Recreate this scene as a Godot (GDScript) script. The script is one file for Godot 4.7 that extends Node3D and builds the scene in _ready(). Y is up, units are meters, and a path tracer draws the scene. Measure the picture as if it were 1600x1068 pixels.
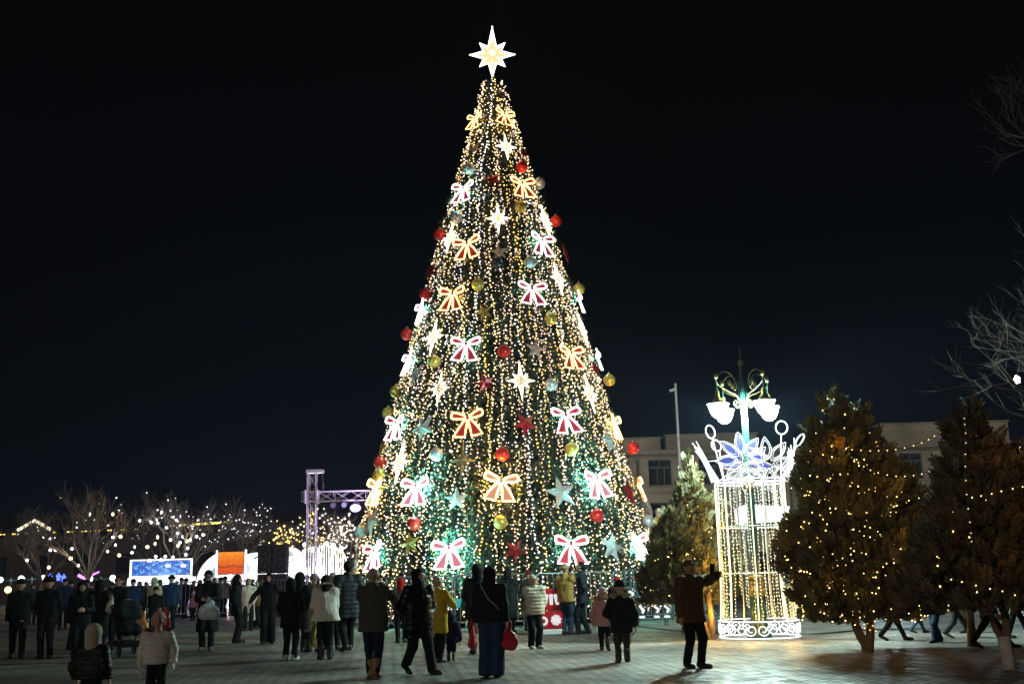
extends Node3D
# A city square at night: a tall lit Christmas tree, a street lamp inside a light column, thujas, market lights and strolling people.

const TREE := Vector3(-0.46, 0.0, -38.0)      # foot of the tall tree's axis
const TREE_TOP := 19.65
const SLOPE := 0.273

var rng := RandomNumberGenerator.new()
var mats := {}
var names := {}
var protos := {}
var unit_rod: CylinderMesh
var cloth_bump: NoiseTexture2D
var grain: NoiseTexture2D

# ------------------------------------------------------------------ mesh builder
class MB:
	var v := PackedVector3Array()
	var n := PackedVector3Array()
	var c := PackedColorArray()
	var i := PackedInt32Array()
	var uv := PackedVector2Array()

	func put(p: Vector3, nn: Vector3) -> int:
		v.append(p)
		n.append(nn)
		return v.size() - 1

	func tri(a: int, b: int, d: int) -> void:   # counter-clockwise seen from outside
		i.append(a)
		i.append(d)
		i.append(b)

	func flat(a: Vector3, b: Vector3, d: Vector3) -> void:
		var nn := (b - a).cross(d - a).normalized()
		tri(put(a, nn), put(b, nn), put(d, nn))

	func quad(a: Vector3, b: Vector3, d: Vector3, e: Vector3) -> void:
		var nn := (b - a).cross(d - a).normalized()
		var k := put(a, nn)
		put(b, nn)
		put(d, nn)
		put(e, nn)
		tri(k, k + 1, k + 2)
		tri(k, k + 2, k + 3)

	func box(xf: Transform3D, s: Vector3) -> void:
		var h := s * 0.5
		for ax in 3:
			for sg in [-1.0, 1.0]:
				var w := Vector3.ZERO
				w[ax] = sg * h[ax]
				var p := Vector3.ZERO
				p[(ax + 1) % 3] = h[(ax + 1) % 3]
				var q := Vector3.ZERO
				q[(ax + 2) % 3] = h[(ax + 2) % 3] * sg
				quad(xf * (w - p - q), xf * (w + p - q), xf * (w + p + q), xf * (w - p + q))

	func bevel_box(xf: Transform3D, s: Vector3, b: float) -> void:   # a box with chamfered vertical and horizontal edges
		var h := s * 0.5
		var faces := []
		for ax in 3:
			for sg in [-1.0, 1.0]:
				var w := Vector3.ZERO
				w[ax] = sg * h[ax]
				var p := Vector3.ZERO
				p[(ax + 1) % 3] = h[(ax + 1) % 3] - b
				var q := Vector3.ZERO
				q[(ax + 2) % 3] = (h[(ax + 2) % 3] - b) * sg
				quad(xf * (w - p - q), xf * (w + p - q), xf * (w + p + q), xf * (w - p + q))
		for ax in 3:
			for s1 in [-1.0, 1.0]:
				for s2 in [-1.0, 1.0]:
					var a1 := (ax + 1) % 3
					var a2 := (ax + 2) % 3
					var p := Vector3.ZERO
					p[a1] = s1 * h[a1]
					p[a2] = s2 * (h[a2] - b)
					var q := Vector3.ZERO
					q[a1] = s1 * (h[a1] - b)
					q[a2] = s2 * h[a2]
					var e := Vector3.ZERO
					e[ax] = (h[ax] - b) * s1 * s2
					quad(xf * (p - e), xf * (q - e), xf * (q + e), xf * (p + e))
		for sx in [-1.0, 1.0]:
			for sy in [-1.0, 1.0]:
				for sz in [-1.0, 1.0]:
					var p1 := Vector3(sx * h.x, sy * (h.y - b), sz * (h.z - b))
					var p2 := Vector3(sx * (h.x - b), sy * h.y, sz * (h.z - b))
					var p3 := Vector3(sx * (h.x - b), sy * (h.y - b), sz * h.z)
					if sx * sy * sz > 0:
						flat(xf * p1, xf * p2, xf * p3)
					else:
						flat(xf * p1, xf * p3, xf * p2)

	func tube(pts: PackedVector3Array, r0: float, r1: float, sides: int, closed := false) -> void:
		var m := pts.size()
		if m < 2:
			return
		var t0 := (pts[1] - pts[0]).normalized()
		var u := t0.cross(Vector3.UP if absf(t0.y) < 0.9 else Vector3.RIGHT).normalized()
		var start := v.size()
		for k in m:
			var t: Vector3
			if closed:
				t = (pts[(k + 1) % m] - pts[(k + m - 1) % m]).normalized()
			else:
				t = (pts[mini(k + 1, m - 1)] - pts[maxi(k - 1, 0)]).normalized()
			u = (u - t * u.dot(t)).normalized()
			var w := t.cross(u)
			var r := lerpf(r0, r1, float(k) / (m - 1))
			for j in sides:
				var a := TAU * j / sides
				var o := u * cos(a) + w * sin(a)
				put(pts[k] + o * r, o)
		var last := m if closed else m - 1
		for k in last:
			for j in sides:
				var a := start + k * sides + j
				var b := start + k * sides + (j + 1) % sides
				var d := start + ((k + 1) % m) * sides + (j + 1) % sides
				var e := start + ((k + 1) % m) * sides + j
				tri(a, b, d)
				tri(a, d, e)
		if not closed and sides > 3:
			var ca := put(pts[0], (pts[0] - pts[1]).normalized())
			var cb := put(pts[m - 1], (pts[m - 1] - pts[m - 2]).normalized())
			for j in sides:
				tri(ca, start + (j + 1) % sides, start + j)
				tri(cb, start + (m - 1) * sides + j, start + (m - 1) * sides + (j + 1) % sides)

	func lathe(prof: PackedVector2Array, seg: int, xf := Transform3D(), arc := TAU) -> void:
		var start := v.size()
		var m := prof.size()
		for k in m:
			var d := prof[mini(k + 1, m - 1)] - prof[maxi(k - 1, 0)]
			var nn := Vector2(d.y, -d.x).normalized()
			for j in seg + 1:
				var a := arc * j / seg
				put(xf * Vector3(prof[k].x * cos(a), prof[k].y, -prof[k].x * sin(a)), (xf.basis * Vector3(nn.x * cos(a), nn.y, -nn.x * sin(a))).normalized())
		for k in m - 1:
			for j in seg:
				var a := start + k * (seg + 1) + j
				tri(a, a + 1, a + seg + 2)
				tri(a, a + seg + 2, a + seg + 1)

	func prism(poly: PackedVector2Array, z0: float, z1: float, xf := Transform3D()) -> void:
		var p := poly.duplicate()
		if Geometry2D.is_polygon_clockwise(p):
			p.reverse()
		var ids := Geometry2D.triangulate_polygon(p)
		for k in range(0, ids.size(), 3):
			var a := p[ids[k]]
			var b := p[ids[k + 1]]
			var d := p[ids[k + 2]]
			if (b - a).cross(d - a) < 0:
				var tmp := b
				b = d
				d = tmp
			flat(xf * Vector3(a.x, a.y, z1), xf * Vector3(b.x, b.y, z1), xf * Vector3(d.x, d.y, z1))
			flat(xf * Vector3(a.x, a.y, z0), xf * Vector3(d.x, d.y, z0), xf * Vector3(b.x, b.y, z0))
		for k in p.size():
			var a := p[k]
			var b := p[(k + 1) % p.size()]
			quad(xf * Vector3(a.x, a.y, z0), xf * Vector3(b.x, b.y, z0), xf * Vector3(b.x, b.y, z1), xf * Vector3(a.x, a.y, z1))

	func ball(p: Vector3, r: float, seg := 10, rings := 6, sq := Vector3.ONE) -> void:
		var start := v.size()
		for k in rings + 1:
			var b := PI * k / rings - PI / 2
			for j in seg + 1:
				var a := TAU * j / seg
				var o := Vector3(cos(b) * cos(a), sin(b), -cos(b) * sin(a))
				put(p + o * r * sq, (o / sq).normalized())
		for k in rings:
			for j in seg:
				var a := start + k * (seg + 1) + j
				tri(a, a + 1, a + seg + 2)
				tri(a, a + seg + 2, a + seg + 1)

	func join(o: MB, xf: Transform3D, col = null) -> void:
		var at := v.size()
		var nb := xf.basis.inverse().transposed()
		var flip := xf.basis.determinant() < 0
		while c.size() < at:
			c.append(Color.WHITE)
		for k in o.v.size():
			v.append(xf * o.v[k])
			n.append((nb * o.n[k]).normalized())
			c.append(col * o.c[k] if col != null and o.c.size() > k else (col if col != null else (o.c[k] if o.c.size() > k else Color.WHITE)))
		for k in range(0, o.i.size(), 3):
			i.append(at + o.i[k])
			i.append(at + o.i[k + (2 if flip else 1)])
			i.append(at + o.i[k + (1 if flip else 2)])

	func mesh() -> ArrayMesh:
		var a := []
		a.resize(Mesh.ARRAY_MAX)
		a[Mesh.ARRAY_VERTEX] = v
		a[Mesh.ARRAY_NORMAL] = n
		a[Mesh.ARRAY_INDEX] = i
		if c.size() == v.size():
			a[Mesh.ARRAY_COLOR] = c
		if uv.size() == v.size():
			a[Mesh.ARRAY_TEX_UV] = uv
		var m := ArrayMesh.new()
		m.add_surface_from_arrays(Mesh.PRIMITIVE_TRIANGLES, a)
		return m

# ------------------------------------------------------------------ distance field meshed by surface nets
class Field:
	var o: Vector3
	var s: float
	var nx: int
	var ny: int
	var nz: int
	var g := PackedFloat32Array()

	func _init(lo: Vector3, hi: Vector3, cell: float) -> void:
		o = lo
		s = cell
		nx = int((hi.x - lo.x) / cell) + 2
		ny = int((hi.y - lo.y) / cell) + 2
		nz = int((hi.z - lo.z) / cell) + 2
		g.resize(nx * ny * nz)
		g.fill(9.0)

	func cap(a: Vector3, b: Vector3, ra: float, rb: float, k: float, fz := 1.0, cut := false) -> void:   # a tapered capsule, flattened along z by fz; cut takes it away
		var m := maxf(ra, rb) + k + 2.2 * s
		var lo := (a.min(b) - Vector3(m, m, m) - o) / s
		var hi := (a.max(b) + Vector3(m, m, m) - o) / s
		var x0 := clampi(int(lo.x), 0, nx - 1)
		var x1 := clampi(int(hi.x) + 1, 0, nx - 1)
		var y0 := clampi(int(lo.y), 0, ny - 1)
		var y1 := clampi(int(hi.y) + 1, 0, ny - 1)
		var z0 := clampi(int(lo.z), 0, nz - 1)
		var z1 := clampi(int(hi.z) + 1, 0, nz - 1)
		var f := 1.0 / fz
		var a2 := Vector3(a.x, a.y, a.z * f)
		var ba := Vector3(b.x, b.y, b.z * f) - a2
		var inv := 1.0 / maxf(ba.length_squared(), 1e-9)
		var dr := rb - ra
		var ik := 1.0 / k
		for z in range(z0, z1 + 1):
			var pz := (o.z + z * s) * f - a2.z
			for y in range(y0, y1 + 1):
				var py := o.y + y * s - a2.y
				var at := (z * ny + y) * nx
				for x in range(x0, x1 + 1):
					var p := Vector3(o.x + x * s - a2.x, py, pz)
					var t := clampf(p.dot(ba) * inv, 0.0, 1.0)
					var d := (p - ba * t).length() - ra - dr * t
					d *= 0.5 + 0.5 * fz
					var w := g[at + x]
					if cut:
						d = -d
						var h2 := maxf(k - absf(d - w), 0.0) * ik
						g[at + x] = maxf(d, w) + h2 * h2 * k * 0.25
					else:
						var h := maxf(k - absf(d - w), 0.0) * ik
						g[at + x] = minf(d, w) - h * h * k * 0.25

	func below(y: float) -> void:   # takes away what lies below y
		for z in nz:
			for j in ny:
				var d := y - (o.y + j * s)
				if d < -2.0 * s:
					break
				var at := (z * ny + j) * nx
				for x in nx:
					if g[at + x] < d:
						g[at + x] = d

	func above(y: float) -> void:
		for z in nz:
			for j in range(ny - 1, -1, -1):
				var d := o.y + j * s - y
				if d < -2.0 * s:
					break
				var at := (z * ny + j) * nx
				for x in nx:
					if g[at + x] < d:
						g[at + x] = d

	func folds(n: FastNoiseLite, amp: float, squeeze: Vector3) -> void:   # creases and drape of cloth
		for z in nz:
			for j in ny:
				var at := (z * ny + j) * nx
				for x in nx:
					if absf(g[at + x]) < 2.0 * s:
						g[at + x] -= amp * n.get_noise_3d((o.x + x * s) * squeeze.x, (o.y + j * s) * squeeze.y, (o.z + z * s) * squeeze.z)

	func quilt(period: float, amp: float) -> void:   # the stitched chambers of a padded coat
		for j in ny:
			var d := amp * (absf(sin(PI * (o.y + j * s) / period)) - 0.5)
			for z in nz:
				var at := (z * ny + j) * nx
				for x in nx:
					g[at + x] -= d

	func net(mb: MB) -> MB:
		var ids := PackedInt32Array()
		ids.resize(nx * ny * nz)
		ids.fill(-1)
		var far := 2.0 * s
		var sy := nx
		var sz := nx * ny
		var cx := [0, 1, 0, 1, 0, 1, 0, 1]
		var ea := [0, 2, 4, 6, 0, 1, 4, 5, 0, 1, 2, 3]
		var eb := [1, 3, 5, 7, 2, 3, 6, 7, 4, 5, 6, 7]
		var q := PackedFloat32Array()
		q.resize(8)
		for z in nz - 1:
			for y in ny - 1:
				var at := (z * ny + y) * nx
				for x in nx - 1:
					var k := at + x
					var g0 := g[k]
					if g0 > far or g0 < -far:
						continue
					q[0] = g0
					q[1] = g[k + 1]
					q[2] = g[k + sy]
					q[3] = g[k + sy + 1]
					q[4] = g[k + sz]
					q[5] = g[k + sz + 1]
					q[6] = g[k + sz + sy]
					q[7] = g[k + sz + sy + 1]
					var ins := 0
					for e in 8:
						if q[e] < 0.0:
							ins += 1
					if ins == 0 or ins == 8:
						continue
					var sum := Vector3.ZERO
					var cnt := 0
					for e in 12:
						var ia: int = ea[e]
						var ib: int = eb[e]
						var va := q[ia]
						var vb := q[ib]
						if (va < 0.0) != (vb < 0.0):
							var t := va / (va - vb)
							var pa := Vector3(ia & 1, (ia >> 1) & 1, ia >> 2)
							var pb := Vector3(ib & 1, (ib >> 1) & 1, ib >> 2)
							sum += pa.lerp(pb, t)
							cnt += 1
					sum /= cnt
					var nn := Vector3(q[1] + q[3] + q[5] + q[7] - q[0] - q[2] - q[4] - q[6], q[2] + q[3] + q[6] + q[7] - q[0] - q[1] - q[4] - q[5], q[4] + q[5] + q[6] + q[7] - q[0] - q[1] - q[2] - q[3])
					ids[k] = mb.put(o + (Vector3(x, y, z) + sum) * s, nn.normalized())
		for z in range(1, nz - 1):
			for y in range(1, ny - 1):
				var at := (z * ny + y) * nx
				for x in range(1, nx - 1):
					var k := at + x
					if ids[k] < 0:
						continue
					var a := g[k] < 0.0
					if a != (g[k + 1] < 0.0):
						face(mb, a, ids[k - sy - sz], ids[k - sz], ids[k], ids[k - sy])
					if a != (g[k + sy] < 0.0):
						face(mb, a, ids[k - sz - 1], ids[k - 1], ids[k], ids[k - sz])
					if a != (g[k + sz] < 0.0):
						face(mb, a, ids[k - 1 - sy], ids[k - sy], ids[k], ids[k - 1])
		return mb

	func face(mb: MB, out: bool, a: int, b: int, d: int, e: int) -> void:
		if a < 0 or b < 0 or d < 0 or e < 0:
			return
		if out:
			mb.tri(a, b, d)
			mb.tri(a, d, e)
		else:
			mb.tri(a, d, b)
			mb.tri(a, e, d)

# ------------------------------------------------------------------ materials
func lin(r: float, g: float, b: float) -> Color:
	return Color(r, g, b).linear_to_srgb()

func paint(c: Color, rough := 0.7, metal := 0.0, bump := "") -> StandardMaterial3D:   # c is a linear base colour
	var key := "%s %s %s %s" % [c, rough, metal, bump]
	if not mats.has(key):
		var m := StandardMaterial3D.new()
		m.albedo_color = c.linear_to_srgb()
		m.roughness = rough
		m.metallic = metal
		if bump == "cloth":
			m.heightmap_enabled = true
			m.heightmap_texture = cloth_bump
			m.heightmap_scale = 0.8
			m.uv1_triplanar = true
			m.uv1_scale = Vector3.ONE * 3.0
			m.metallic_specular = 0.32
		elif bump == "tint":
			m.albedo_texture = grain_tint
			m.uv1_triplanar = true
			m.uv1_scale = Vector3.ONE * 0.12
		elif bump == "grain":
			m.heightmap_enabled = true
			m.heightmap_texture = grain
			m.heightmap_scale = 0.7
			m.uv1_triplanar = true
			m.uv1_scale = Vector3.ONE * 1.5
			m.albedo_texture = grain_tint
			m.uv1_triplanar_sharpness = 2.0
		mats[key] = m
	return mats[key]

var grain_tint: NoiseTexture2D

func glow(c: Color, e: float) -> StandardMaterial3D:   # something that gives off light; c is linear
	var key := "glow %s %s" % [c, e]
	if not mats.has(key):
		var m := StandardMaterial3D.new()
		m.albedo_color = Color(0.25, 0.25, 0.25)
		m.emission_enabled = true
		m.emission = c.linear_to_srgb()
		m.emission_energy_multiplier = e
		m.roughness = 0.4
		mats[key] = m
	return mats[key]

func vertex_paint(rough: float) -> StandardMaterial3D:
	var key := "vertex %s" % rough
	if not mats.has(key):
		var m := StandardMaterial3D.new()
		m.vertex_color_use_as_albedo = true
		m.roughness = rough
		mats[key] = m
	return mats[key]

func noise_tex(freq: float, seed_: int, size := 256, octaves := 4, ramp: Gradient = null) -> NoiseTexture2D:
	var n := FastNoiseLite.new()
	n.noise_type = FastNoiseLite.TYPE_SIMPLEX_SMOOTH
	n.seed = seed_
	n.frequency = freq
	n.fractal_octaves = octaves
	var t := NoiseTexture2D.new()
	t.width = size
	t.height = size
	t.seamless = true
	t.noise = n
	if ramp:
		t.color_ramp = ramp
	return t

# ------------------------------------------------------------------ things and parts
func numbered(nm: String) -> String:
	names[nm] = names.get(nm, -1) + 1
	return nm if names[nm] == 0 else "%s_%03d" % [nm, names[nm]]

func thing(nm: String, label: String, category: String, at := Vector3.ZERO, turn := 0.0, group := "") -> Node3D:
	var t := Node3D.new()
	t.name = numbered(nm)
	add_child(t)
	t.position = at
	t.rotation.y = turn
	return tag(t, label, category, group)

func tag(t: Node3D, label: String, category: String, group := "") -> Node3D:
	t.set_meta("label", label)
	t.set_meta("category", category)
	if group:
		t.set_meta("group", group)
	return t

func part(parent: Node, nm: String, m: Mesh, mat: Material, xf := Transform3D(), kind := "") -> MeshInstance3D:
	var p := MeshInstance3D.new()
	p.name = nm if parent != self else numbered(nm)
	p.mesh = m
	p.material_override = mat
	p.transform = xf
	if kind:
		p.set_meta("kind", kind)
	parent.add_child(p, true)
	return p

func rod(parent: Node, nm: String, a: Vector3, b: Vector3, r: float, mat: Material) -> MeshInstance3D:   # a straight bar between two points
	var d := b - a
	var y := d.normalized()
	var x := y.cross(Vector3.FORWARD if absf(y.z) < 0.9 else Vector3.RIGHT).normalized()
	var bs := Basis(x * r, d, x.cross(y) * r)
	return part(parent, nm, unit_rod, mat, Transform3D(bs, (a + b) * 0.5))

func copy(t: Node3D, at: Vector3, turn: float, label: String, group := "", base := "") -> Node3D:
	var r: Node3D = t.duplicate()
	r.name = numbered(base if base else str(t.name).rstrip("0123456789_"))
	add_child(r)
	r.position = at
	r.rotation.y = turn
	r.set_meta("label", label)
	if group:
		r.set_meta("group", group)
	return r

func many(parent: Node, nm: String, m: Mesh, mat: Material, xfs: Array, cols: Array = []) -> MultiMeshInstance3D:   # more than one could count
	var mm := MultiMesh.new()
	mm.transform_format = MultiMesh.TRANSFORM_3D
	mm.use_colors = not cols.is_empty()
	mm.mesh = m
	mm.instance_count = xfs.size()
	for k in xfs.size():
		mm.set_instance_transform(k, xfs[k])
		if not cols.is_empty():
			mm.set_instance_color(k, cols[k])
	var p := MultiMeshInstance3D.new()
	p.name = nm if parent != self else numbered(nm)
	p.multimesh = mm
	p.material_override = mat
	p.set_meta("kind", "stuff")
	parent.add_child(p, true)
	return p

func omni(parent: Node, at: Vector3, c: Color, e: float, size := 0.1) -> OmniLight3D:
	var l := OmniLight3D.new()
	l.name = "lamp_light"
	l.light_color = c
	l.light_energy = e
	l.light_size = size
	l.omni_range = 40.0
	l.omni_attenuation = 2.0
	l.shadow_enabled = true
	l.position = at
	parent.add_child(l, true)
	return l

func arc(c: Vector3, u: Vector3, w: Vector3, a0: float, a1: float, k: int) -> PackedVector3Array:
	var p := PackedVector3Array()
	for j in k + 1:
		var a := lerpf(a0, a1, float(j) / k)
		p.append(c + u * cos(a) + w * sin(a))
	return p

func smooth_path(pts: Array, k: int, closed := false) -> PackedVector3Array:   # Catmull-Rom through the points
	var p := PackedVector3Array()
	var m := pts.size()
	var last := m if closed else m - 1
	for a in last:
		var p0: Vector3 = pts[(a + m - 1) % m] if closed else pts[maxi(a - 1, 0)]
		var p1: Vector3 = pts[a]
		var p2: Vector3 = pts[(a + 1) % m]
		var p3: Vector3 = pts[(a + 2) % m] if closed else pts[mini(a + 2, m - 1)]
		for j in k:
			p.append(p1.cubic_interpolate(p2, p0, p3, float(j) / k))
	if not closed:
		p.append(pts[m - 1])
	return p

func bulb_mesh(r: float) -> ArrayMesh:   # a small eight-sided bead
	var mb := MB.new()
	mb.ball(Vector3.ZERO, r, 4, 2)
	return mb.mesh()

func _ready() -> void:
	rng.seed = 20240101
	# ---- camera
	var cam := Camera3D.new()
	cam.name = "camera"
	cam.fov = 34.87
	cam.near = 0.1
	cam.far = 900.0
	cam.transform = Transform3D(Basis(Vector3.RIGHT, deg_to_rad(11.95)) * Basis(Vector3.BACK, deg_to_rad(-1.5)), Vector3(0, 1.55, 0))
	add_child(cam)
	cam.current = true
	# ---- night sky, exposure, thin winter air
	var sky_m := ProceduralSkyMaterial.new()
	sky_m.sky_top_color = Color(0.012, 0.012, 0.014)
	sky_m.sky_horizon_color = Color(0.030, 0.036, 0.062)
	sky_m.sky_curve = 0.07
	sky_m.ground_bottom_color = Color(0.02, 0.02, 0.025)
	sky_m.ground_horizon_color = Color(0.05, 0.055, 0.08)
	sky_m.sun_angle_max = 1.0
	var sky := Sky.new()
	sky.sky_material = sky_m
	var env := Environment.new()
	env.background_mode = Environment.BG_SKY
	env.sky = sky
	env.tonemap_mode = Environment.TONE_MAPPER_LINEAR
	env.tonemap_exposure = 1.0
	env.sdfgi_enabled = true
	env.ssao_enabled = true
	env.ssil_enabled = true
	env.fog_enabled = true
	env.fog_density = 0.00035
	env.fog_light_color = Color(0.74, 0.82, 1.0)
	# ---- the square's far floodlights behind the camera, as one low even light
	var sun := DirectionalLight3D.new()
	sun.name = "far_floodlight"
	sun.light_color = Color(1.0, 0.95, 0.88)
	sun.light_energy = 0.11
	sun.light_angular_distance = 3.0
	sun.shadow_enabled = true
	sun.rotation = Vector3(deg_to_rad(-15), deg_to_rad(-32), 0)
	add_child(sun)
	var we := WorldEnvironment.new()
	we.name = "environment"
	we.environment = env
	add_child(we)
	# ---- shared shapes and grain
	unit_rod = CylinderMesh.new()
	unit_rod.top_radius = 1.0
	unit_rod.bottom_radius = 1.0
	unit_rod.height = 1.0
	unit_rod.radial_segments = 8
	unit_rod.rings = 1
	cloth_bump = noise_tex(0.03, 3)
	grain = noise_tex(0.02, 5)
	var gr := Gradient.new()
	gr.set_color(0, Color(0.78, 0.77, 0.75))
	gr.set_color(1, Color(1, 1, 1))
	grain_tint = noise_tex(0.012, 8, 256, 5, gr)
	# ---- the place, then its things
	build_ground()
	build_building()
	build_far_building()
	build_christmas_tree()
	build_ornaments()
	build_street_lamps()
	build_light_column()
	build_thujas()
	build_bare_trees()
	build_market()
	build_truss()
	build_barriers()
	build_people()
	build_small_things()

# ------------------------------------------------------------------ ground
func build_ground() -> void:
	# block paving: small stones in a broken bond, laid askew to the square; height and tone of each stone differ
	var n := 512
	var hi := Image.create(n, n, false, Image.FORMAT_RGB8)
	var al := Image.create(n, n, false, Image.FORMAT_RGB8)
	var fine := FastNoiseLite.new()
	fine.seed = 4
	fine.frequency = 0.09
	var bw := 64
	var bh := 32
	var tone := []
	for k in 16 * 8:
		tone.append(rng.randf())
	for y in n:
		var row := y / bh
		var fy := y % bh
		for x in n:
			var xs := (x + (row % 2) * 32) % n
			var col := xs / bw
			var fx := xs % bw
			var edge := mini(mini(fx, bw - 1 - fx), mini(fy, bh - 1 - fy))
			var t: float = tone[row * 8 + col]
			var f := fine.get_noise_2d(x, y)
			var h := clampf(edge / 4.0, 0.0, 1.0) * (0.72 + 0.12 * t) + 0.07 * f
			hi.set_pixel(x, y, Color(h, h, h))
			var a := (0.82 + 0.18 * t + 0.10 * f) * (1.0 if edge > 1 else 0.40)
			al.set_pixel(x, y, Color(a, a * 0.985, a * 0.955))
	var m := StandardMaterial3D.new()
	m.albedo_color = Color(0.74, 0.715, 0.69)
	m.albedo_texture = ImageTexture.create_from_image(al)
	m.heightmap_enabled = true
	m.heightmap_texture = ImageTexture.create_from_image(hi)
	m.heightmap_scale = 3.0
	m.roughness = 0.85
	var rgr := Gradient.new()
	rgr.set_color(0, Color(0.45, 0.45, 0.45))
	rgr.set_color(1, Color(1, 1, 1))
	m.roughness_texture = noise_tex(0.02, 33, 256, 4, rgr)
	var gr := Gradient.new()
	gr.set_color(0, Color(0.40, 0.385, 0.365))
	gr.set_color(1, Color(1, 1, 1))
	m.detail_enabled = true
	m.detail_albedo = noise_tex(0.011, 21, 512, 6, gr)
	m.detail_blend_mode = BaseMaterial3D.BLEND_MODE_MUL
	m.detail_uv_layer = BaseMaterial3D.DETAIL_UV_2
	var mb := MB.new()
	var uv2 := PackedVector2Array()
	var far := 420.0
	var turn := Transform2D(0.9, Vector2.ZERO)
	for c in [Vector2(-far, 40), Vector2(far, 40), Vector2(far, -far), Vector2(-far, -far)]:
		mb.put(Vector3(c.x, 0, c.y), Vector3.UP)
		mb.uv.append(turn * c / 2.3)
		uv2.append(c / 23.0)
	mb.tri(0, 1, 2)
	mb.tri(0, 2, 3)
	var am := mb.mesh()
	var arr := am.surface_get_arrays(0)
	arr[Mesh.ARRAY_TEX_UV2] = uv2
	var am2 := ArrayMesh.new()
	am2.add_surface_from_arrays(Mesh.PRIMITIVE_TRIANGLES, arr)
	part(self, "ground", am2, m, Transform3D(), "structure")

# ------------------------------------------------------------------ the tall tree
func cone_r(h: float) -> float:
	return 0.3 + SLOPE * (TREE_TOP - h)

func on_tree(phi: float, h: float, out: float) -> Transform3D:   # x across, y up the slope, z away from the tree
	var a := deg_to_rad(phi)
	var al := atan(SLOPE)
	var nn := Vector3(sin(a) * cos(al), sin(al), cos(a) * cos(al))
	var x := Vector3(cos(a), 0, -sin(a))
	var r := cone_r(h) + out
	return Transform3D(Basis(x, nn.cross(x), nn), TREE + Vector3(sin(a) * r, h, cos(a) * r))

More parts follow.
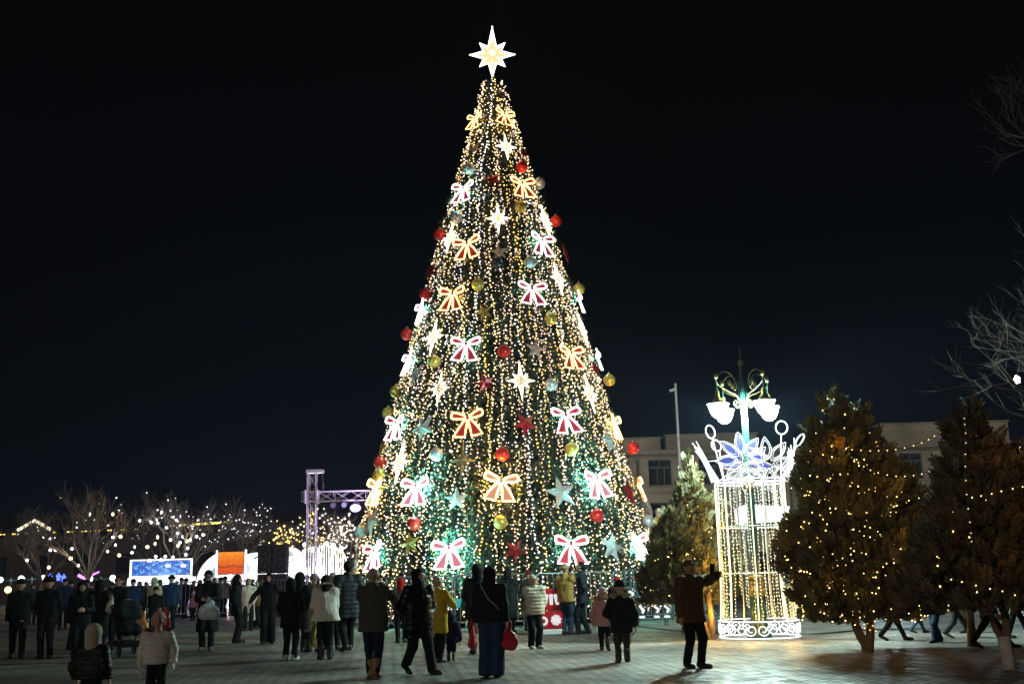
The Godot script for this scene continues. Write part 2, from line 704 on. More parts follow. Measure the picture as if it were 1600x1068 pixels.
func build_christmas_tree() -> void:
	var t := thing("christmas_tree", "towering conical Christmas tree of green garland wrapped in countless white lights", "christmas tree", TREE)
	# the frame behind the branches
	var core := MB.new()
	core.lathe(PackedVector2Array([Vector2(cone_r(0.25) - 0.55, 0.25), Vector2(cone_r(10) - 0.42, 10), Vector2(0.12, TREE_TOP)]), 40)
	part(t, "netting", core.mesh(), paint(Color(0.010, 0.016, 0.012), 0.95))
	var pole := MB.new()
	pole.tube(PackedVector3Array([Vector3(0, 0, 0), Vector3(0, TREE_TOP + 0.6, 0)]), 0.3, 0.06, 10)
	part(t, "mast", pole.mesh(), paint(Color(0.3, 0.3, 0.32), 0.5, 0.6))
	# tufts of needles
	var tuft := MB.new()
	var tr := RandomNumberGenerator.new()
	tr.seed = 9
	for k in 16:
		var along := 0.02 + 0.30 * k / 16.0
		var a := k * 2.4
		var d := Vector3(cos(a), 0.55 + 0.02 * k, sin(a)).normalized()
		var p := Vector3(0, along, 0)
		var w := d.cross(Vector3(sin(k * 1.3), 0.2, cos(k * 1.3))).normalized() * 0.022
		var tip := p + d * (0.17 + tr.randf() * 0.07)
		tuft.flat(p - w, p + w, tip)
	tuft.tube(PackedVector3Array([Vector3.ZERO, Vector3(0, 0.33, 0)]), 0.010, 0.004, 3)
	var tm := tuft.mesh()
	var xfs := []
	var cols := []
	while xfs.size() < 15500:
		var h := TREE_TOP * (1.0 - sqrt(rng.randf())) + 0.25
		if h > TREE_TOP - 0.1:
			continue
		var phi := rng.randf() * 360.0
		var swell := 0.10 * sin(deg_to_rad(phi) * 26.0) + 0.05 * sin(h * 4.0 + deg_to_rad(phi) * 9.0)
		var f := on_tree(phi, h, -0.42 + swell * minf(1.0, cone_r(h) / 2.0) + rng.randf() * 0.16)
		var droop := Basis(f.basis.x, rng.randf_range(0.3, 2.3))
		var roll := Basis(f.basis.z, rng.randf_range(-1.2, 1.2))
		var b := roll * droop * f.basis * Basis(Vector3.UP, rng.randf() * TAU)
		xfs.append(Transform3D(b.scaled_local(Vector3.ONE * rng.randf_range(0.65, 1.2) * clampf(0.55 + cone_r(h) * 0.25, 0.6, 1.0)), f.origin - TREE))
		var g := rng.randf_range(0.6, 1.25)
		cols.append(Color(0.050 * g, 0.066 * g, 0.040 * g))
	many(t, "garland", tm, vertex_paint(0.6), xfs, cols)
	# strings of little lights that hang down the slope, each of one tint, and a scatter of single bulbs between them
	var sets := [[], [], [], []]
	var strings := 116
	for s in strings:
		var rank := 0                                        # strings that end lower where the cone narrows
		while rank < 3 and (s >> rank) % 2 == 1:
			rank += 1
		var top: float = TREE_TOP - [0.05, 1.2, 5.0, 9.5][3 - rank] * rng.randf_range(0.8, 1.1)
		var pick := rng.randf()
		var which := 0 if pick < 0.44 else (1 if pick < 0.68 else (2 if pick < 0.90 else 3))
		var wander := rng.randf() * TAU
		var h := rng.randf_range(0.3, 0.5)
		var sparse := 1.0 + 0.5 * rng.randf()
		while h < top:
			var r := cone_r(h)
			var phi: float = s * 360.0 / strings + (0.10 * sin(h * 0.9 + wander) + rng.randf_range(-0.045, 0.045)) / r * 57.3
			var f := on_tree(phi, h, rng.randf_range(-0.06, 0.12))
			sets[which].append(Transform3D(Basis().scaled(Vector3.ONE * rng.randf_range(0.6, 1.5)), f.origin - TREE))
			h += rng.randf_range(0.075, 0.125) * sparse
	var single := 0
	while single < 13500:
		var h := TREE_TOP * (1.0 - sqrt(rng.randf())) + 0.3
		if h > TREE_TOP - 0.1:
			continue
		single += 1
		var phi := rng.randf() * 360.0
		var f := on_tree(phi, h, rng.randf_range(-0.22, 0.02))
		var zone_tint := sin(deg_to_rad(phi) * 3.0 + h * 0.7)
		var pick := rng.randf() + 0.15 * zone_tint
		var which := 0 if pick < 0.46 else (1 if pick < 0.66 else (2 if pick < 0.86 else 3))
		sets[which].append(Transform3D(Basis().scaled(Vector3.ONE * rng.randf_range(0.45, 1.0)), f.origin - TREE))
	var bm := bulb_mesh(0.026)
	var tints := [Color(1.0, 0.72, 0.34), Color(1.0, 0.62, 0.45), Color(0.95, 0.95, 1.0), Color(1.0, 0.58, 0.12)]
	var power := [3.4, 2.3, 3.0, 3.0]
	for k in 4:
		many(t, "string_of_lights", bm, glow(tints[k], power[k]), sets[k])

# ------------------------------------------------------------------ ornaments, each a thing of its own
var bow_shapes := {}

func build_ornaments() -> void:
	# topper
	var top := thing("star_topper", "big glowing eight-pointed star on the very tip of the Christmas tree", "star light", TREE + Vector3(0, TREE_TOP + 1.0, 0.1), 0)
	top.rotation.z = deg_to_rad(-1.0)
	var tip := [1.16, 0.66, 0.84, 0.66, 0.92, 0.66, 0.84, 0.66]
	var body := MB.new()
	var rim := PackedVector3Array()
	for k in 16:
		var a := PI / 2 - TAU * k / 16.0
		var r: float = tip[k / 2] if k % 2 == 0 else 0.36
		rim.append(Vector3(cos(a) * r, sin(a) * r, 0))
	for sg: float in [1.0, -1.0]:
		for k in 16:
			var a := rim[k]
			var b := rim[(k + 1) % 16]
			if sg > 0:
				body.flat(b, a, Vector3(0, 0, 0.2))
			else:
				body.flat(a, b, Vector3(0, 0, -0.2))
	part(top, "star_body", body.mesh(), glow(Color(1.0, 0.80, 0.36), 0.95))
	var edge := MB.new()
	edge.tube(rim, 0.042, 0.042, 6, true)
	for k in range(0, 16, 2):
		edge.tube(PackedVector3Array([rim[k] * 0.35 + Vector3(0, 0, 0.14), rim[k] + Vector3(0, 0, 0.01)]), 0.014, 0.03, 5)
	part(top, "light_outline", edge.mesh(), glow(Color(1.0, 0.94, 0.80), 3.5))
	var hub := MB.new()
	hub.ball(Vector3(0, 0, 0.17), 0.11, 10, 6)
	part(top, "hub_light", hub.mesh(), glow(Color(1, 0.96, 0.85), 5.0))
	omni(top, Vector3(0, 0, 0.9), Color(1.0, 0.92, 0.75), 1.2, 0.3)
	rod(top, "stem", Vector3(0, -1.5, -0.1), Vector3(0, -0.9, 0), 0.05, paint(Color(0.5, 0.5, 0.5), 0.4, 0.8))
	# bows: [where on the tree, amber or white outline, strength, size, label]
	for b in [
		[21.9, 17.84, 0.00, 1, 0.7, 0.72, "amber-lit red bow nearest the tip of the tree"],
		[-37.6, 17.76, 0.00, 1, 0.9, 0.72, "glowing pinkish bow seen edge-on at the left edge near the tip"],
		[-35.7, 14.84, 0.00, 0, 0.8, 0.95, "white-outlined bow high on the tree's left, under the uppermost silver bauble"],
		[30.9, 14.94, 0.00, 1, 0.9, 0.95, "amber-outlined bow high on the tree, right beneath a red bauble"],
		[-23.0, 12.57, 0.00, 1, 1.0, 1.0, "amber-outlined bow left of the small pale pink star"],
		[39.5, 12.74, 0.00, 0, 0.8, 1.0, "white-outlined bow right of the small pale pink star"],
		[-29.3, 10.73, 0.00, 1, 0.9, 1.0, "tilted amber bow beside a red bauble on the tree's left edge"],
		[22.9, 10.79, 0.00, 0, 0.6, 1.0, "dark red bow with thin white outline, halfway up, right of the middle"],
		[-67.7, 10.68, 0.00, 0, 1.2, 0.9, "white bow seen edge-on below the red bauble at the upper left edge"],
		[82.5, 11.04, 0.10, 0, 0.9, 0.9, "small white bow seen edge-on under a gold bauble on the upper right edge"],
		[-16.9, 8.83, 0.00, 0, 0.9, 1.0, "crisp white-outlined bow left of the red bauble in the tree's middle"],
		[41.6, 8.59, 0.00, 1, 0.9, 1.0, "amber-outlined bow right of the red bauble in the tree's middle"],
		[-64.6, 8.80, 0.00, 0, 1.8, 0.95, "teal-white bow glowing against the night on the left edge, halfway up"],
		[82.5, 8.91, 0.09, 0, 0.8, 0.85, "small pink-white bow seen edge-on on the right edge above a gold bauble"],
		[-54.7, 6.46, 0.00, 0, 1.1, 1.0, "white bow beside a gold bauble on the left edge"],
		[-13.5, 6.30, 0.00, 1, 0.8, 1.05, "red bow with amber outline in the middle row, between two white bows"],
		[29.9, 6.39, 0.00, 0, 0.7, 1.05, "red bow with white outline just below the grey bauble on the right"],
		[73.0, 6.45, 0.00, 1, 2.2, 1.0, "blazing amber bow seen edge-on on the right edge above a silver star"],
		[-33.3, 4.24, 0.00, 0, 2.8, 1.05, "dazzling white bow under a silver bauble on the lower left"],
		[0.2, 4.25, 0.00, 1, 2.8, 1.05, "dazzling pale yellow bow low in the middle, under a red bauble"],
		[39.1, 4.36, 0.00, 0, 2.8, 1.05, "dazzling white bow low on the right, beside a big silver star"],
		[-63.7, 4.42, 0.00, 1, 2.6, 1.05, "blazing amber bow seen edge-on on the lower left edge by the truss"],
		[82.5, 4.37, 0.10, 1, 2.2, 1.0, "blazing amber bow seen edge-on on the lower right edge by the building"],
		[-48.6, 2.32, 0.00, 0, 1.4, 1.05, "white bow in the bottom row at the left, next to an unlit one"],
		[-17.1, 2.29, 0.00, 0, 2.6, 1.05, "dazzling teal-white bow in the bottom row, right of a red bauble"],
		[22.8, 2.33, 0.00, 0, 1.3, 1.05, "pink bow with white outline in the bottom row below a red bauble"],
		[56.6, 2.42, 0.00, 0, 3.2, 1.05, "dazzling teal-white bow at the bottom right edge"],
		[-67.5, 2.33, 0.00, 2, 0.0, 1.05, "unlit red and white bow at the far bottom left edge"],
	]:
		bow(b[0], b[1], b[2], b[3], b[4], b[5], b[6])
	# baubles
	var red := paint(Color(0.62, 0.022, 0.016), 0.30, 0.1)
	var silver := paint(Color(0.62, 0.62, 0.66), 0.33, 0.35)
	var gold := paint(Color(0.68, 0.46, 0.10), 0.32, 0.3)
	var dark := paint(Color(0.06, 0.07, 0.09), 0.2, 0.4)
	for b in [
		[38.3, 15.72, 0.00, red, "uppermost red bauble, above an amber bow"],
		[82.4, 13.96, 0.14, red, "red bauble standing out on the upper right edge"],
		[-65.8, 13.39, 0.00, red, "red bauble standing out on the upper left edge"],
		[-61.4, 11.06, 0.00, red, "red bauble on the left edge beside a tilted amber bow"],
		[-81.1, 9.86, 0.11, red, "red bauble on the left edge above the teal-white bow"],
		[3.1, 8.54, 0.00, red, "red bauble in the very middle of the tree"],
		[0.9, 5.12, 0.00, red, "red bauble above the dazzling pale yellow bow"],
		[-65.4, 5.24, 0.00, red, "red bauble on the lower left edge above the blazing amber bow"],
		[82.3, 5.62, 0.25, red, "red bauble on the lower right edge before the building"],
		[-32.6, 3.09, 0.00, red, "red bauble between the dazzling white bow and the bottom row at the left"],
		[36.1, 3.19, 0.00, red, "red bauble above the lower silver star at the right"],
		[-35.3, 15.67, 0.00, silver, "uppermost silver bauble, above the high white bow on the left"],
		[75.6, 15.38, 0.00, silver, "small silver bauble on the upper right edge"],
		[-40.6, 13.76, 0.00, silver, "silver bauble with a peach sheen above an amber bow on the left"],
		[25.9, 11.84, 0.00, silver, "silver bauble between two bows right of the middle, upper half"],
		[-26.8, 5.22, 0.00, silver, "silver bauble above the dazzling white bow on the lower left"],
		[25.9, 7.42, 0.00, silver, "grey silver bauble above a red bow with white outline on the right"],
		[74.0, 3.10, 0.00, silver, "bluish silver bauble on the bottom right edge"],
		[-66.1, 2.98, 0.00, silver, "bluish silver bauble on the bottom left edge"],
		[25.6, 14.00, 0.00, gold, "uppermost gold bauble, beneath the high amber bow"],
		[-12.8, 10.99, 0.00, gold, "gold bauble at the upper right of the tilted amber bow"],
		[82.4, 11.37, 0.16, gold, "gold bauble on the right edge above a small white bow"],
		[33.6, 9.78, 0.00, gold, "amber gold bauble in the right half, above an amber bow"],
		[-36.4, 8.40, 0.00, gold, "gold bauble at the left, below an edge-on star light"],
		[82.3, 8.03, 0.19, gold, "gold bauble standing out on the right edge"],
		[-81.3, 7.06, 0.01, gold, "gold bauble standing out on the left edge beside a white bow"],
		[30.3, 5.29, 0.00, gold, "cream gold bauble above the dazzling white bow on the right"],
		[-0.3, 3.02, 0.00, gold, "lowest gold bauble, under the dazzling pale yellow bow"],
		[82.3, 3.06, 0.24, gold, "gold bauble farthest right, at the bottom edge of the tree"],
		[-71.0, 7.70, 0.00, gold, "gold bauble half hidden by branches on the left edge"],
		[0.2, 11.77, 0.00, dark, "dark bauble under the small pale pink star"],
		[-61.7, 4.79, 0.00, gold, "pale gold bauble tucked under the red bauble at the lower left edge"],
	]:
		bauble(b[0], b[1], b[2], b[3], b[4])
	# plain five-pointed stars
	var s_silver := paint(Color(0.55, 0.55, 0.57), 0.35, 0.25)
	var s_pink := paint(Color(0.62, 0.42, 0.38), 0.4, 0.2)
	var s_red := paint(Color(0.34, 0.012, 0.02), 0.35, 0.25)
	var s_gold := paint(Color(0.55, 0.36, 0.08), 0.35, 0.5)
	for s in [
		[2.5, 12.21, 0.00, s_pink, 0.40, 8, "small pale pink star between two bows in the upper half"],
		[20.9, 8.65, 0.00, s_pink, 0.46, -12, "pale pink star right of the red bauble in the tree's middle"],
		[-37.1, 6.17, 0.00, s_silver, 0.62, 30, "tilted silver star right of the white bow on the left edge"],
		[-51.9, 8.10, 0.00, s_silver, 0.55, 20, "silver star seen edge-on on the left, halfway up"],
		[57.4, 5.67, 0.00, s_silver, 0.60, 5, "silver star on the right edge beneath the blazing amber bow"],
		[-16.6, 3.77, 0.00, s_silver, 0.48, 4, "silver star right of the dazzling white bow on the lower left"],
		[23.1, 3.90, 0.00, s_silver, 0.66, 10, "large silver star left of the dazzling white bow on the lower right"],
		[40.7, 2.22, 0.00, s_silver, 0.62, -20, "silver star in the bottom row left of the dazzling edge bow"],
		[-34.7, 16.55, 0.00, s_pink, 0.36, 25, "pink star near the tip on the left"],
		[11.3, 6.10, 0.00, s_red, 0.52, 30, "red star left of the red bow with white outline"],
		[-7.1, 7.50, 0.00, s_red, 0.42, 12, "dark red star under the middle of the tree"],
		[4.2, 2.18, 0.00, s_red, 0.45, 40, "dark red star in the bottom row, between two bows"],
		[-2.4, 15.14, 0.00, s_red, 0.40, 15, "dark red star between the two highest white and amber bows"],
		[-66.9, 11.98, 0.00, s_red, 0.50, 30, "dark red star on the left edge above a red bauble"],
		[82.4, 12.75, 0.17, s_red, 0.55, -25, "dark red star sticking out on the upper right edge"],
		[57.5, 16.44, 0.00, s_red, 0.36, -20, "dark red star near the tip on the right edge"],
		[69.8, 8.34, 0.00, s_red, 0.45, -30, "dark red star above the gold bauble on the right edge"],
		[62.2, 3.99, 0.00, s_red, 0.62, -15, "dark red star left of the blazing amber bow on the lower right"],
		[-8.5, 9.98, 0.00, s_gold, 0.40, 22, "gold star under the gold bauble in the upper half"],
		[-33.4, 2.47, 0.00, s_gold, 0.50, 18, "gold star in the bottom row, under the red bauble at the left"],
		[-73.1, 5.84, 0.00, s_gold, 0.52, 40, "orange gold star on the lower left edge above the red bauble"],
		[-59.3, 3.26, 0.00, s_pink, 0.75, 55, "cream star hanging from the bottom left edge above the bluish bauble"],
		[82.4, 3.53, 0.18, s_silver, 0.55, -40, "pale star seen edge-on on the bottom right edge above the gold bauble"],
	]:
		plain_star(b3(s), s[3], s[4], s[5], s[6])
	# star lights with eight points
	for s in [
		[19.5, 16.50, 0.00, 1.6, 0.52, "eight-pointed star light near the tip"],
		[2.4, 13.52, 0.00, 1.6, 0.58, "eight-pointed star light above the small pale pink star"],
		[52.0, 11.43, 0.00, 1.5, 0.58, "slanting eight-pointed star light on the upper right"],
		[58.8, 13.71, 0.00, 2.2, 0.60, "star light seen edge-on beside the red bauble on the upper right edge"],
		[-46.1, 13.04, 0.00, 1.4, 0.55, "star light seen edge-on beside the red bauble on the upper left edge"],
		[-41.7, 9.31, 0.00, 1.8, 0.62, "star light above a gold bauble on the left"],
		[10.9, 7.54, 0.00, 1.1, 0.62, "crisp eight-pointed star light in the middle, left of the grey silver bauble"],
		[-30.8, 7.43, 0.00, 0.6, 0.55, "thin dim eight-pointed star light on the left, under a gold bauble"],
		[51.5, 7.27, 0.00, 1.3, 0.62, "slanting eight-pointed star light left of the gold bauble on the right edge"],
		[67.6, 9.69, 0.00, 1.6, 0.58, "star light seen edge-on above an amber bow on the right"],
		[-47.5, 5.11, 0.00, 2.0, 0.66, "star light seen edge-on above the dazzling white bow on the lower left"],
		[-15.4, 4.97, 0.00, 0.12, 0.58, "unlit brown wire star left of the dazzling pale yellow bow"],
	]:
		star_light(b3(s), s[3], s[4], s[5])

func b3(a: Array) -> Vector3:
	return Vector3(a[0], a[1], a[2])

func bow_parts() -> void:
	var lp := PackedVector2Array()
	for p in smooth_path([Vector3(0.05, 0.04, 0), Vector3(0.22, 0.17, 0), Vector3(0.46, 0.24, 0), Vector3(0.54, 0.13, 0), Vector3(0.50, 0.02, 0), Vector3(0.22, -0.01, 0)], 5, true):
		lp.append(Vector2(p.x, p.y))
	var tl := PackedVector2Array([Vector2(0.01, -0.05), Vector2(0.11, -0.05), Vector2(0.29, -0.28), Vector2(0.49, -0.62), Vector2(0.12, -0.65), Vector2(0.07, -0.35)])
	for side in [1, -1]:
		for nm in ["loop", "tail"]:
			var src: PackedVector2Array = lp if nm == "loop" else tl
			var poly := PackedVector2Array()
			var line := PackedVector3Array()
			for p in src:
				var z := 0.06 * absf(p.x) if nm == "loop" else 0.0
				poly.append(Vector2(p.x * side, p.y))
				line.append(Vector3(p.x * side, p.y, 0.02 + z * 0.0))
			var mb := MB.new()
			mb.prism(poly, -0.05, 0.0)
			var ol := MB.new()
			ol.tube(line, 0.034, 0.034, 5, true)
			bow_shapes[[nm, side]] = [mb.mesh(), ol.mesh()]
	var kn := MB.new()
	kn.bevel_box(Transform3D(Basis(), Vector3(0, 0.02, 0)), Vector3(0.14, 0.15, 0.14), 0.03)
	bow_shapes["knot"] = kn.mesh()

func bow(phi: float, h: float, out: float, kind: int, power: float, size: float, label: String) -> void:
	if bow_shapes.is_empty():
		bow_parts()
	var f := on_tree(phi, h, out + (0.28 if absf(phi) < 55.0 else 0.13))
	var t := thing("ribbon_bow", label, "bow", Vector3.ZERO, 0, "lit ribbon bows on the Christmas tree")
	t.transform = Transform3D(f.basis * Basis(Vector3.BACK, rng.randf_range(-0.16, 0.16)) * Basis(Vector3.UP, rng.randf_range(-0.10, 0.10)) * Basis(Vector3.RIGHT, rng.randf_range(-0.05, 0.10)).scaled(Vector3(0.92, 0.90, 0.92) * size), f.origin)
	var cloth := paint(Color(0.42, 0.016, 0.03), 0.55) if power < 2.0 else glow(Color(0.85, 0.20, 0.26) if kind == 0 else Color(0.9, 0.3, 0.14), 0.75)
	var pale := paint(Color(0.5, 0.35, 0.36), 0.55)
	var line: Material = glow(Color(1.0, 0.66, 0.20) if kind == 1 else Color(0.93, 0.97, 1.0), 2.2 + power * 2.4) if kind < 2 else pale
	for side in [1, -1]:
		for nm in ["loop", "tail"]:
			var s: Array = bow_shapes[[nm, side]]
			var fold := Basis(Vector3.UP, -side * (0.20 if nm == "loop" else 0.08))
			var p := part(t, nm, s[0], pale if kind == 2 and nm == "tail" and side == 1 else cloth, Transform3D(fold, Vector3.ZERO))
			part(p, "light_tube" if kind < 2 else "trim", s[1], line)
	part(t, "knot", bow_shapes["knot"], cloth)
	if power > 0:
		omni(t, Vector3(0, -0.1, -0.13), Color(1.0, 0.70, 0.22) if kind == 1 else Color(0.45, 1.0, 0.90), (2.6 if kind == 0 else 1.5) * power * power + 0.05, 0.05)

func bauble(phi: float, h: float, out: float, mat: Material, label: String) -> void:
	if not protos.has("ball"):
		var b := MB.new()
		b.ball(Vector3.ZERO, 0.215, 20, 12)
		var c := MB.new()
		c.lathe(PackedVector2Array([Vector2(0.05, 0.20), Vector2(0.05, 0.25), Vector2(0.02, 0.26), Vector2(0.0, 0.26)]), 8)
		c.tube(arc(Vector3(0, 0.28, 0), Vector3(0.025, 0, 0), Vector3(0, 0.025, 0), 0, TAU * 0.95, 8), 0.006, 0.006, 4)
		protos["ball"] = [b.mesh(), c.mesh()]
	var f := on_tree(phi, h, out + 0.2)
	var t := thing("bauble", label, "bauble", f.origin, deg_to_rad(phi), "baubles on the Christmas tree")
	part(t, "ball", protos["ball"][0], mat)
	part(t, "cap", protos["ball"][1], paint(Color(0.5, 0.45, 0.3), 0.3, 0.9))

func plain_star(w: Vector3, mat: Material, size: float, turn: float, label: String) -> void:
	if not protos.has("star5"):
		var mb := MB.new()
		for sg: float in [1.0, -1.0]:
			for k in 10:
				var a0 := PI / 2 + TAU * k / 10.0
				var a1 := PI / 2 + TAU * (k + 1) / 10.0
				var p := Vector3(cos(a0), sin(a0), 0) * (1.0 if k % 2 == 0 else 0.40)
				var q := Vector3(cos(a1), sin(a1), 0) * (0.40 if k % 2 == 0 else 1.0)
				if sg > 0:
					mb.flat(p, q, Vector3(0, 0, 0.24))
				else:
					mb.flat(q, p, Vector3(0, 0, -0.12))
		protos["star5"] = mb.mesh()
	var f := on_tree(w.x, w.y, w.z + 0.12)
	var p := part(self, "hanging_star", protos["star5"], mat, Transform3D(f.basis * Basis(Vector3.BACK, deg_to_rad(turn)).scaled(Vector3.ONE * size * 0.86), f.origin))
	tag(p, label, "star", "plain stars on the Christmas tree")

func star_light(w: Vector3, power: float, size: float, label: String) -> void:
	if not protos.has("star8"):
		var rim := PackedVector3Array()
		var body := MB.new()
		for k in 16:
			var a := PI / 2 - TAU * k / 16.0
			var r := (1.0 if k % 8 == 0 else (0.66 if k % 4 == 0 else 0.50)) if k % 2 == 0 else 0.24
			rim.append(Vector3(cos(a) * r, sin(a) * r, 0))
		for k in 16:
			body.flat(rim[(k + 1) % 16], rim[k], Vector3(0, 0, 0.12))
			body.flat(rim[k], rim[(k + 1) % 16], Vector3(0, 0, -0.1))
		var ol := MB.new()
		ol.tube(rim, 0.040, 0.040, 5, true)
		for k in range(0, 16, 2):
			ol.tube(PackedVector3Array([rim[k] * 0.2 + Vector3(0, 0, 0.11), rim[k] * 0.95]), 0.022, 0.03, 4)
		protos["star8"] = [body.mesh(), ol.mesh()]
	var f := on_tree(w.x, w.y, w.z + 0.14)
	var t := thing("star_light", label, "star light", Vector3.ZERO, 0, "eight-pointed star lights on the Christmas tree")
	t.transform = Transform3D(f.basis.scaled_local(Vector3.ONE * size * 1.1), f.origin)
	part(t, "star_body", protos["star8"][0], glow(Color(1.0, 0.80, 0.30), 0.5 * minf(power, 1.5)) if power > 0.3 else paint(Color(0.25, 0.16, 0.08), 0.5, 0.3))
	part(t, "light_outline", protos["star8"][1], glow(Color(1.0, 0.90, 0.62), 1.5 + power * 1.6) if power > 0.3 else paint(Color(0.35, 0.24, 0.12), 0.4, 0.5))
	if power > 0.3:
		omni(t, Vector3(0, 0, 0.25), Color(1.0, 0.85, 0.5), 0.07 * power, 0.05)

# ------------------------------------------------------------------ street lamps
func build_street_lamps() -> void:
	var at := Vector3(5.21, 0, -24.43)
	var green := paint(Color(0.006, 0.046, 0.040), 0.4)
	var brass := paint(Color(0.22, 0.17, 0.07), 0.4, 0.6)
	var t := thing("street_lamp", "ornate green street lamp with four white bell shades rising through the light column", "street lamp", at, 0, "street lamps on the square")
	var base := MB.new()
	base.lathe(PackedVector2Array([Vector2(0.26, 0), Vector2(0.26, 0.12), Vector2(0.2, 0.2), Vector2(0.17, 0.5), Vector2(0.19, 0.62), Vector2(0.14, 0.7), Vector2(0.125, 0.98)]), 20)
	part(t, "base", base.mesh(), green)
	var post := MB.new()
	post.lathe(PackedVector2Array([Vector2(0.125, 0.96), Vector2(0.12, 1.2), Vector2(0.095, 1.4), Vector2(0.085, 3.2), Vector2(0.075, 3.6), Vector2(0.072, 5.05), Vector2(0.10, 5.1), Vector2(0.10, 5.62), Vector2(0.055, 5.68), Vector2(0.045, 6.1), Vector2(0.022, 6.14), Vector2(0.018, 6.45), Vector2(0.03, 6.47), Vector2(0.0, 6.5)]), 14)
	part(t, "post", post.mesh(), green)
	for c in [[1.0, 0.17, 0.11], [1.15, 0.15, 0.13], [1.32, 0.16, 0.05], [3.36, 0.13, 0.16], [6.09, 0.06, 0.07]]:
		var ring := MB.new()
		var y: float = c[0]
		var r: float = c[1]
		var hh: float = c[2]
		ring.lathe(PackedVector2Array([Vector2(r * 0.6, y - hh), Vector2(r, y - hh * 0.6), Vector2(r * 1.05, y), Vector2(r, y + hh * 0.6), Vector2(r * 0.6, y + hh)]), 18)
		part(t, "brass_ring", ring.mesh(), brass)
	var shade := MB.new()
	shade.lathe(PackedVector2Array([Vector2(0.0, -0.30), Vector2(0.07, -0.285), Vector2(0.14, -0.23), Vector2(0.19, -0.13), Vector2(0.225, 0.0), Vector2(0.243, 0.03)]), 20)
	var collar := MB.new()
	collar.lathe(PackedVector2Array([Vector2(0.25, 0.03), Vector2(0.14, 0.07), Vector2(0.09, 0.14), Vector2(0.05, 0.2), Vector2(0.05, 0.3), Vector2(0.03, 0.34)]), 16)
	var shm := shade.mesh()
	var cm := collar.mesh()
	for k in 4:
		var a := deg_to_rad([207.0, 297.0, 27.0, 117.0][k])
		var d := Vector3(cos(a), 0, -sin(a))
		var hd := d * 0.72 + Vector3(0, 5.08, 0)
		var arm := MB.new()
		arm.tube(smooth_path([d * 0.09 + Vector3(0, 5.2, 0), d * 0.2 + Vector3(0, 5.34, 0), d * 0.42 + Vector3(0, 5.42, 0), d * 0.68 + Vector3(0, 5.55, 0), d * 0.72 + Vector3(0, 5.72, 0), d * 0.5 + Vector3(0, 5.86, 0), d * 0.3 + Vector3(0, 5.80, 0), d * 0.2 + Vector3(0, 5.62, 0), d * 0.26 + Vector3(0, 5.5, 0), d * 0.34 + Vector3(0, 5.55, 0)], 5), 0.015, 0.011, 6)
		part(t, "arm", arm.mesh(), brass)
		var curl := MB.new()
		curl.tube(smooth_path([d * 0.1 + Vector3(0, 5.12, 0), d * 0.2 + Vector3(0, 5.08, 0), d * 0.27 + Vector3(0, 5.15, 0), d * 0.22 + Vector3(0, 5.22, 0), d * 0.16 + Vector3(0, 5.18, 0)], 4), 0.016, 0.012, 6)
		curl.ball(d * 0.72 + Vector3(0, 5.74, 0), 0.05, 8, 5, Vector3(1, 1.4, 1))
		curl.ball(d * 0.36 + Vector3(0, 5.62, 0), 0.045, 8, 5, Vector3(1, 1.6, 1))
		part(t, "scroll", curl.mesh(), brass)
		rod(t, "hanger", hd + Vector3(0, 0.3, 0), d * 0.72 + Vector3(0, 5.72, 0), 0.014, green)
		part(t, "shade_collar", cm, brass, Transform3D(Basis(), hd))
		part(t, "lamp_shade", shm, glow(Color(0.80, 0.97, 1.0), 7.0), Transform3D(Basis(), hd))
		omni(t, hd + Vector3(0, -0.1, 0), Color(0.84, 1.0, 0.965), 26.0, 0.08)
	# its twin farther along the walk, beyond the right edge of the picture
	var twin := copy(t, Vector3(14.0, 0, -26.0), 0.5, "ornate green street lamp beyond the right edge behind the thujas", "street lamps on the square")
	for l in twin.get_children():
		if l is OmniLight3D:
			l.light_energy *= 0.7

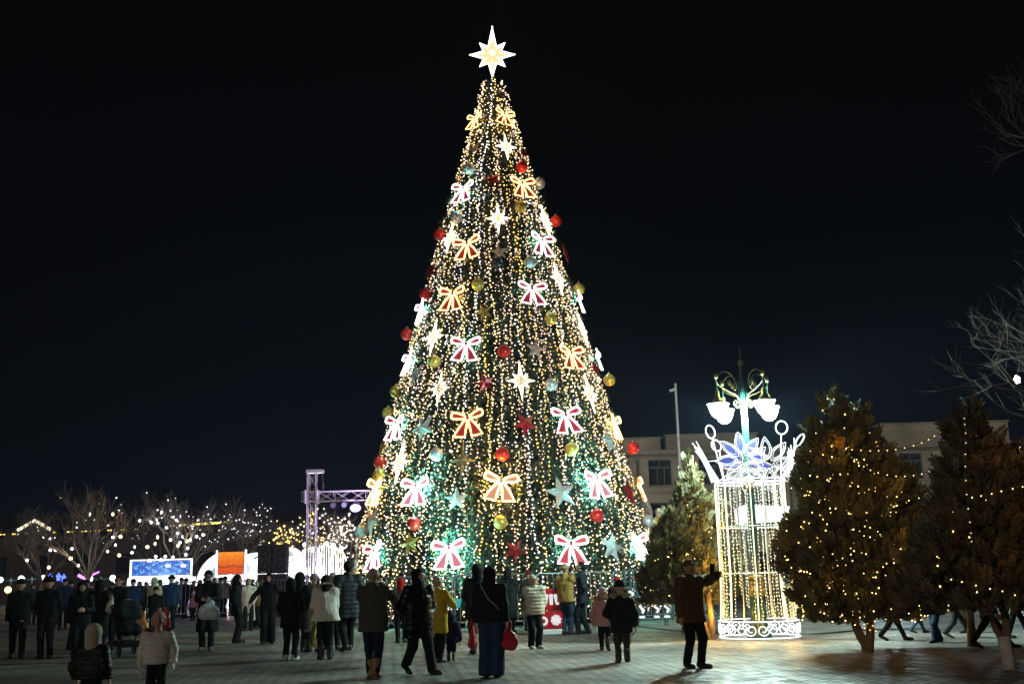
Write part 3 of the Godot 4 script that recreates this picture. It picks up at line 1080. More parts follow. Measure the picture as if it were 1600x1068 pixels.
# ------------------------------------------------------------------ the light column round the lamp
func build_light_column() -> void:
	var at := Vector3(5.21, 0, -24.43)
	var t := thing("light_column", "man-high white light cage topped with a crown of glowing petals, loops and wands", "light sculpture", at)
	var white := paint(Color(0.75, 0.74, 0.70), 0.4, 0.2)
	var tube_w := glow(Color(0.93, 0.96, 1.0), 1.5)
	var tube_y := glow(Color(1.0, 0.93, 0.62), 2.2)
	var rad := func(y: float) -> float: return 0.76 + 0.10 * pow(clampf(1.0 - y / 1.6, 0.0, 1.0), 2.0)
	# scrolled plinth
	for y in [0.06, 0.40]:
		var ring := MB.new()
		var p := PackedVector3Array()
		for k in 48:
			p.append(Vector3(cos(TAU * k / 48), 0, sin(TAU * k / 48)) * rad.call(0.0) + Vector3(0, y, 0))
		ring.tube(p, 0.015, 0.015, 6, true)
		part(t, "plinth_ring", ring.mesh(), tube_w)
	for k in 12:
		var a0 := TAU * k / 12.0
		var mb := MB.new()
		var p := PackedVector3Array()
		var sg := 1.0 if k % 2 == 0 else -1.0
		for j in 40:                                        # an S of two spirals bent round the drum
			var u := j / 39.0
			var th := (u - 0.5) * 2.0
			var w := TAU * 1.35 * absf(th)
			var r := 0.135 * (1.0 - 0.72 * absf(th))
			var cxx := signf(th) * 0.10
			var q := Vector2(cxx - signf(th) * cos(w) * r * 0.95, sin(w) * r * signf(th) * sg)
			var a := a0 + q.x / 0.86
			p.append(Vector3(cos(a) * 0.865, 0.23 + q.y * 0.95, sin(a) * 0.865))
		mb.tube(p, 0.0135, 0.0135, 5)
		part(t, "scroll", mb.mesh(), tube_w)
	# upright rods, and rings that hold them
	for k in 16:
		var a := TAU * (k + 0.5) / 16.0
		var p := PackedVector3Array()
		for j in 9:
			var y := lerpf(0.4, 3.38, j / 8.0)
			p.append(Vector3(cos(a), 0, sin(a)) * rad.call(y) + Vector3(0, y, 0))
		var mb := MB.new()
		mb.tube(p, 0.012, 0.012, 5)
		part(t, "upright", mb.mesh(), tube_y if k % 2 == 0 else white)
	for y in [1.4, 2.4, 3.36, 3.42]:
		var mb := MB.new()
		var p := PackedVector3Array()
		for k in 40:
			p.append(Vector3(cos(TAU * k / 40), 0, sin(TAU * k / 40)) * rad.call(y) + Vector3(0, y, 0))
		mb.tube(p, 0.012 if y < 3 else 0.016, 0.012 if y < 3 else 0.016, 5, true)
		part(t, "hoop", mb.mesh(), white if y < 3 else tube_w)
	# hanging strings with beads
	var warm := []
	var cool := []
	var wires := MB.new()
	for k in 34:
		var a := TAU * k / 34.0 + rng.randf_range(-0.02, 0.02)
		var low := 0.42 if rng.randf() < 0.75 else rng.randf_range(0.5, 1.5)
		var p := PackedVector3Array()
		var y := 3.34 - rng.randf() * 0.06
		var sway := rng.randf() * TAU
		while y > low:
			var r: float = rad.call(y) - 0.02
			var aa := a + 0.02 * sin(y * 2.0 + sway)
			var q := Vector3(cos(aa) * r, y, sin(aa) * r)
			p.append(q)
			var f := Transform3D(Basis().scaled(Vector3.ONE * rng.randf_range(0.75, 1.2)), q + Vector3(rng.randf_range(-0.015, 0.015), 0, rng.randf_range(-0.015, 0.015)))
			if y > 2.2 + 0.7 * sin(a * 2.0):
				cool.append(f)
			else:
				warm.append(f)
			y -= 0.075
		wires.tube(p, 0.004, 0.004, 3)
	part(t, "string_wires", wires.mesh(), white)
	many(t, "string_of_lights", bulb_mesh(0.0125), glow(Color(1.0, 0.82, 0.40), 3.2), warm)
	many(t, "string_of_lights", bulb_mesh(0.0125), glow(Color(1.0, 0.93, 0.74), 2.8), cool)
	# crown: three lotus fans of outlined petals, tilted out over the rim
	var blue := StandardMaterial3D.new()
	blue.albedo_color = Color(0.02, 0.04, 0.24)
	blue.roughness = 0.5
	blue.emission_enabled = true
	blue.emission = Color(0.02, 0.05, 0.75)
	blue.emission_energy_multiplier = 0.45
	var petal := PackedVector2Array()
	for k in 9:
		var u := k / 8.0
		petal.append(Vector2(0.115 * pow(sin(PI * u), 0.8) * (1.15 - 0.35 * u), u * 0.52 + 0.1))
	var out_l := PackedVector3Array()
	var in_l := PackedVector3Array()
	for s: float in [1.0, -1.0]:
		var m := petal.size()
		for k in range(1 if s < 0 else 0, m - (1 if s < 0 else 0)):
			var q := petal[k if s > 0 else m - 1 - k]
			out_l.append(Vector3(q.x * s, q.y, 0))
			in_l.append(Vector3(q.x * s * 0.68, 0.36 + (q.y - 0.36) * 0.74, 0))
	var ol := MB.new()
	ol.tube(out_l, 0.008, 0.008, 5, true)
	var il := MB.new()
	il.tube(in_l, 0.0055, 0.0055, 5, true)
	var fill := PackedVector2Array()
	for q in in_l:
		fill.append(Vector2(q.x, q.y))
	var pane := MB.new()
	pane.prism(fill, -0.006, 0.0)
	var olm := ol.mesh()
	var ilm := il.mesh()
	var pm := pane.mesh()
	for fan in [[-0.20, 3.86, 0.42, 0.1, true], [0.33, 3.72, 0.55, -0.25, false], [0.05, 3.80, -0.45, 3.1, true]]:
		var base := Transform3D(Basis(Vector3.UP, fan[3]) * Basis(Vector3.RIGHT, -0.12), Vector3(fan[0], fan[1], fan[2]))
		for k in 8:
			var pf := base * Transform3D(Basis(Vector3.BACK, deg_to_rad(k * 45.0 + 4.0)), Vector3(0, 0, 0.012 * (k % 2)))
			var pet := part(t, "petal", olm, tube_w, pf)
			part(pet, "inner_outline", ilm, tube_w)
			if fan[4] and (k < 3 or k > 5):
				part(pet, "pane", pm, blue)
	# wings: sheaves of glowing tubes leaning out to both sides
	var wing := RandomNumberGenerator.new()
	wing.seed = 3
	for s: float in [-1.0, 1.0]:
		for k in 11:
			var mb := MB.new()
			var a := wing.randf_range(-0.09, 0.09)
			var tip := Vector3(s * (1.24 if s < 0 else 1.02), 4.34, 0.1)
			var q0 := Vector3(s * wing.randf_range(0.68, 0.80), 3.4, wing.randf_range(-0.22, 0.22))
			var len := wing.randf_range(0.55, 1.0)
			var q2 := q0.lerp(tip + Vector3(a, a * 0.5, wing.randf_range(-0.12, 0.12)), len)
			var q1 := q0.lerp(q2, 0.5) + Vector3(-s * 0.03 if s < 0 else 0.11, 0, 0)
			mb.tube(smooth_path([q0, q1, q2], 5), 0.012, 0.011, 5)
			part(t, "wand", mb.mesh(), tube_w)
	# loops on stems
	for l in [[Vector3(-0.84, 4.50, 0.25), 0.095, 0.15, Vector3(-0.62, 3.42, 0.3), 0.25], [Vector3(-0.64, 4.24, -0.2), 0.10, 0.13, Vector3(-0.5, 3.42, -0.3), 0.5], [Vector3(0.77, 4.56, 0.2), 0.13, 0.15, Vector3(0.66, 3.42, 0.25), -0.15], [Vector3(1.18, 4.28, 0.1), 0.06, 0.16, Vector3(0.74, 3.42, 0.1), -0.62]]:
		var mb := MB.new()
		var b := Basis(Vector3.BACK, l[4])
		mb.tube(arc(l[0], b.x * l[1], b.y * l[2], 0, TAU * 23.0 / 24.0, 23), 0.017, 0.017, 6, true)
		var lp := part(t, "loop", mb.mesh(), tube_w)
		rod(lp, "stem", l[3], l[0] - b.y * l[2], 0.015, tube_w)
	# braces from the crown to the rim
	for q in [[Vector3(-0.7, 3.42, 0.2), Vector3(-0.2, 3.75, 0.42)], [Vector3(0.7, 3.6, 0.3), Vector3(1.0, 4.0, 0.1)], [Vector3(0.35, 3.42, 0.6), Vector3(0.95, 3.95, 0.1)], [Vector3(-0.05, 3.42, 0.7), Vector3(-0.3, 3.7, 0.45)], [Vector3(-0.98, 3.86, 0.1), Vector3(-0.4, 3.86, 0.4)]]:
		rod(t, "brace", q[0], q[1], 0.009, tube_w)
	for q in [Vector3(-0.35, 0.5, 0.92), Vector3(0.5, 0.5, 0.85), Vector3(-0.98, 0.6, 0.0), Vector3(-0.88, 1.6, 0.15), Vector3(0.88, 1.5, 0.15), Vector3(-0.86, 2.6, 0.1)]:
		omni(t, q, Color(1.0, 0.76, 0.26), 0.8, 0.06)

# ------------------------------------------------------------------ evergreens with string lights
func spray_mesh() -> ArrayMesh:
	if protos.has("spray"):
		return protos["spray"]
	var mb := MB.new()
	var r := RandomNumberGenerator.new()
	r.seed = 12
	mb.tube(PackedVector3Array([Vector3.ZERO, Vector3(0, 0.3, 0)]), 0.006, 0.002, 3)
	for k in 20:                                             # flat fans of scale leaves
		var y := 0.03 + 0.27 * k / 20.0
		var s := 1.0 if k % 2 == 0 else -1.0
		var l := 0.15 * (1.0 - 0.55 * k / 20.0) * r.randf_range(0.8, 1.2)
		var d := Vector3(s * 0.8, 0.75, r.randf_range(-0.35, 0.35)).normalized()
		var p := Vector3(0, y, r.randf_range(-0.01, 0.01))
		var w := Vector3(-d.y, d.x, 0.3 * s).normalized() * 0.017
		mb.quad(p, p + d * l * 0.5 - w, p + d * l, p + d * l * 0.5 + w)
	protos["spray"] = mb.mesh()
	return protos["spray"]

func inside_crown(q: Vector3, spires: Array) -> float:       # above 0 inside
	var best := -9.0
	for s in spires:
		var b: Vector3 = s[0]
		var top: float = s[1]
		var r: float = s[2]
		var u := (q.y - b.y) / (top - b.y)
		if u < -0.02 or u > 1.0:
			continue
		var prof := r * pow(maxf(1.0 - u, 0.0), 0.82) * (0.72 + 0.28 * clampf(u * 5.0, 0.0, 1.0))
		var d := Vector2(q.x - b.x, q.z - b.z).length()
		best = maxf(best, 1.0 - d / maxf(prof, 0.01))
	return best

func evergreen(t: Node3D, spires: Array, count: int, leaf: Color, sz: float, bulbs: int, seed_: int, power := 3.0) -> void:
	var r := RandomNumberGenerator.new()
	r.seed = seed_
	var fn := FastNoiseLite.new()
	fn.seed = seed_
	fn.frequency = 1.1
	var lo := Vector3(99, 99, 99)
	var hi := -lo
	for s in spires:
		var b: Vector3 = s[0]
		var rd: float = s[2]
		lo = lo.min(Vector3(b.x - rd, b.y, b.z - rd))
		hi = hi.max(Vector3(b.x + rd, s[1], b.z + rd))
	var xfs := []
	var cols := []
	var lights := []
	var tries := 0
	while xfs.size() < count and tries < count * 60:
		tries += 1
		var q := Vector3(r.randf_range(lo.x, hi.x), r.randf_range(lo.y, hi.y), r.randf_range(lo.z, hi.z))
		var ins := inside_crown(q, spires) + fn.get_noise_3dv(q) * 0.88
		if ins < 0.0 or ins > 0.75:
			continue
		if fn.get_noise_3dv(q * 2.3 + Vector3(40, 0, 0)) < -0.22:
			continue
		var cen := Vector3.ZERO
		var bd := 99.0
		for s in spires:
			var b: Vector3 = s[0]
			var dd := Vector2(q.x - b.x, q.z - b.z).length() / float(s[2])
			if dd < bd and q.y < float(s[1]):
				bd = dd
				cen = b
		var away := Vector3(q.x - cen.x, 0, q.z - cen.z).normalized()
		var up := (Vector3.UP * r.randf_range(0.5, 1.4) + away * r.randf_range(0.3, 1.0) + Vector3(r.randf_range(-0.5, 0.5), 0, r.randf_range(-0.5, 0.5))).normalized()
		var x := up.cross(Vector3(r.randf_range(-1, 1), 0.1, r.randf_range(-1, 1))).normalized()
		var k := sz * r.randf_range(0.7, 1.35)
		xfs.append(Transform3D(Basis(x * k, up * k, x.cross(up) * k), q))
		var g := r.randf_range(0.55, 1.35)
		var brown := clampf(fn.get_noise_3dv(q * 0.9) * 0.9 + r.randf_range(0.0, 0.4), 0.0, 1.0)
		cols.append(leaf.lerp(Color(leaf.r * 1.2, leaf.g * 0.9, leaf.b * 0.7), brown) * g)
		if lights.size() < bulbs and ins < 0.30 and r.randf() < float(bulbs) / count * 2.6:
			lights.append(Transform3D(Basis().scaled(Vector3.ONE * r.randf_range(0.7, 1.2)), q + away * 0.09))
	var mm := vertex_paint(0.75)
	many(t, "foliage", spray_mesh(), mm, xfs, cols)
	if bulbs > 0:
		many(t, "string_of_lights", bulb_mesh(0.0125), glow(Color(1.0, 0.66, 0.20), power * 2.2), lights)

func limb(t: Node3D, nm: String, pts: Array, r0: float, r1: float, mat: Material) -> void:
	var mb := MB.new()
	mb.tube(smooth_path(pts, 5), r0, r1, 9)
	part(t, nm, mb.mesh(), mat)

func light_string(nm: String, label: String, pts: Array, k: int, step: int) -> void:
	var t := thing(nm, label, "string lights", Vector3.ZERO, 0, "")
	var p := smooth_path(pts, k)
	var mb := MB.new()
	mb.tube(p, 0.005, 0.005, 4)
	part(t, "cable", mb.mesh(), paint(Color(0.12, 0.09, 0.05), 0.7))
	var bm := bulb_mesh(0.0115)
	for j in range(0, p.size(), step):
		part(t, "bulb", bm, glow(Color(1.0, 0.76, 0.32), 3.0), Transform3D(Basis(), p[j] + Vector3(0, -0.015, 0)))

func build_thujas() -> void:
	var bark := paint(Color(0.20, 0.13, 0.07), 0.85, 0, "grain")
	var white := paint(Color(0.62, 0.58, 0.52), 0.85, 0, "grain")
	var leaf := Color(0.115, 0.108, 0.044)
	# the big one right of the column: forked trunk, two tops
	var a := thing("thuja_tree", "big twin-topped thuja with forked amber-lit trunk, netted with yellow lights", "tree", Vector3(6.24, 0, -20.34))
	limb(a, "trunk", [Vector3(0, -0.05, 0), Vector3(0.0, 0.12, 0), Vector3(-0.10, 0.3, 0), Vector3(-0.22, 0.7, 0), Vector3(-0.3, 1.4, 0), Vector3(-0.35, 2.6, 0), Vector3(-0.42, 4.0, 0)], 0.11, 0.03, bark)
	limb(a, "trunk", [Vector3(0.03, -0.05, 0.02), Vector3(0.05, 0.14, 0.02), Vector3(0.09, 0.35, 0.02), Vector3(0.11, 0.8, 0), Vector3(0.1, 1.6, 0), Vector3(0.15, 2.6, 0), Vector3(0.15, 3.6, 0)], 0.10, 0.03, bark)
	evergreen(a, [[Vector3(-0.32, 0.62, 0), 4.85, 1.05], [Vector3(0.25, 0.66, -0.2), 4.5, 1.1], [Vector3(0.2, 0.5, 0.1), 3.2, 1.2], [Vector3(0.85, 0.7, -0.3), 3.1, 0.8], [Vector3(-0.6, 0.75, 0.1), 2.3, 0.5], [Vector3(0.8, 1.4, 0.1), 3.55, 0.5]], 6000, leaf, 0.95, 1150, 41)
	for k in 5:
		var ang := k * 1.3
		limb(a, "bough", [Vector3(-0.3 + 0.1 * k, 1.0 + 0.35 * k, 0), Vector3(0.4 * cos(ang), 1.25 + 0.4 * k, 0.4 * sin(ang)), Vector3(0.9 * cos(ang), 1.7 + 0.4 * k, 0.8 * sin(ang))], 0.03, 0.008, bark)
	var wrap := []
	for k in 46:
		var u := k / 45.0
		wrap.append(Transform3D(Basis(), Vector3(0.09 + 0.02 * u + 0.1 * cos(k * 1.9), 0.35 + u * 1.1, 0.02 + 0.1 * sin(k * 1.9))))
	many(a, "trunk_lights", bulb_mesh(0.012), glow(Color(1.0, 0.66, 0.18), 3.5), wrap)
	for q in [Vector3(0.1, 0.75, 0.35), Vector3(-0.5, 3.55, 0.75)]:
		omni(a, q, Color(1.0, 0.62, 0.18), 0.04, 0.05)
	for q in [Vector3(-0.9, 1.2, 1.3), Vector3(0.2, 1.1, 1.6), Vector3(1.0, 1.4, 1.2), Vector3(-0.6, 1.9, 1.35), Vector3(0.5, 2.0, 1.4), Vector3(-0.3, 2.7, 1.15), Vector3(0.4, 2.9, 0.95), Vector3(-0.5, 3.5, 0.85), Vector3(0.25, 3.6, 0.8)]:
		omni(a, q, Color(1.0, 0.72, 0.28), 0.045, 0.05)
	# the dark one at the right edge, whitewashed foot
	var b := thing("thuja_tree", "dark brown thuja at the right edge with whitewashed trunk foot", "tree", Vector3(7.05, 0, -16.41))
	limb(b, "trunk", [Vector3(0.03, 0.44, 0), Vector3(0.05, 0.7, 0), Vector3(-0.02, 1.2, 0), Vector3(-0.1, 2.4, 0), Vector3(-0.12, 3.4, 0)], 0.07, 0.02, bark)
	limb(b, "trunk", [Vector3(-0.02, 0.42, 0.01), Vector3(-0.13, 0.62, 0), Vector3(-0.17, 1.1, 0), Vector3(-0.3, 2.0, 0)], 0.055, 0.02, bark)
	limb(b, "whitewashed_foot", [Vector3(0.02, -0.05, 0), Vector3(0.02, 0.15, 0), Vector3(0.0, 0.3, 0), Vector3(-0.01, 0.46, 0)], 0.085, 0.095, white)
	evergreen(b, [[Vector3(-0.12, 0.8, 0), 3.95, 1.05], [Vector3(0.6, 0.85, 0), 3.2, 0.95], [Vector3(-0.05, 0.78, -0.2), 2.4, 1.25]], 4600, Color(0.10, 0.082, 0.038), 0.9, 120, 55)
	for q in [Vector3(-0.4, 1.5, 1.35), Vector3(0.1, 2.3, 1.2), Vector3(-0.1, 3.1, 0.85)]:
		omni(b, q, Color(1.0, 0.66, 0.24), 0.035, 0.05)
	# one more between and behind them
	var c := thing("thuja_tree", "shadowy thuja crown between the twin-topped one and the right edge", "tree", Vector3(8.35, 0, -20.9))
	limb(c, "trunk", [Vector3(0, -0.05, 0), Vector3(0.05, 0.8, 0), Vector3(0, 2.6, 0)], 0.09, 0.03, bark)
	evergreen(c, [[Vector3(0, 0.95, 0), 2.9, 1.0], [Vector3(0.5, 0.98, -0.2), 2.4, 0.9], [Vector3(-0.5, 0.95, 0), 2.3, 0.8]], 3400, Color(0.09, 0.078, 0.036), 0.95, 160, 71)
	# left of the column, lit yellow by it
	var d := thing("thuja_tree", "yellow-lit thuja with two pale stems left of the light column", "tree", Vector3(4.22, 0, -24.9))
	limb(d, "trunk", [Vector3(0, -0.05, 0.2), Vector3(0.0, 0.5, 0.2), Vector3(-0.02, 1.2, 0), Vector3(-0.1, 2.8, -0.3), Vector3(-0.1, 4.1, -0.4)], 0.09, 0.02, bark)
	limb(d, "trunk", [Vector3(-0.06, -0.05, 0.25), Vector3(-0.2, 0.45, 0.2), Vector3(-0.4, 1.1, 0.0), Vector3(-0.6, 1.9, -0.1)], 0.07, 0.03, bark)
	evergreen(d, [[Vector3(-0.22, 0.75, -0.4), 4.15, 0.6], [Vector3(-0.6, 0.72, -0.2), 2.9, 0.85], [Vector3(-0.35, 0.8, -1.0), 3.2, 0.85], [Vector3(0.45, 0.85, -1.5), 3.4, 0.6]], 5200, Color(0.105, 0.10, 0.042), 0.85, 420, 83, 2.4)
	var e := thing("thuja_tree", "low pale thuja bush behind the man in the brown parka", "tree", Vector3(4.0, 0, -27.4))
	limb(e, "trunk", [Vector3(0, -0.05, 0), Vector3(0.03, 0.6, 0), Vector3(0, 1.6, 0)], 0.07, 0.02, bark)
	evergreen(e, [[Vector3(0.1, 0.6, 0), 2.15, 0.45], [Vector3(0.5, 0.7, 0), 2.2, 0.55], [Vector3(-0.15, 0.75, -0.1), 1.8, 0.3]], 2000, Color(0.12, 0.115, 0.05), 0.85, 150, 97, 2.0)
	# strings slung between the trees
	light_string("string_light_garland", "upper yellow string of bulbs sagging between the two thuja tops", [Vector3(5.93, 3.57, -19.50), Vector3(6.30, 3.51, -19.30), Vector3(6.65, 3.49, -19.00), Vector3(6.85, 3.52, -18.30), Vector3(6.91, 3.61, -17.60), Vector3(6.94, 3.71, -16.90)], 6, 2)
	light_string("string_light_garland", "lower yellow string of bulbs sagging before the building's window", [Vector3(6.07, 3.38, -19.50), Vector3(6.24, 3.16, -19.20), Vector3(6.54, 3.01, -18.80), Vector3(6.76, 2.99, -18.20), Vector3(6.82, 3.05, -17.50), Vector3(6.75, 3.08, -16.80)], 6, 2)
	light_string("string_light_garland", "yellow string of bulbs running down the middle of the dark thuja at the right edge", [Vector3(6.53, 3.58, -15.70), Vector3(6.48, 3.31, -15.60), Vector3(6.39, 2.93, -15.50), Vector3(6.32, 2.47, -15.40), Vector3(6.28, 2.03, -15.30), Vector3(6.23, 1.77, -15.20)], 7, 3)
	light_string("string_light_garland", "yellow string of bulbs crossing low over the dark thuja at the right edge", [Vector3(5.86, 1.32, -15.10), Vector3(6.02, 1.27, -15.00), Vector3(6.27, 1.20, -15.00), Vector3(6.49, 1.15, -15.00), Vector3(6.73, 1.08, -15.10)], 4, 3)
	light_string("string_light_garland", "yellow string of bulbs from the dark thuja towards the right edge above head height", [Vector3(6.35, 2.42, -15.30), Vector3(6.54, 2.45, -15.20), Vector3(6.77, 2.50, -15.20), Vector3(7.07, 2.55, -15.30)], 5, 3)

# ------------------------------------------------------------------ bare trees
func bare_tree(t: Node3D, h: float, spread: float, seed_: int, col: Color, bushy := 1.0) -> Array:
	var r := RandomNumberGenerator.new()
	r.seed = seed_
	var trunk := MB.new()
	var fork := Vector3(r.randf_range(-0.1, 0.1), h * 0.24, 0)
	trunk.tube(smooth_path([Vector3(0, -0.05, 0), Vector3(0.03, h * 0.1, 0.02), fork], 4), h * 0.026, h * 0.020, 9)
	var m := paint(col, 0.85, 0, "grain")
	part(t, "trunk", trunk.mesh(), m)
	var tips := []
	var twigs := MB.new()
	for k in 5:
		var a := TAU * k / 5.0 + r.randf_range(-0.4, 0.4)
		var d := Vector3(cos(a) * spread, 1.0, sin(a) * spread).normalized()
		var bough := MB.new()
		grow(bough, twigs, tips, fork, d, h * 0.34, h * 0.013, 4, r, bushy)
		part(t, "bough", bough.mesh(), m)
	part(t, "twigs", twigs.mesh(), m, Transform3D(), "stuff")
	return tips

func grow(bough: MB, twigs: MB, tips: Array, p: Vector3, d: Vector3, l: float, r0: float, level: int, r: RandomNumberGenerator, bushy: float, thin := 0.007) -> void:
	var pts := PackedVector3Array([p])
	var q := p
	var dir := d
	for k in 3:
		dir = (dir + Vector3(r.randf_range(-0.22, 0.22), r.randf_range(-0.08, 0.16), r.randf_range(-0.22, 0.22))).normalized()
		q += dir * l / 3.0
		pts.append(q)
	var rr := maxf(r0, thin)
	if level == 4:
		bough.tube(pts, rr, rr * 0.6, 6)
	else:
		twigs.tube(pts, rr, maxf(rr * 0.55, thin * 0.7), 3)
	if level <= 0:
		return
	if level <= 2:
		tips.append(q)
	var n := 3 + int(r.randf() * 2.5 * bushy)
	for k in n:
		var u := r.randf_range(0.35, 1.0) if k > 0 else 1.0
		var at := pts[1].lerp(pts[3], clampf((u - 0.33) / 0.67, 0, 1))
		var ax := Vector3(r.randf_range(-1, 1), r.randf_range(-0.3, 0.8), r.randf_range(-1, 1)).normalized()
		var nd := (dir * 1.1 + ax * 0.95).normalized()
		grow(bough, twigs, tips, at, nd, l * r.randf_range(0.55, 0.75), r0 * 0.58, level - 1, r, bushy, thin)

func flower_mesh() -> ArrayMesh:
	if not protos.has("flower"):
		var mb := MB.new()
		for k in 5:
			var a := TAU * k / 5.0 + 0.3
			mb.ball(Vector3(cos(a) * 0.6, sin(a) * 0.6, 0), 0.36, 8, 5, Vector3(1, 1, 0.5))
		mb.ball(Vector3.ZERO, 0.34, 8, 5)
		protos["flower"] = mb.mesh()
	return protos["flower"]

func flower_light(at: Vector3, r: float, c: Color, e: float, label: String, group: String, lamp := 0.0) -> void:
	var p := part(self, "flower_light", flower_mesh(), glow(c, e), Transform3D(Basis(Vector3.UP, rng.randf_range(-0.6, 0.6)) * Basis(Vector3.BACK, rng.randf() * 6.0).scaled(Vector3.ONE * r), at))
	tag(p, label, "light", group)
	if lamp > 0:
		omni(self, at + Vector3(0, 0, r * 1.2), c, lamp, 0.1).name = numbered("flower_lamp")

func hang_flowers(spots: Array, r: float, c: Color, what: String, group: String, lamp: float) -> void:
	spots.sort_custom(func(p, q): return p.x < q.x)
	var ord := ["leftmost", "second from left", "third from left", "fourth from left", "fifth from left", "sixth from left", "seventh from left", "eighth from left", "ninth from left", "tenth from left", "eleventh from left", "twelfth from left", "rightmost"]
	var nth := 0
	var last := ""
	for k in spots.size():
		var x: float = spots[k].x
		var z := "in the wide bare tree at far left" if x < -27.5 else ("in the bare tree above the stroller" if x < -24.0 else ("over the blue panel's left end" if x < -20.9 else ("over the middle of the blue panel" if x < -19.4 else ("over the blue panel's right end" if x < -18.1 else "between blue panel and orange screen"))))
		nth = nth + 1 if z == last else 0
		last = z
		flower_light(spots[k], r, c, 3.6, "%s flower light, %s of those %s" % [what, ord[mini(nth, 12)], z], group, lamp if (k * 7) % 5 < 3 else 0.0)

func build_bare_trees() -> void:
	var grey := Color(0.21, 0.185, 0.16)
	var white := Color(0.95, 0.97, 1.0)
	var warm := Color(1.0, 0.80, 0.45)
	for b in [
		[Vector3(-30.5, 0, -71), 6.6, 0.9, 11, "wide bare tree at the far left with few white flower lights"],
		[Vector3(-26.8, 0, -69), 7.4, 0.55, 14, "tall bare tree with warm lights near its top, second from the left edge"],
		[Vector3(-23.6, 0, -73), 7.3, 0.6, 15, "tall bare tree left of the blue sparkling panel"],
		[Vector3(-20.6, 0, -68), 7.3, 0.65, 23, "bare tree thick with white lights above the blue sparkling panel"],
		[Vector3(-17.6, 0, -71), 6.8, 0.6, 29, "bare tree hung with lights between blue panel and orange screen"],
	]:
		var t := thing("bare_tree", b[4], "tree", b[0], 0, "bare lit trees behind the market")
		var tips: Array = bare_tree(t, b[1], b[2], b[3], grey)
		var xfs := []
		var r := RandomNumberGenerator.new()
		r.seed = b[3]
		for q in tips:
			if q.y > 1.6 and r.randf() < (0.22 if b[3] > 20 else 0.03):
				xfs.append(Transform3D(Basis().scaled(Vector3.ONE * r.randf_range(0.5, 1.3)), q))
		many(t, "string_of_lights", bulb_mesh(0.05), glow(white, 2.6), xfs)
	# loose white and warm flowers of light, as they hang in the branches
	hang_flowers([Vector3(-30.07, 4.53, -70.00), Vector3(-29.65, 4.40, -70.00), Vector3(-29.18, 3.65, -69.00), Vector3(-28.86, 3.65, -69.00), Vector3(-27.42, 3.67, -68.00), Vector3(-31.03, 3.08, -70.00), Vector3(-26.97, 2.65, -68.00), Vector3(-25.21, 3.45, -68.00), Vector3(-24.93, 4.30, -68.00), Vector3(-24.75, 3.83, -68.00), Vector3(-23.71, 3.34, -68.00), Vector3(-23.56, 3.68, -68.00), Vector3(-23.32, 5.27, -68.00), Vector3(-22.29, 5.29, -68.00), Vector3(-22.20, 5.09, -68.00), Vector3(-21.99, 5.75, -68.00), Vector3(-21.64, 4.80, -68.00), Vector3(-21.23, 5.45, -68.00), Vector3(-21.06, 5.25, -68.00), Vector3(-20.64, 4.39, -67.00), Vector3(-20.33, 4.19, -67.00), Vector3(-19.85, 3.99, -67.00), Vector3(-19.99, 3.49, -67.00), Vector3(-19.47, 4.17, -67.00), Vector3(-21.58, 3.02, -66.00), Vector3(-21.01, 3.01, -66.00), Vector3(-20.55, 2.96, -66.00), Vector3(-19.08, 4.27, -67.00), Vector3(-20.74, 3.98, -66.00), Vector3(-19.79, 3.09, -66.00), Vector3(-22.60, 5.14, -68.00), Vector3(-20.16, 3.81, -66.00)], 0.10, white, "white", "white flower lights in the bare trees", 0.3)
	hang_flowers([Vector3(-26.44, 5.75, -68.00), Vector3(-25.01, 5.71, -68.00), Vector3(-27.47, 3.09, -68.00), Vector3(-28.78, 2.58, -68.00), Vector3(-24.49, 3.20, -68.00), Vector3(-24.10, 4.29, -67.00), Vector3(-21.84, 4.19, -67.00), Vector3(-21.98, 3.81, -67.00), Vector3(-22.44, 3.63, -67.00), Vector3(-19.74, 3.88, -66.00), Vector3(-20.27, 3.63, -66.00)], 0.12, warm, "warm yellowish", "warm flower lights in the bare trees", 0.5)
	# yellow-wrapped trees behind the truss
	for b in [
		[Vector3(-14.0, 0, -70), 5.6, 0.75, 37, "bare tree with yellow bulbs wound along its boughs, left of the truss column"],
		[Vector3(-10.9, 0, -66), 5.5, 0.7, 43, "bare tree with white and yellow bulbs, right of the truss column"],
	]:
		var t := thing("bare_tree", b[4], "tree", b[0], 0, "bare lit trees behind the market")
		var tips: Array = bare_tree(t, b[1], b[2], b[3], Color(0.24, 0.18, 0.17))
		var xfs := []
		var r := RandomNumberGenerator.new()
		r.seed = b[3]
		for q in tips:
			if r.randf() < 0.55:
				xfs.append(Transform3D(Basis().scaled(Vector3.ONE * r.randf_range(0.6, 1.3)), q))
		many(t, "string_of_lights", bulb_mesh(0.065), glow(Color(1.0, 0.76, 0.22) if b[3] == 37 else Color(1.0, 0.9, 0.7), 3.0), xfs)
	# a leafless tree that reaches in from beyond the right edge
	var n := thing("bare_tree", "leafless tree reaching in from the right edge, lit white from inside", "tree", Vector3(12.2, 0, -20.2))
	var m := paint(Color(0.13, 0.115, 0.10), 0.85, 0, "grain")
	limb(n, "trunk", [Vector3(0, -0.05, 0), Vector3(0.05, 1.2, 0), Vector3(-0.1, 2.6, 0)], 0.2, 0.15, m)
	var r2 := RandomNumberGenerator.new()
	r2.seed = 77
	var tips2 := []
	var tw := MB.new()
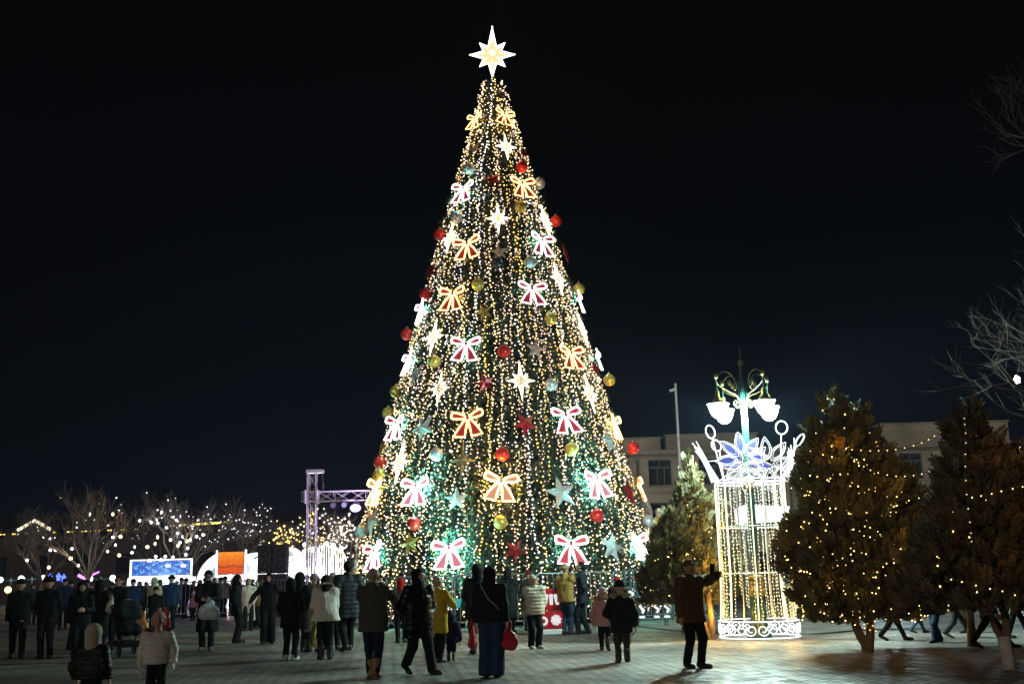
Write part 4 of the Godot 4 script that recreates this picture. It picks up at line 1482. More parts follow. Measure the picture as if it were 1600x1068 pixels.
	for q in [[Vector3(-0.1, 2.6, 0), Vector3(-0.45, 1, 0.05), 2.1], [Vector3(-0.1, 2.4, 0), Vector3(-1.0, 0.6, 0.2), 1.9], [Vector3(-0.1, 2.6, 0), Vector3(-0.75, 0.9, -0.3), 2.2], [Vector3(-0.1, 2.6, 0), Vector3(0.3, 1, 0.1), 2.5], [Vector3(0, 4.2, 0), Vector3(-0.9, 0.5, 0.1), 1.8], [Vector3(0.1, 6.4, 0), Vector3(-0.75, 0.5, 0.1), 1.4], [Vector3(0.15, 8.6, 0), Vector3(-0.8, 0.3, 0.1), 1.7], [Vector3(0.1, 5.3, 0), Vector3(-0.7, 0.7, 0.1), 1.6]]:
		var bo := MB.new()
		grow(bo, tw, tips2, q[0], Vector3(q[1]).normalized(), q[2], 0.035, 4, r2, 1.15, 0.0035)
		part(n, "bough", bo.mesh(), m)
	limb(n, "leader", [Vector3(-0.1, 2.6, 0), Vector3(0.0, 4.2, 0), Vector3(0.15, 6.4, 0), Vector3(0.15, 9.2, 0)], 0.12, 0.03, m)
	part(n, "twigs", tw.mesh(), m, Transform3D(), "stuff")
	flower_light(Vector3(9.10, 4.72, -19.40), 0.085, white, 6.0, "white star-shaped lamp among the leafless branches at the right edge", "", 0.45)
	flower_light(Vector3(8.64, 3.36, -18.60), 0.075, Color(1.0, 0.72, 0.30), 5.0, "amber lamp low in the leafless branches at the right edge", "", 0.4)

# ------------------------------------------------------------------ buildings
func build_building() -> void:
	var z := -75.0
	var t := thing("civic_building", "long cream plastered building of tall windows behind the thujas", "building", Vector3(0, 0, z))
	var wall := paint(Color(0.70, 0.62, 0.47), 0.85, 0, "tint")
	var trim := paint(Color(0.64, 0.57, 0.45), 0.8, 0, "tint")
	var frame := paint(Color(0.20, 0.19, 0.18), 0.6)
	var glass := StandardMaterial3D.new()
	glass.albedo_color = Color(0.10, 0.11, 0.13, 0.35)
	glass.transparency = BaseMaterial3D.TRANSPARENCY_ALPHA
	glass.roughness = 0.08
	glass.metallic_specular = 0.6
	var curtain := paint(Color(0.34, 0.32, 0.29), 0.9, 0, "cloth")
	var curtain_b := paint(Color(0.40, 0.17, 0.06), 0.9, 0, "cloth")
	var x0 := 7.9
	var step := 3.46
	var n := 11
	var x1 := x0 + n * step
	var win := 1.62
	var roof_y := 9.2
	var rows := [[0.9, 2.5], [3.9, 5.95], [7.1, 8.9 - 0.02]]
	# wall built round its openings: piers full height, then bands between
	for k in n + 1:
		var a := x0 if k == 0 else x0 + (k - 1) * step + 1.25 + win
		var b := x0 + k * step + 1.25 if k < n else x1
		var mb := MB.new()
		mb.box(Transform3D(Basis(), Vector3((a + b) / 2, roof_y / 2, -0.2)), Vector3(b - a, roof_y, 0.4))
		part(t, "wall_pier", mb.mesh(), wall)
	for k in n:
		var cx := x0 + k * step + 1.25 + win / 2
		var y := 0.0
		for r in rows + [[roof_y, roof_y]]:
			var mb := MB.new()
			mb.box(Transform3D(Basis(), Vector3(cx, (y + r[0]) / 2, -0.203)), Vector3(win, r[0] - y, 0.4))
			part(t, "wall_band", mb.mesh(), wall)
			y = r[1]
		for ri in 3:
			var lo: float = rows[ri][0]
			var hi: float = rows[ri][1]
			var w := Node3D.new()
			w.name = "window"
			w.position = Vector3(cx, lo, -0.26)
			t.add_child(w, true)
			var fr := MB.new()
			var hh := hi - lo
			for e in [[0, 0.04, win, 0.08], [0, hh - 0.04, win, 0.08], [0, hh * 0.7, win - 0.16, 0.07]]:
				fr.box(Transform3D(Basis(), Vector3(e[0], e[1], 0)), Vector3(e[2], e[3], 0.09))
			for e in [-win / 2 + 0.04, win / 2 - 0.04]:
				fr.box(Transform3D(Basis(), Vector3(e, hh / 2, 0)), Vector3(0.08, hh - 0.16, 0.087))
			fr.box(Transform3D(Basis(), Vector3(-0.18, hh * 0.35, 0)), Vector3(0.07, hh * 0.7 - 0.1, 0.083))
			fr.box(Transform3D(Basis(), Vector3(0.3, hh * 0.35, 0)), Vector3(0.07, hh * 0.7 - 0.1, 0.083))
			fr.box(Transform3D(Basis(), Vector3(0.0, hh * 0.85, 0)), Vector3(0.07, hh * 0.3 - 0.1, 0.083))
			part(w, "frame", fr.mesh(), frame)
			var gl := MB.new()
			for e in [[-0.47, 0.5], [0.06, 0.41], [0.52, 0.37]]:
				gl.box(Transform3D(Basis(), Vector3(e[0], hh * 0.36, -0.03)), Vector3(e[1], hh * 0.62, 0.012))
			gl.box(Transform3D(Basis(), Vector3(-0.38, hh * 0.85, -0.03)), Vector3(0.66, hh * 0.2, 0.012))
			gl.box(Transform3D(Basis(), Vector3(0.38, hh * 0.85, -0.03)), Vector3(0.66, hh * 0.2, 0.012))
			part(w, "pane", gl.mesh(), glass)
			var cu := MB.new()
			var p := PackedVector2Array()
			for j in 15:
				p.append(Vector2(-0.75 + j * 0.045, 0.03 * sin(j * 1.7)))
			for j in 14:
				for s in [0.0, 0.82]:
					cu.quad(Vector3(p[j].x + s, 0.1, -0.07 + p[j].y), Vector3(p[j + 1].x + s, 0.1, -0.07 + p[j + 1].y), Vector3(p[j + 1].x + s, hh - 0.1, -0.07 + p[j + 1].y), Vector3(p[j].x + s, hh - 0.1, -0.07 + p[j].y))
			part(w, "curtain", cu.mesh(), curtain_b if ri == 1 and k == 0 else curtain)
			var sill := MB.new()
			sill.bevel_box(Transform3D(Basis(), Vector3(0, -0.05, 0.3)), Vector3(win + 0.2, 0.09, 0.22), 0.015)
			part(w, "sill", sill.mesh(), trim)
	# cornice, string course, set-back upper parapet with its blocks
	for e in [["cornice", roof_y + 0.15, 0.30, 0.65, 0.28], ["string_course", 6.62, 0.16, 0.16, 0.09], ["plinth", 0.3, 0.6, 0.2, 0.11]]:
		var mb := MB.new()
		mb.bevel_box(Transform3D(Basis(), Vector3((x0 + x1) / 2 - 0.1, e[1], float(e[4]) - 0.02)), Vector3(x1 - x0 + 0.3, e[2], e[3]), 0.03)
		part(t, str(e[0]), mb.mesh(), trim)
	var pb := MB.new()
	pb.box(Transform3D(Basis(), Vector3((x0 + x1) / 2, roof_y / 2 - 0.1, -6.3)), Vector3(x1 - x0 - 0.2, roof_y - 0.3, 11.6))
	part(t, "rear_block", pb.mesh(), wall)
	for e in [[x0 + 1.1, 2.6, 1.05], [x0 + 6.0, 6.4, 1.2], [x0 + 22.5, 9.0, 1.6], [x0 + 32.0, 5.0, 1.1]]:
		var mb := MB.new()
		mb.bevel_box(Transform3D(Basis(), Vector3(e[0], roof_y + 0.3 + float(e[2]) / 2, -2.4)), Vector3(e[1], e[2], 1.6), 0.03)
		part(t, "parapet", mb.mesh(), wall)
		var cp := MB.new()
		cp.bevel_box(Transform3D(Basis(), Vector3(e[0], roof_y + 0.34 + float(e[2]), -2.4)), Vector3(float(e[1]) + 0.2, 0.1, 1.8), 0.02)
		part(t, "coping", cp.mesh(), trim)
	for k: int in [0, 3, 7]:
		var x := x0 + 0.45 + k * step
		rod(t, "drainpipe", Vector3(x, 0, 0.12), Vector3(x, 8.9, 0.12), 0.06, frame)
	for e in [[1, 6.75], [5, 6.75], [6, 3.55], [8, 6.75]]:
		var ac := MB.new()
		ac.bevel_box(Transform3D(Basis(), Vector3(x0 + float(e[0]) * step + 0.62, float(e[1]), 0.19)), Vector3(0.8, 0.56, 0.32), 0.03)
		var acp := part(t, "air_conditioner", ac.mesh(), paint(Color(0.55, 0.55, 0.53), 0.6))
		var fan := MB.new()
		fan.lathe(PackedVector2Array([Vector2(0.0, 0.02), Vector2(0.2, 0.02), Vector2(0.22, 0.0)]), 16, Transform3D(Basis(Vector3.RIGHT, PI / 2), Vector3(x0 + float(e[0]) * step + 0.52, float(e[1]), 0.355)))
		part(acp, "fan_grille", fan.mesh(), frame)
	for e in [[4.6, 0.5], [13.2, 0.9], [27.0, 0.6]]:
		rod(t, "roof_vent", Vector3(x0 + float(e[0]), roof_y + 0.1, -3.6), Vector3(x0 + float(e[0]), roof_y + 1.0 + float(e[1]), -3.6), 0.12, frame)

func build_far_building() -> void:
	var t := thing("low_building", "long dark low building at the far left outlined by yellow light strips", "building", Vector3(-50, 0, -128))
	var wall := paint(Color(0.12, 0.10, 0.08), 0.85, 0, "grain")
	var led := glow(Color(1.0, 0.80, 0.12), 2.4)
	var mb := MB.new()
	mb.box(Transform3D(Basis(), Vector3(0, 3.5, 0)), Vector3(56, 7.0, 10))
	part(t, "wall", mb.mesh(), wall)
	var rf := MB.new()
	rf.prism(PackedVector2Array([Vector2(-5.8, 7.02), Vector2(5.8, 7.02), Vector2(0, 9.2)]), -28.6, 28.6, Transform3D(Basis(Vector3.UP, PI / 2), Vector3.ZERO))
	part(t, "roof", rf.mesh(), paint(Color(0.03, 0.025, 0.025), 0.9))
	var gb := MB.new()
	gb.prism(PackedVector2Array([Vector2(-3.2, 7.0), Vector2(3.2, 7.0), Vector2(3.2, 7.9), Vector2(0, 9.9), Vector2(-3.2, 7.9)]), 4.0, 6.6, Transform3D(Basis(), Vector3(-3.2, -1.1, 0)))
	part(t, "gable", gb.mesh(), wall)
	rod(t, "roof_light_strip", Vector3(-28, 7.05, 6.05), Vector3(-9.3, 7.05, 6.05), 0.14, led)
	for k in 13:
		rod(t, "roof_light_strip", Vector3(-8.6 + k * 1.5, 7.05 + 0.02 * k, 6.7), Vector3(-8.6 + k * 1.5 + rng.randf_range(0.2, 0.8), 7.06 + 0.02 * k, 6.7), 0.055, led)
	rod(t, "roof_light_strip", Vector3(12.0, 7.6, 6.1), Vector3(18.5, 7.8, 6.1), 0.11, led)
	rod(t, "gable_light_strip", Vector3(-5.0, 7.5, 6.75), Vector3(-3.2, 8.5, 6.75), 0.16, glow(Color(1.0, 0.88, 0.6), 3.0))
	rod(t, "gable_light_strip", Vector3(-3.2, 8.5, 6.75), Vector3(-1.4, 7.5, 6.75), 0.16, glow(Color(1.0, 0.88, 0.6), 3.0))
	for k in 12:
		var w := MB.new()
		w.box(Transform3D(Basis(), Vector3(-26 + k * 4.6, 3.6, 5.02)), Vector3(1.6, 2.2, 0.08))
		part(t, "window", w.mesh(), paint(Color(0.02, 0.02, 0.025), 0.15))
	# small globe lamps along the far walk
	for k in 5:
		var q: Vector3 = [Vector3(-42.00, 2.04, -92.00), Vector3(-39.38, 2.09, -90.00), Vector3(-33.02, 1.93, -88.00), Vector3(-30.18, 1.73, -86.00), Vector3(-36.70, 1.26, -80.00)][k]
		var lab: String = ["far twin-globe lamp post at the left edge", "far three-globe lamp post behind the man in the flat cap at the left", "far twin-globe lamp post behind the stroller", "far twin-globe lamp post left of the blue sparkling panel", "small far yellow lamp at the very left edge"][k]
		var l := thing("globe_lamp", lab, "lamp post", Vector3(q.x, 0, q.z), 0, "far globe lamps at the left")
		rod(l, "post", Vector3.ZERO, Vector3(0, q.y + 0.1, 0), 0.05, paint(Color(0.05, 0.07, 0.06), 0.5))
		var c := Color(1.0, 0.85, 0.3) if k == 4 else Color(0.85, 1.0, 1.0)
		for s in ([-0.9, 0.9] if k < 4 else [0.0]):
			rod(l, "arm", Vector3(0, q.y - 0.1, 0), Vector3(s, q.y, 0), 0.03, paint(Color(0.05, 0.07, 0.06), 0.5))
			var g := MB.new()
			g.ball(Vector3(s, q.y, 0), 0.24, 10, 6)
			part(l, "globe", g.mesh(), glow(c, 3.0))
		omni(l, Vector3(0, q.y, 0.4), c, 0.5, 0.2)
	for k in 3:
		var q: Vector3 = [Vector3(-35.40, 2.06, -84.00), Vector3(-34.77, 2.09, -84.00), Vector3(-34.38, 1.99, -84.00)][k]
		var l := part(self, "blue_light_figure", flower_mesh(), glow(Color(0.08, 0.14, 1.0), 3.0), Transform3D(Basis().scaled(Vector3(0.2, 0.34, 0.2)), q))
		tag(l, ["largest blue light figure beyond the heads at the far left", "middle blue light figure beyond the heads at the far left", "smallest blue light figure beyond the heads at the far left"][k], "light figure", "blue light figures")
	var pv := thing("light_arch", "violet swoosh of light beyond the crowd at the left", "light figure", Vector3(-31.09, 2.06, -80.00))
	var am := MB.new()
	am.tube(smooth_path([Vector3(-0.6, 0.1, 0), Vector3(-0.1, -0.12, 0), Vector3(0.4, 0.1, 0), Vector3(0.9, 0.3, 0)], 5), 0.12, 0.05, 6)
	part(pv, "light_tube", am.mesh(), glow(Color(0.6, 0.2, 1.0), 3.0))
	omni(pv, Vector3(0, 0, 0.6), Color(0.65, 0.4, 1.0), 4.0, 0.3)

# ------------------------------------------------------------------ market of lights
func build_market() -> void:
	var white := glow(Color(0.93, 0.96, 1.0), 1.6)
	var steel := paint(Color(0.35, 0.35, 0.37), 0.5, 0.5)
	# blue sparkling panel
	var pa: Vector3 = Vector3(-21.63, 1.95, -62.00)
	var t := thing("sparkle_panel", "long blue sparkling light panel in a white glowing frame", "light panel", Vector3(-19.95, 0, -62), 0.0)
	var bd := MB.new()
	bd.bevel_box(Transform3D(Basis(), Vector3(0, 2.30, -0.08)), Vector3(3.3, 0.84, 0.1), 0.02)
	part(t, "board", bd.mesh(), glow(Color(0.01, 0.05, 0.40), 0.5))
	for e in [[0, 2.75, 3.5, 0.07], [0, 1.84, 3.5, 0.08], [-1.70, 2.29, 0.09, 0.84], [1.70, 2.29, 0.09, 0.84]]:
		var mb := MB.new()
		mb.bevel_box(Transform3D(Basis(), Vector3(e[0], e[1], 0)), Vector3(e[2], e[3], 0.12), 0.02)
		part(t, "light_frame", mb.mesh(), white)
	var ap := MB.new()
	ap.bevel_box(Transform3D(Basis(Vector3.RIGHT, -0.25), Vector3(0.1, 1.58, 0.16)), Vector3(3.8, 0.42, 0.04), 0.01)
	part(t, "light_apron", ap.mesh(), glow(Color(0.95, 0.97, 1.0), 1.7))
	var blue := []
	var cyan := []
	var r := RandomNumberGenerator.new()
	r.seed = 31
	for k in 1500:
		var f := Transform3D(Basis(), Vector3(r.randf_range(-1.62, 1.62), r.randf_range(1.92, 2.68), 0.0))
		var pat := sin(f.origin.x * 9.0 + sin(f.origin.y * 14.0) * 2.0)
		if pat > 0.25 and r.randf() < 0.5:
			cyan.append(f)
		else:
			blue.append(f)
	many(t, "string_of_lights", bulb_mesh(0.024), glow(Color(0.02, 0.16, 0.95), 0.8), blue)
	many(t, "string_of_lights", bulb_mesh(0.022), glow(Color(0.25, 0.75, 1.0), 1.5), cyan)
	for q in [Vector3(-0.62, 2.72, 0.1), Vector3(0.02, 2.74, 0.1), Vector3(0.4, 2.42, 0.06), Vector3(1.25, 2.4, 0.06)]:
		part(t, "light_flower", flower_mesh(), white, Transform3D(Basis().scaled(Vector3(0.19, 0.11, 0.1)), q))
	for s in [-1.6, 1.6]:
		rod(t, "leg", Vector3(s, 0, -0.1), Vector3(s, 1.85, -0.1), 0.04, steel)
	omni(t, Vector3(0, 1.7, 1.2), Color(0.6, 0.75, 1.0), 12.0, 0.4)
	# dome arches left and right of the orange screen
	dome(Vector3(-15.75, 0, -60), 1.6, 3.0, "white glowing dome arch left of the orange screen", white)
	dome(Vector3(-14.4, 0, -61.5), 1.75, 2.95, "white glowing dome arch behind the orange screen", white)
	dome(Vector3(-13.9, 0, -60.5), 0.8, 2.75, "narrow lavender-white arch right of the orange screen", glow(Color(0.80, 0.84, 1.0), 2.2))
	dome(Vector3(-12.45, 0, -58.5), 1.15, 3.15, "white glowing dome arch rising behind the loudspeaker stack", white)
	# orange screen
	var sc := thing("video_screen", "square orange video screen on legs in front of a white dome arch", "screen", Vector3(-15.0, 0, -58))
	var im := Image.create(128, 112, false, Image.FORMAT_RGB8)
	var fn := FastNoiseLite.new()
	fn.seed = 6
	fn.frequency = 0.06
	for y in 112:
		for x in 128:
			var v := clampf(1.0 - y / 112.0 + 0.25 * fn.get_noise_2d(x, y * 0.6), 0.0, 1.0)
			var sp := pow(clampf(fn.get_noise_2d(x * 5.0, y * 5.0 + 300.0) * 1.6, 0.0, 1.0), 2.0) * clampf(v * 1.6 - 0.5, 0.0, 1.0)
			var band := 0.78 if absf(y - 74.0 - 3.0 * sin(x * 0.07)) < 5.0 else 1.0
			im.set_pixel(x, y, Color(minf(1.0, (0.85 + 0.15 * v) * band + sp), minf(1.0, (0.25 + 0.30 * v) * band + sp * 0.8), minf(1.0, 0.02 + 0.10 * v * v + sp * 0.6)))
	var sm := StandardMaterial3D.new()
	sm.albedo_color = Color(0.02, 0.02, 0.02)
	sm.emission_enabled = true
	sm.emission = Color.WHITE
	sm.emission_operator = BaseMaterial3D.EMISSION_OP_MULTIPLY
	sm.emission_texture = ImageTexture.create_from_image(im)
	sm.emission_energy_multiplier = 0.95
	var sb := MB.new()
	for p in [[-0.66, 1.86, 0, 1], [0.66, 1.86, 1, 1], [0.66, 2.98, 1, 0], [-0.66, 2.98, 0, 0]]:
		sb.put(Vector3(p[0], p[1], 0.06), Vector3(0, 0, 1))
		sb.uv.append(Vector2(p[2], p[3]))
	sb.tri(0, 1, 2)
	sb.tri(0, 2, 3)
	part(sc, "display", sb.mesh(), sm)
	var cs := MB.new()
	cs.bevel_box(Transform3D(Basis(), Vector3(0, 2.42, 0)), Vector3(1.38, 1.18, 0.10), 0.02)
	part(sc, "casing", cs.mesh(), paint(Color(0.02, 0.02, 0.02), 0.5))
	for e in [[-0.76, 2.42, 0.08, 1.34], [0.76, 2.42, 0.1, 1.34], [0, 1.74, 1.6, 0.09]]:
		var mb := MB.new()
		mb.bevel_box(Transform3D(Basis(), Vector3(e[0], e[1], 0)), Vector3(e[2], e[3], 0.1), 0.02)
		part(sc, "light_frame", mb.mesh(), white)
	for s in [-0.6, 0.6]:
		rod(sc, "leg", Vector3(s, 0, 0), Vector3(s, 1.8, 0), 0.05, steel)
	omni(sc, Vector3(0, 1.9, 1.2), Color(1.0, 0.8, 0.6), 5.0, 0.4)
	# blazing curtains of light right of the loudspeakers
	var k2 := 0
	for e in [[Vector3(-12.00, 1.81, -60.00), 1.15, 2.75, 0.15], [Vector3(-10.77, 1.78, -58.00), 1.0, 3.1, 0.1], [Vector3(-10.59, 1.78, -61.00), 1.3, 3.3, 0.1], [Vector3(-9.56, 1.75, -59.00), 0.9, 3.0, 0.6], [Vector3(-9.44, 1.75, -62.00), 1.1, 2.4, 0.9]]:
		var q: Vector3 = e[0]
		var w: float = e[1]
		var hh: float = e[2]
		var c := thing("light_curtain", ["leftmost blazing white light curtain, beside the loudspeakers", "second blazing white light curtain, left of the truss column", "tallest blazing white light curtain, behind the truss column", "yellowish blazing light curtain right of the truss column", "small light curtain nearest the Christmas tree"][k2], "light curtain", Vector3(q.x, 0, q.z), 0, "light curtains behind the truss")
		var fr := MB.new()
		fr.tube(smooth_path([Vector3(-w / 2, 0, 0), Vector3(-w / 2, hh * 0.7, 0), Vector3(-w * 0.3, hh * 0.93, 0), Vector3(0, hh, 0), Vector3(w * 0.3, hh * 0.93, 0), Vector3(w / 2, hh * 0.7, 0), Vector3(w / 2, 0, 0)], 5), 0.05, 0.05, 6)
		part(c, "frame", fr.mesh(), white)
		var warm := float(e[3])
		var gm := glow(Color(1.0, 1.0 - 0.22 * warm, 1.0 - 0.70 * warm), 1.7)
		var ns := int(w / 0.125)
		for j in ns:
			var x := -w / 2 + (j + 0.5) * w / ns
			var top := hh * (1.0 - 0.3 * pow(absf(x) / (w / 2), 2.0))
			rod(c, "light_strand", Vector3(x, 0.5, 0), Vector3(x, top, 0), 0.022 + 0.012 * rng.randf(), gm)
		for j in 4:
			part(c, "light_flower", flower_mesh(), white, Transform3D(Basis().scaled(Vector3.ONE * 0.14), Vector3(rng.randf_range(-w / 2, w / 2), hh * rng.randf_range(0.8, 1.08), 0.08)))
		omni(c, Vector3(0, 1.8, 0.7), Color(0.97, 0.92, 0.96), 13.0, 0.4)
		k2 += 1
	# gleaming white awning and the violet kiosk awning near the thujas
	var aw := thing("market_awning", "white awning seen through the light column", "awning", Vector3(8.85, 0, -40))
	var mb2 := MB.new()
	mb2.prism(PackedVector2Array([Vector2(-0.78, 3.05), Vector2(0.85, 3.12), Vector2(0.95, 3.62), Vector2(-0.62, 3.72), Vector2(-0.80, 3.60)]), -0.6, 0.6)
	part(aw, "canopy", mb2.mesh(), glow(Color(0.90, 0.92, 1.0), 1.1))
	for s in [[-0.7, -0.5], [0.8, -0.5], [-0.7, 0.5], [0.8, 0.5]]:
		rod(aw, "leg", Vector3(s[0], 0, s[1]), Vector3(s[0], 3.1, s[1]), 0.03, steel)
	var kw := thing("kiosk", "small kiosk with violet front and white-edged awning behind the Christmas tree's right foot", "kiosk", Vector3(6.5, 0, -42))
	var kb := MB.new()
	kb.bevel_box(Transform3D(Basis(), Vector3(0, 1.1, -0.8)), Vector3(1.3, 2.2, 1.4), 0.03)
	part(kw, "booth", kb.mesh(), paint(Color(0.10, 0.10, 0.13), 0.7))
	var kp := MB.new()
	kp.prism(PackedVector2Array([Vector2(-0.45, 2.95), Vector2(0.42, 3.05), Vector2(0.2, 2.62), Vector2(-0.12, 2.52)]), -0.02, 0.02)
	part(kw, "front_pennant", kp.mesh(), glow(Color(0.20, 0.18, 0.80), 0.8))
	rod(kw, "awning_edge", Vector3(-1.0, 2.88, 0.05), Vector3(0.85, 3.12, 0.05), 0.05, white)
	var ks := MB.new()
	ks.bevel_box(Transform3D(Basis(), Vector3(-0.1, 3.6, -0.9)), Vector3(1.9, 0.5, 0.5), 0.05)
	part(kw, "roof_sign", ks.mesh(), paint(Color(0.6, 0.58, 0.55), 0.6))
	rod(kw, "post", Vector3(-0.72, 0, 0), Vector3(-0.72, 2.9, 0), 0.05, steel)
	# distant floodlights glimpsed through the big thuja
	for e in [[Vector3(14.20, 2.62, -44.00), "left of two white floodlights glimpsed through the big thuja"], [Vector3(14.66, 2.64, -44.00), "right of two white floodlights glimpsed through the big thuja"], [Vector3(17.99, 2.39, -40.00), "white floodlight glimpsed at the right edge through the dark thuja"]]:
		var q: Vector3 = e[0]
		var fl := thing("floodlight", e[1], "floodlight", Vector3(q.x, 0, q.z), 0, "floodlights behind the thujas")
		rod(fl, "post", Vector3.ZERO, Vector3(0, q.y - 0.2, 0), 0.05, steel)
		var hb := MB.new()
		hb.bevel_box(Transform3D(Basis(), Vector3(0, q.y, -0.08)), Vector3(0.42, 0.3, 0.12), 0.02)
		part(fl, "housing", hb.mesh(), paint(Color(0.03, 0.03, 0.03), 0.5))
		var lb := MB.new()
		lb.bevel_box(Transform3D(Basis(), Vector3(0, q.y, 0)), Vector3(0.36, 0.24, 0.03), 0.01)
		part(fl, "lens", lb.mesh(), glow(Color(0.88, 0.98, 1.0), 4.0))
		omni(fl, Vector3(0, q.y, 0.3), Color(0.8, 0.95, 1.0), 7.0, 0.15)

func dome(at: Vector3, r: float, h: float, label: String, m: Material) -> void:
	var t := thing("light_dome", label, "light arch", at, 0, "white light domes of the market")
	for k in 5:
		var z := -0.5 * k
		var mb := MB.new()
		mb.tube(smooth_path([Vector3(-r, 0, z), Vector3(-r, h * 0.45, z), Vector3(-r * 0.82, h * 0.75, z), Vector3(-r * 0.42, h * 0.95, z), Vector3(0, h, z), Vector3(r * 0.42, h * 0.95, z), Vector3(r * 0.82, h * 0.75, z), Vector3(r, h * 0.45, z), Vector3(r, 0, z)], 5), 0.055, 0.055, 6)
		part(t, "arch", mb.mesh(), m)
	for k in 9:
		var a := PI * (k + 0.5) / 9.0
		var p := Vector3(-cos(a) * r * 0.96, minf(h * 0.98, h * (0.45 + 0.55 * sin(a))), 0)
		rod(t, "purlin", p, p + Vector3(0, 0, -2.0), 0.03, m)
	var cl := MB.new()
	cl.lathe(PackedVector2Array([Vector2(0.0, 0.0), Vector2(0.5, 0.0), Vector2(0.94, 0.0)]), 20, Transform3D(Basis(Vector3.RIGHT, PI / 2).scaled_local(Vector3(r, 1, h * 0.5)), Vector3(0, h * 0.5, -2.05)))
	part(t, "back_cloth", cl.mesh(), glow(Color(0.80, 0.86, 1.0), 0.38))
	omni(t, Vector3(0, h * 0.55, 0.8), Color(0.95, 0.92, 0.95), 11.0, 0.4)

# ------------------------------------------------------------------ truss, loudspeakers, flagpole
func truss_run(t: Node3D, a: Vector3, b: Vector3, w: float, side: Vector3, up: Vector3, bays: int, m: Material) -> void:
	for s in [[-1, -1], [-1, 1], [1, -1], [1, 1]]:
		var o: Vector3 = side * (w / 2 * s[0]) + up * (w / 2 * s[1])
		rod(t, "chord", a + o, b + o, 0.021, m)
	for f in 4:
		var p: Vector3 = [side, up, -side, -up][f] * (w / 2)
		var q: Vector3 = [up, -side, -up, side][f] * (w / 2)
		for k in bays:
			var c := a.lerp(b, float(k) / bays)
			var d := a.lerp(b, float(k + 1) / bays)
			rod(t, "brace", c + p - q, d + p + q, 0.0075, m)
			rod(t, "brace", c + p + q, d + p - q, 0.0075, m)
			if k % 2 == 0:
				rod(t, "rung", c + p - q, c + p + q, 0.011, m)

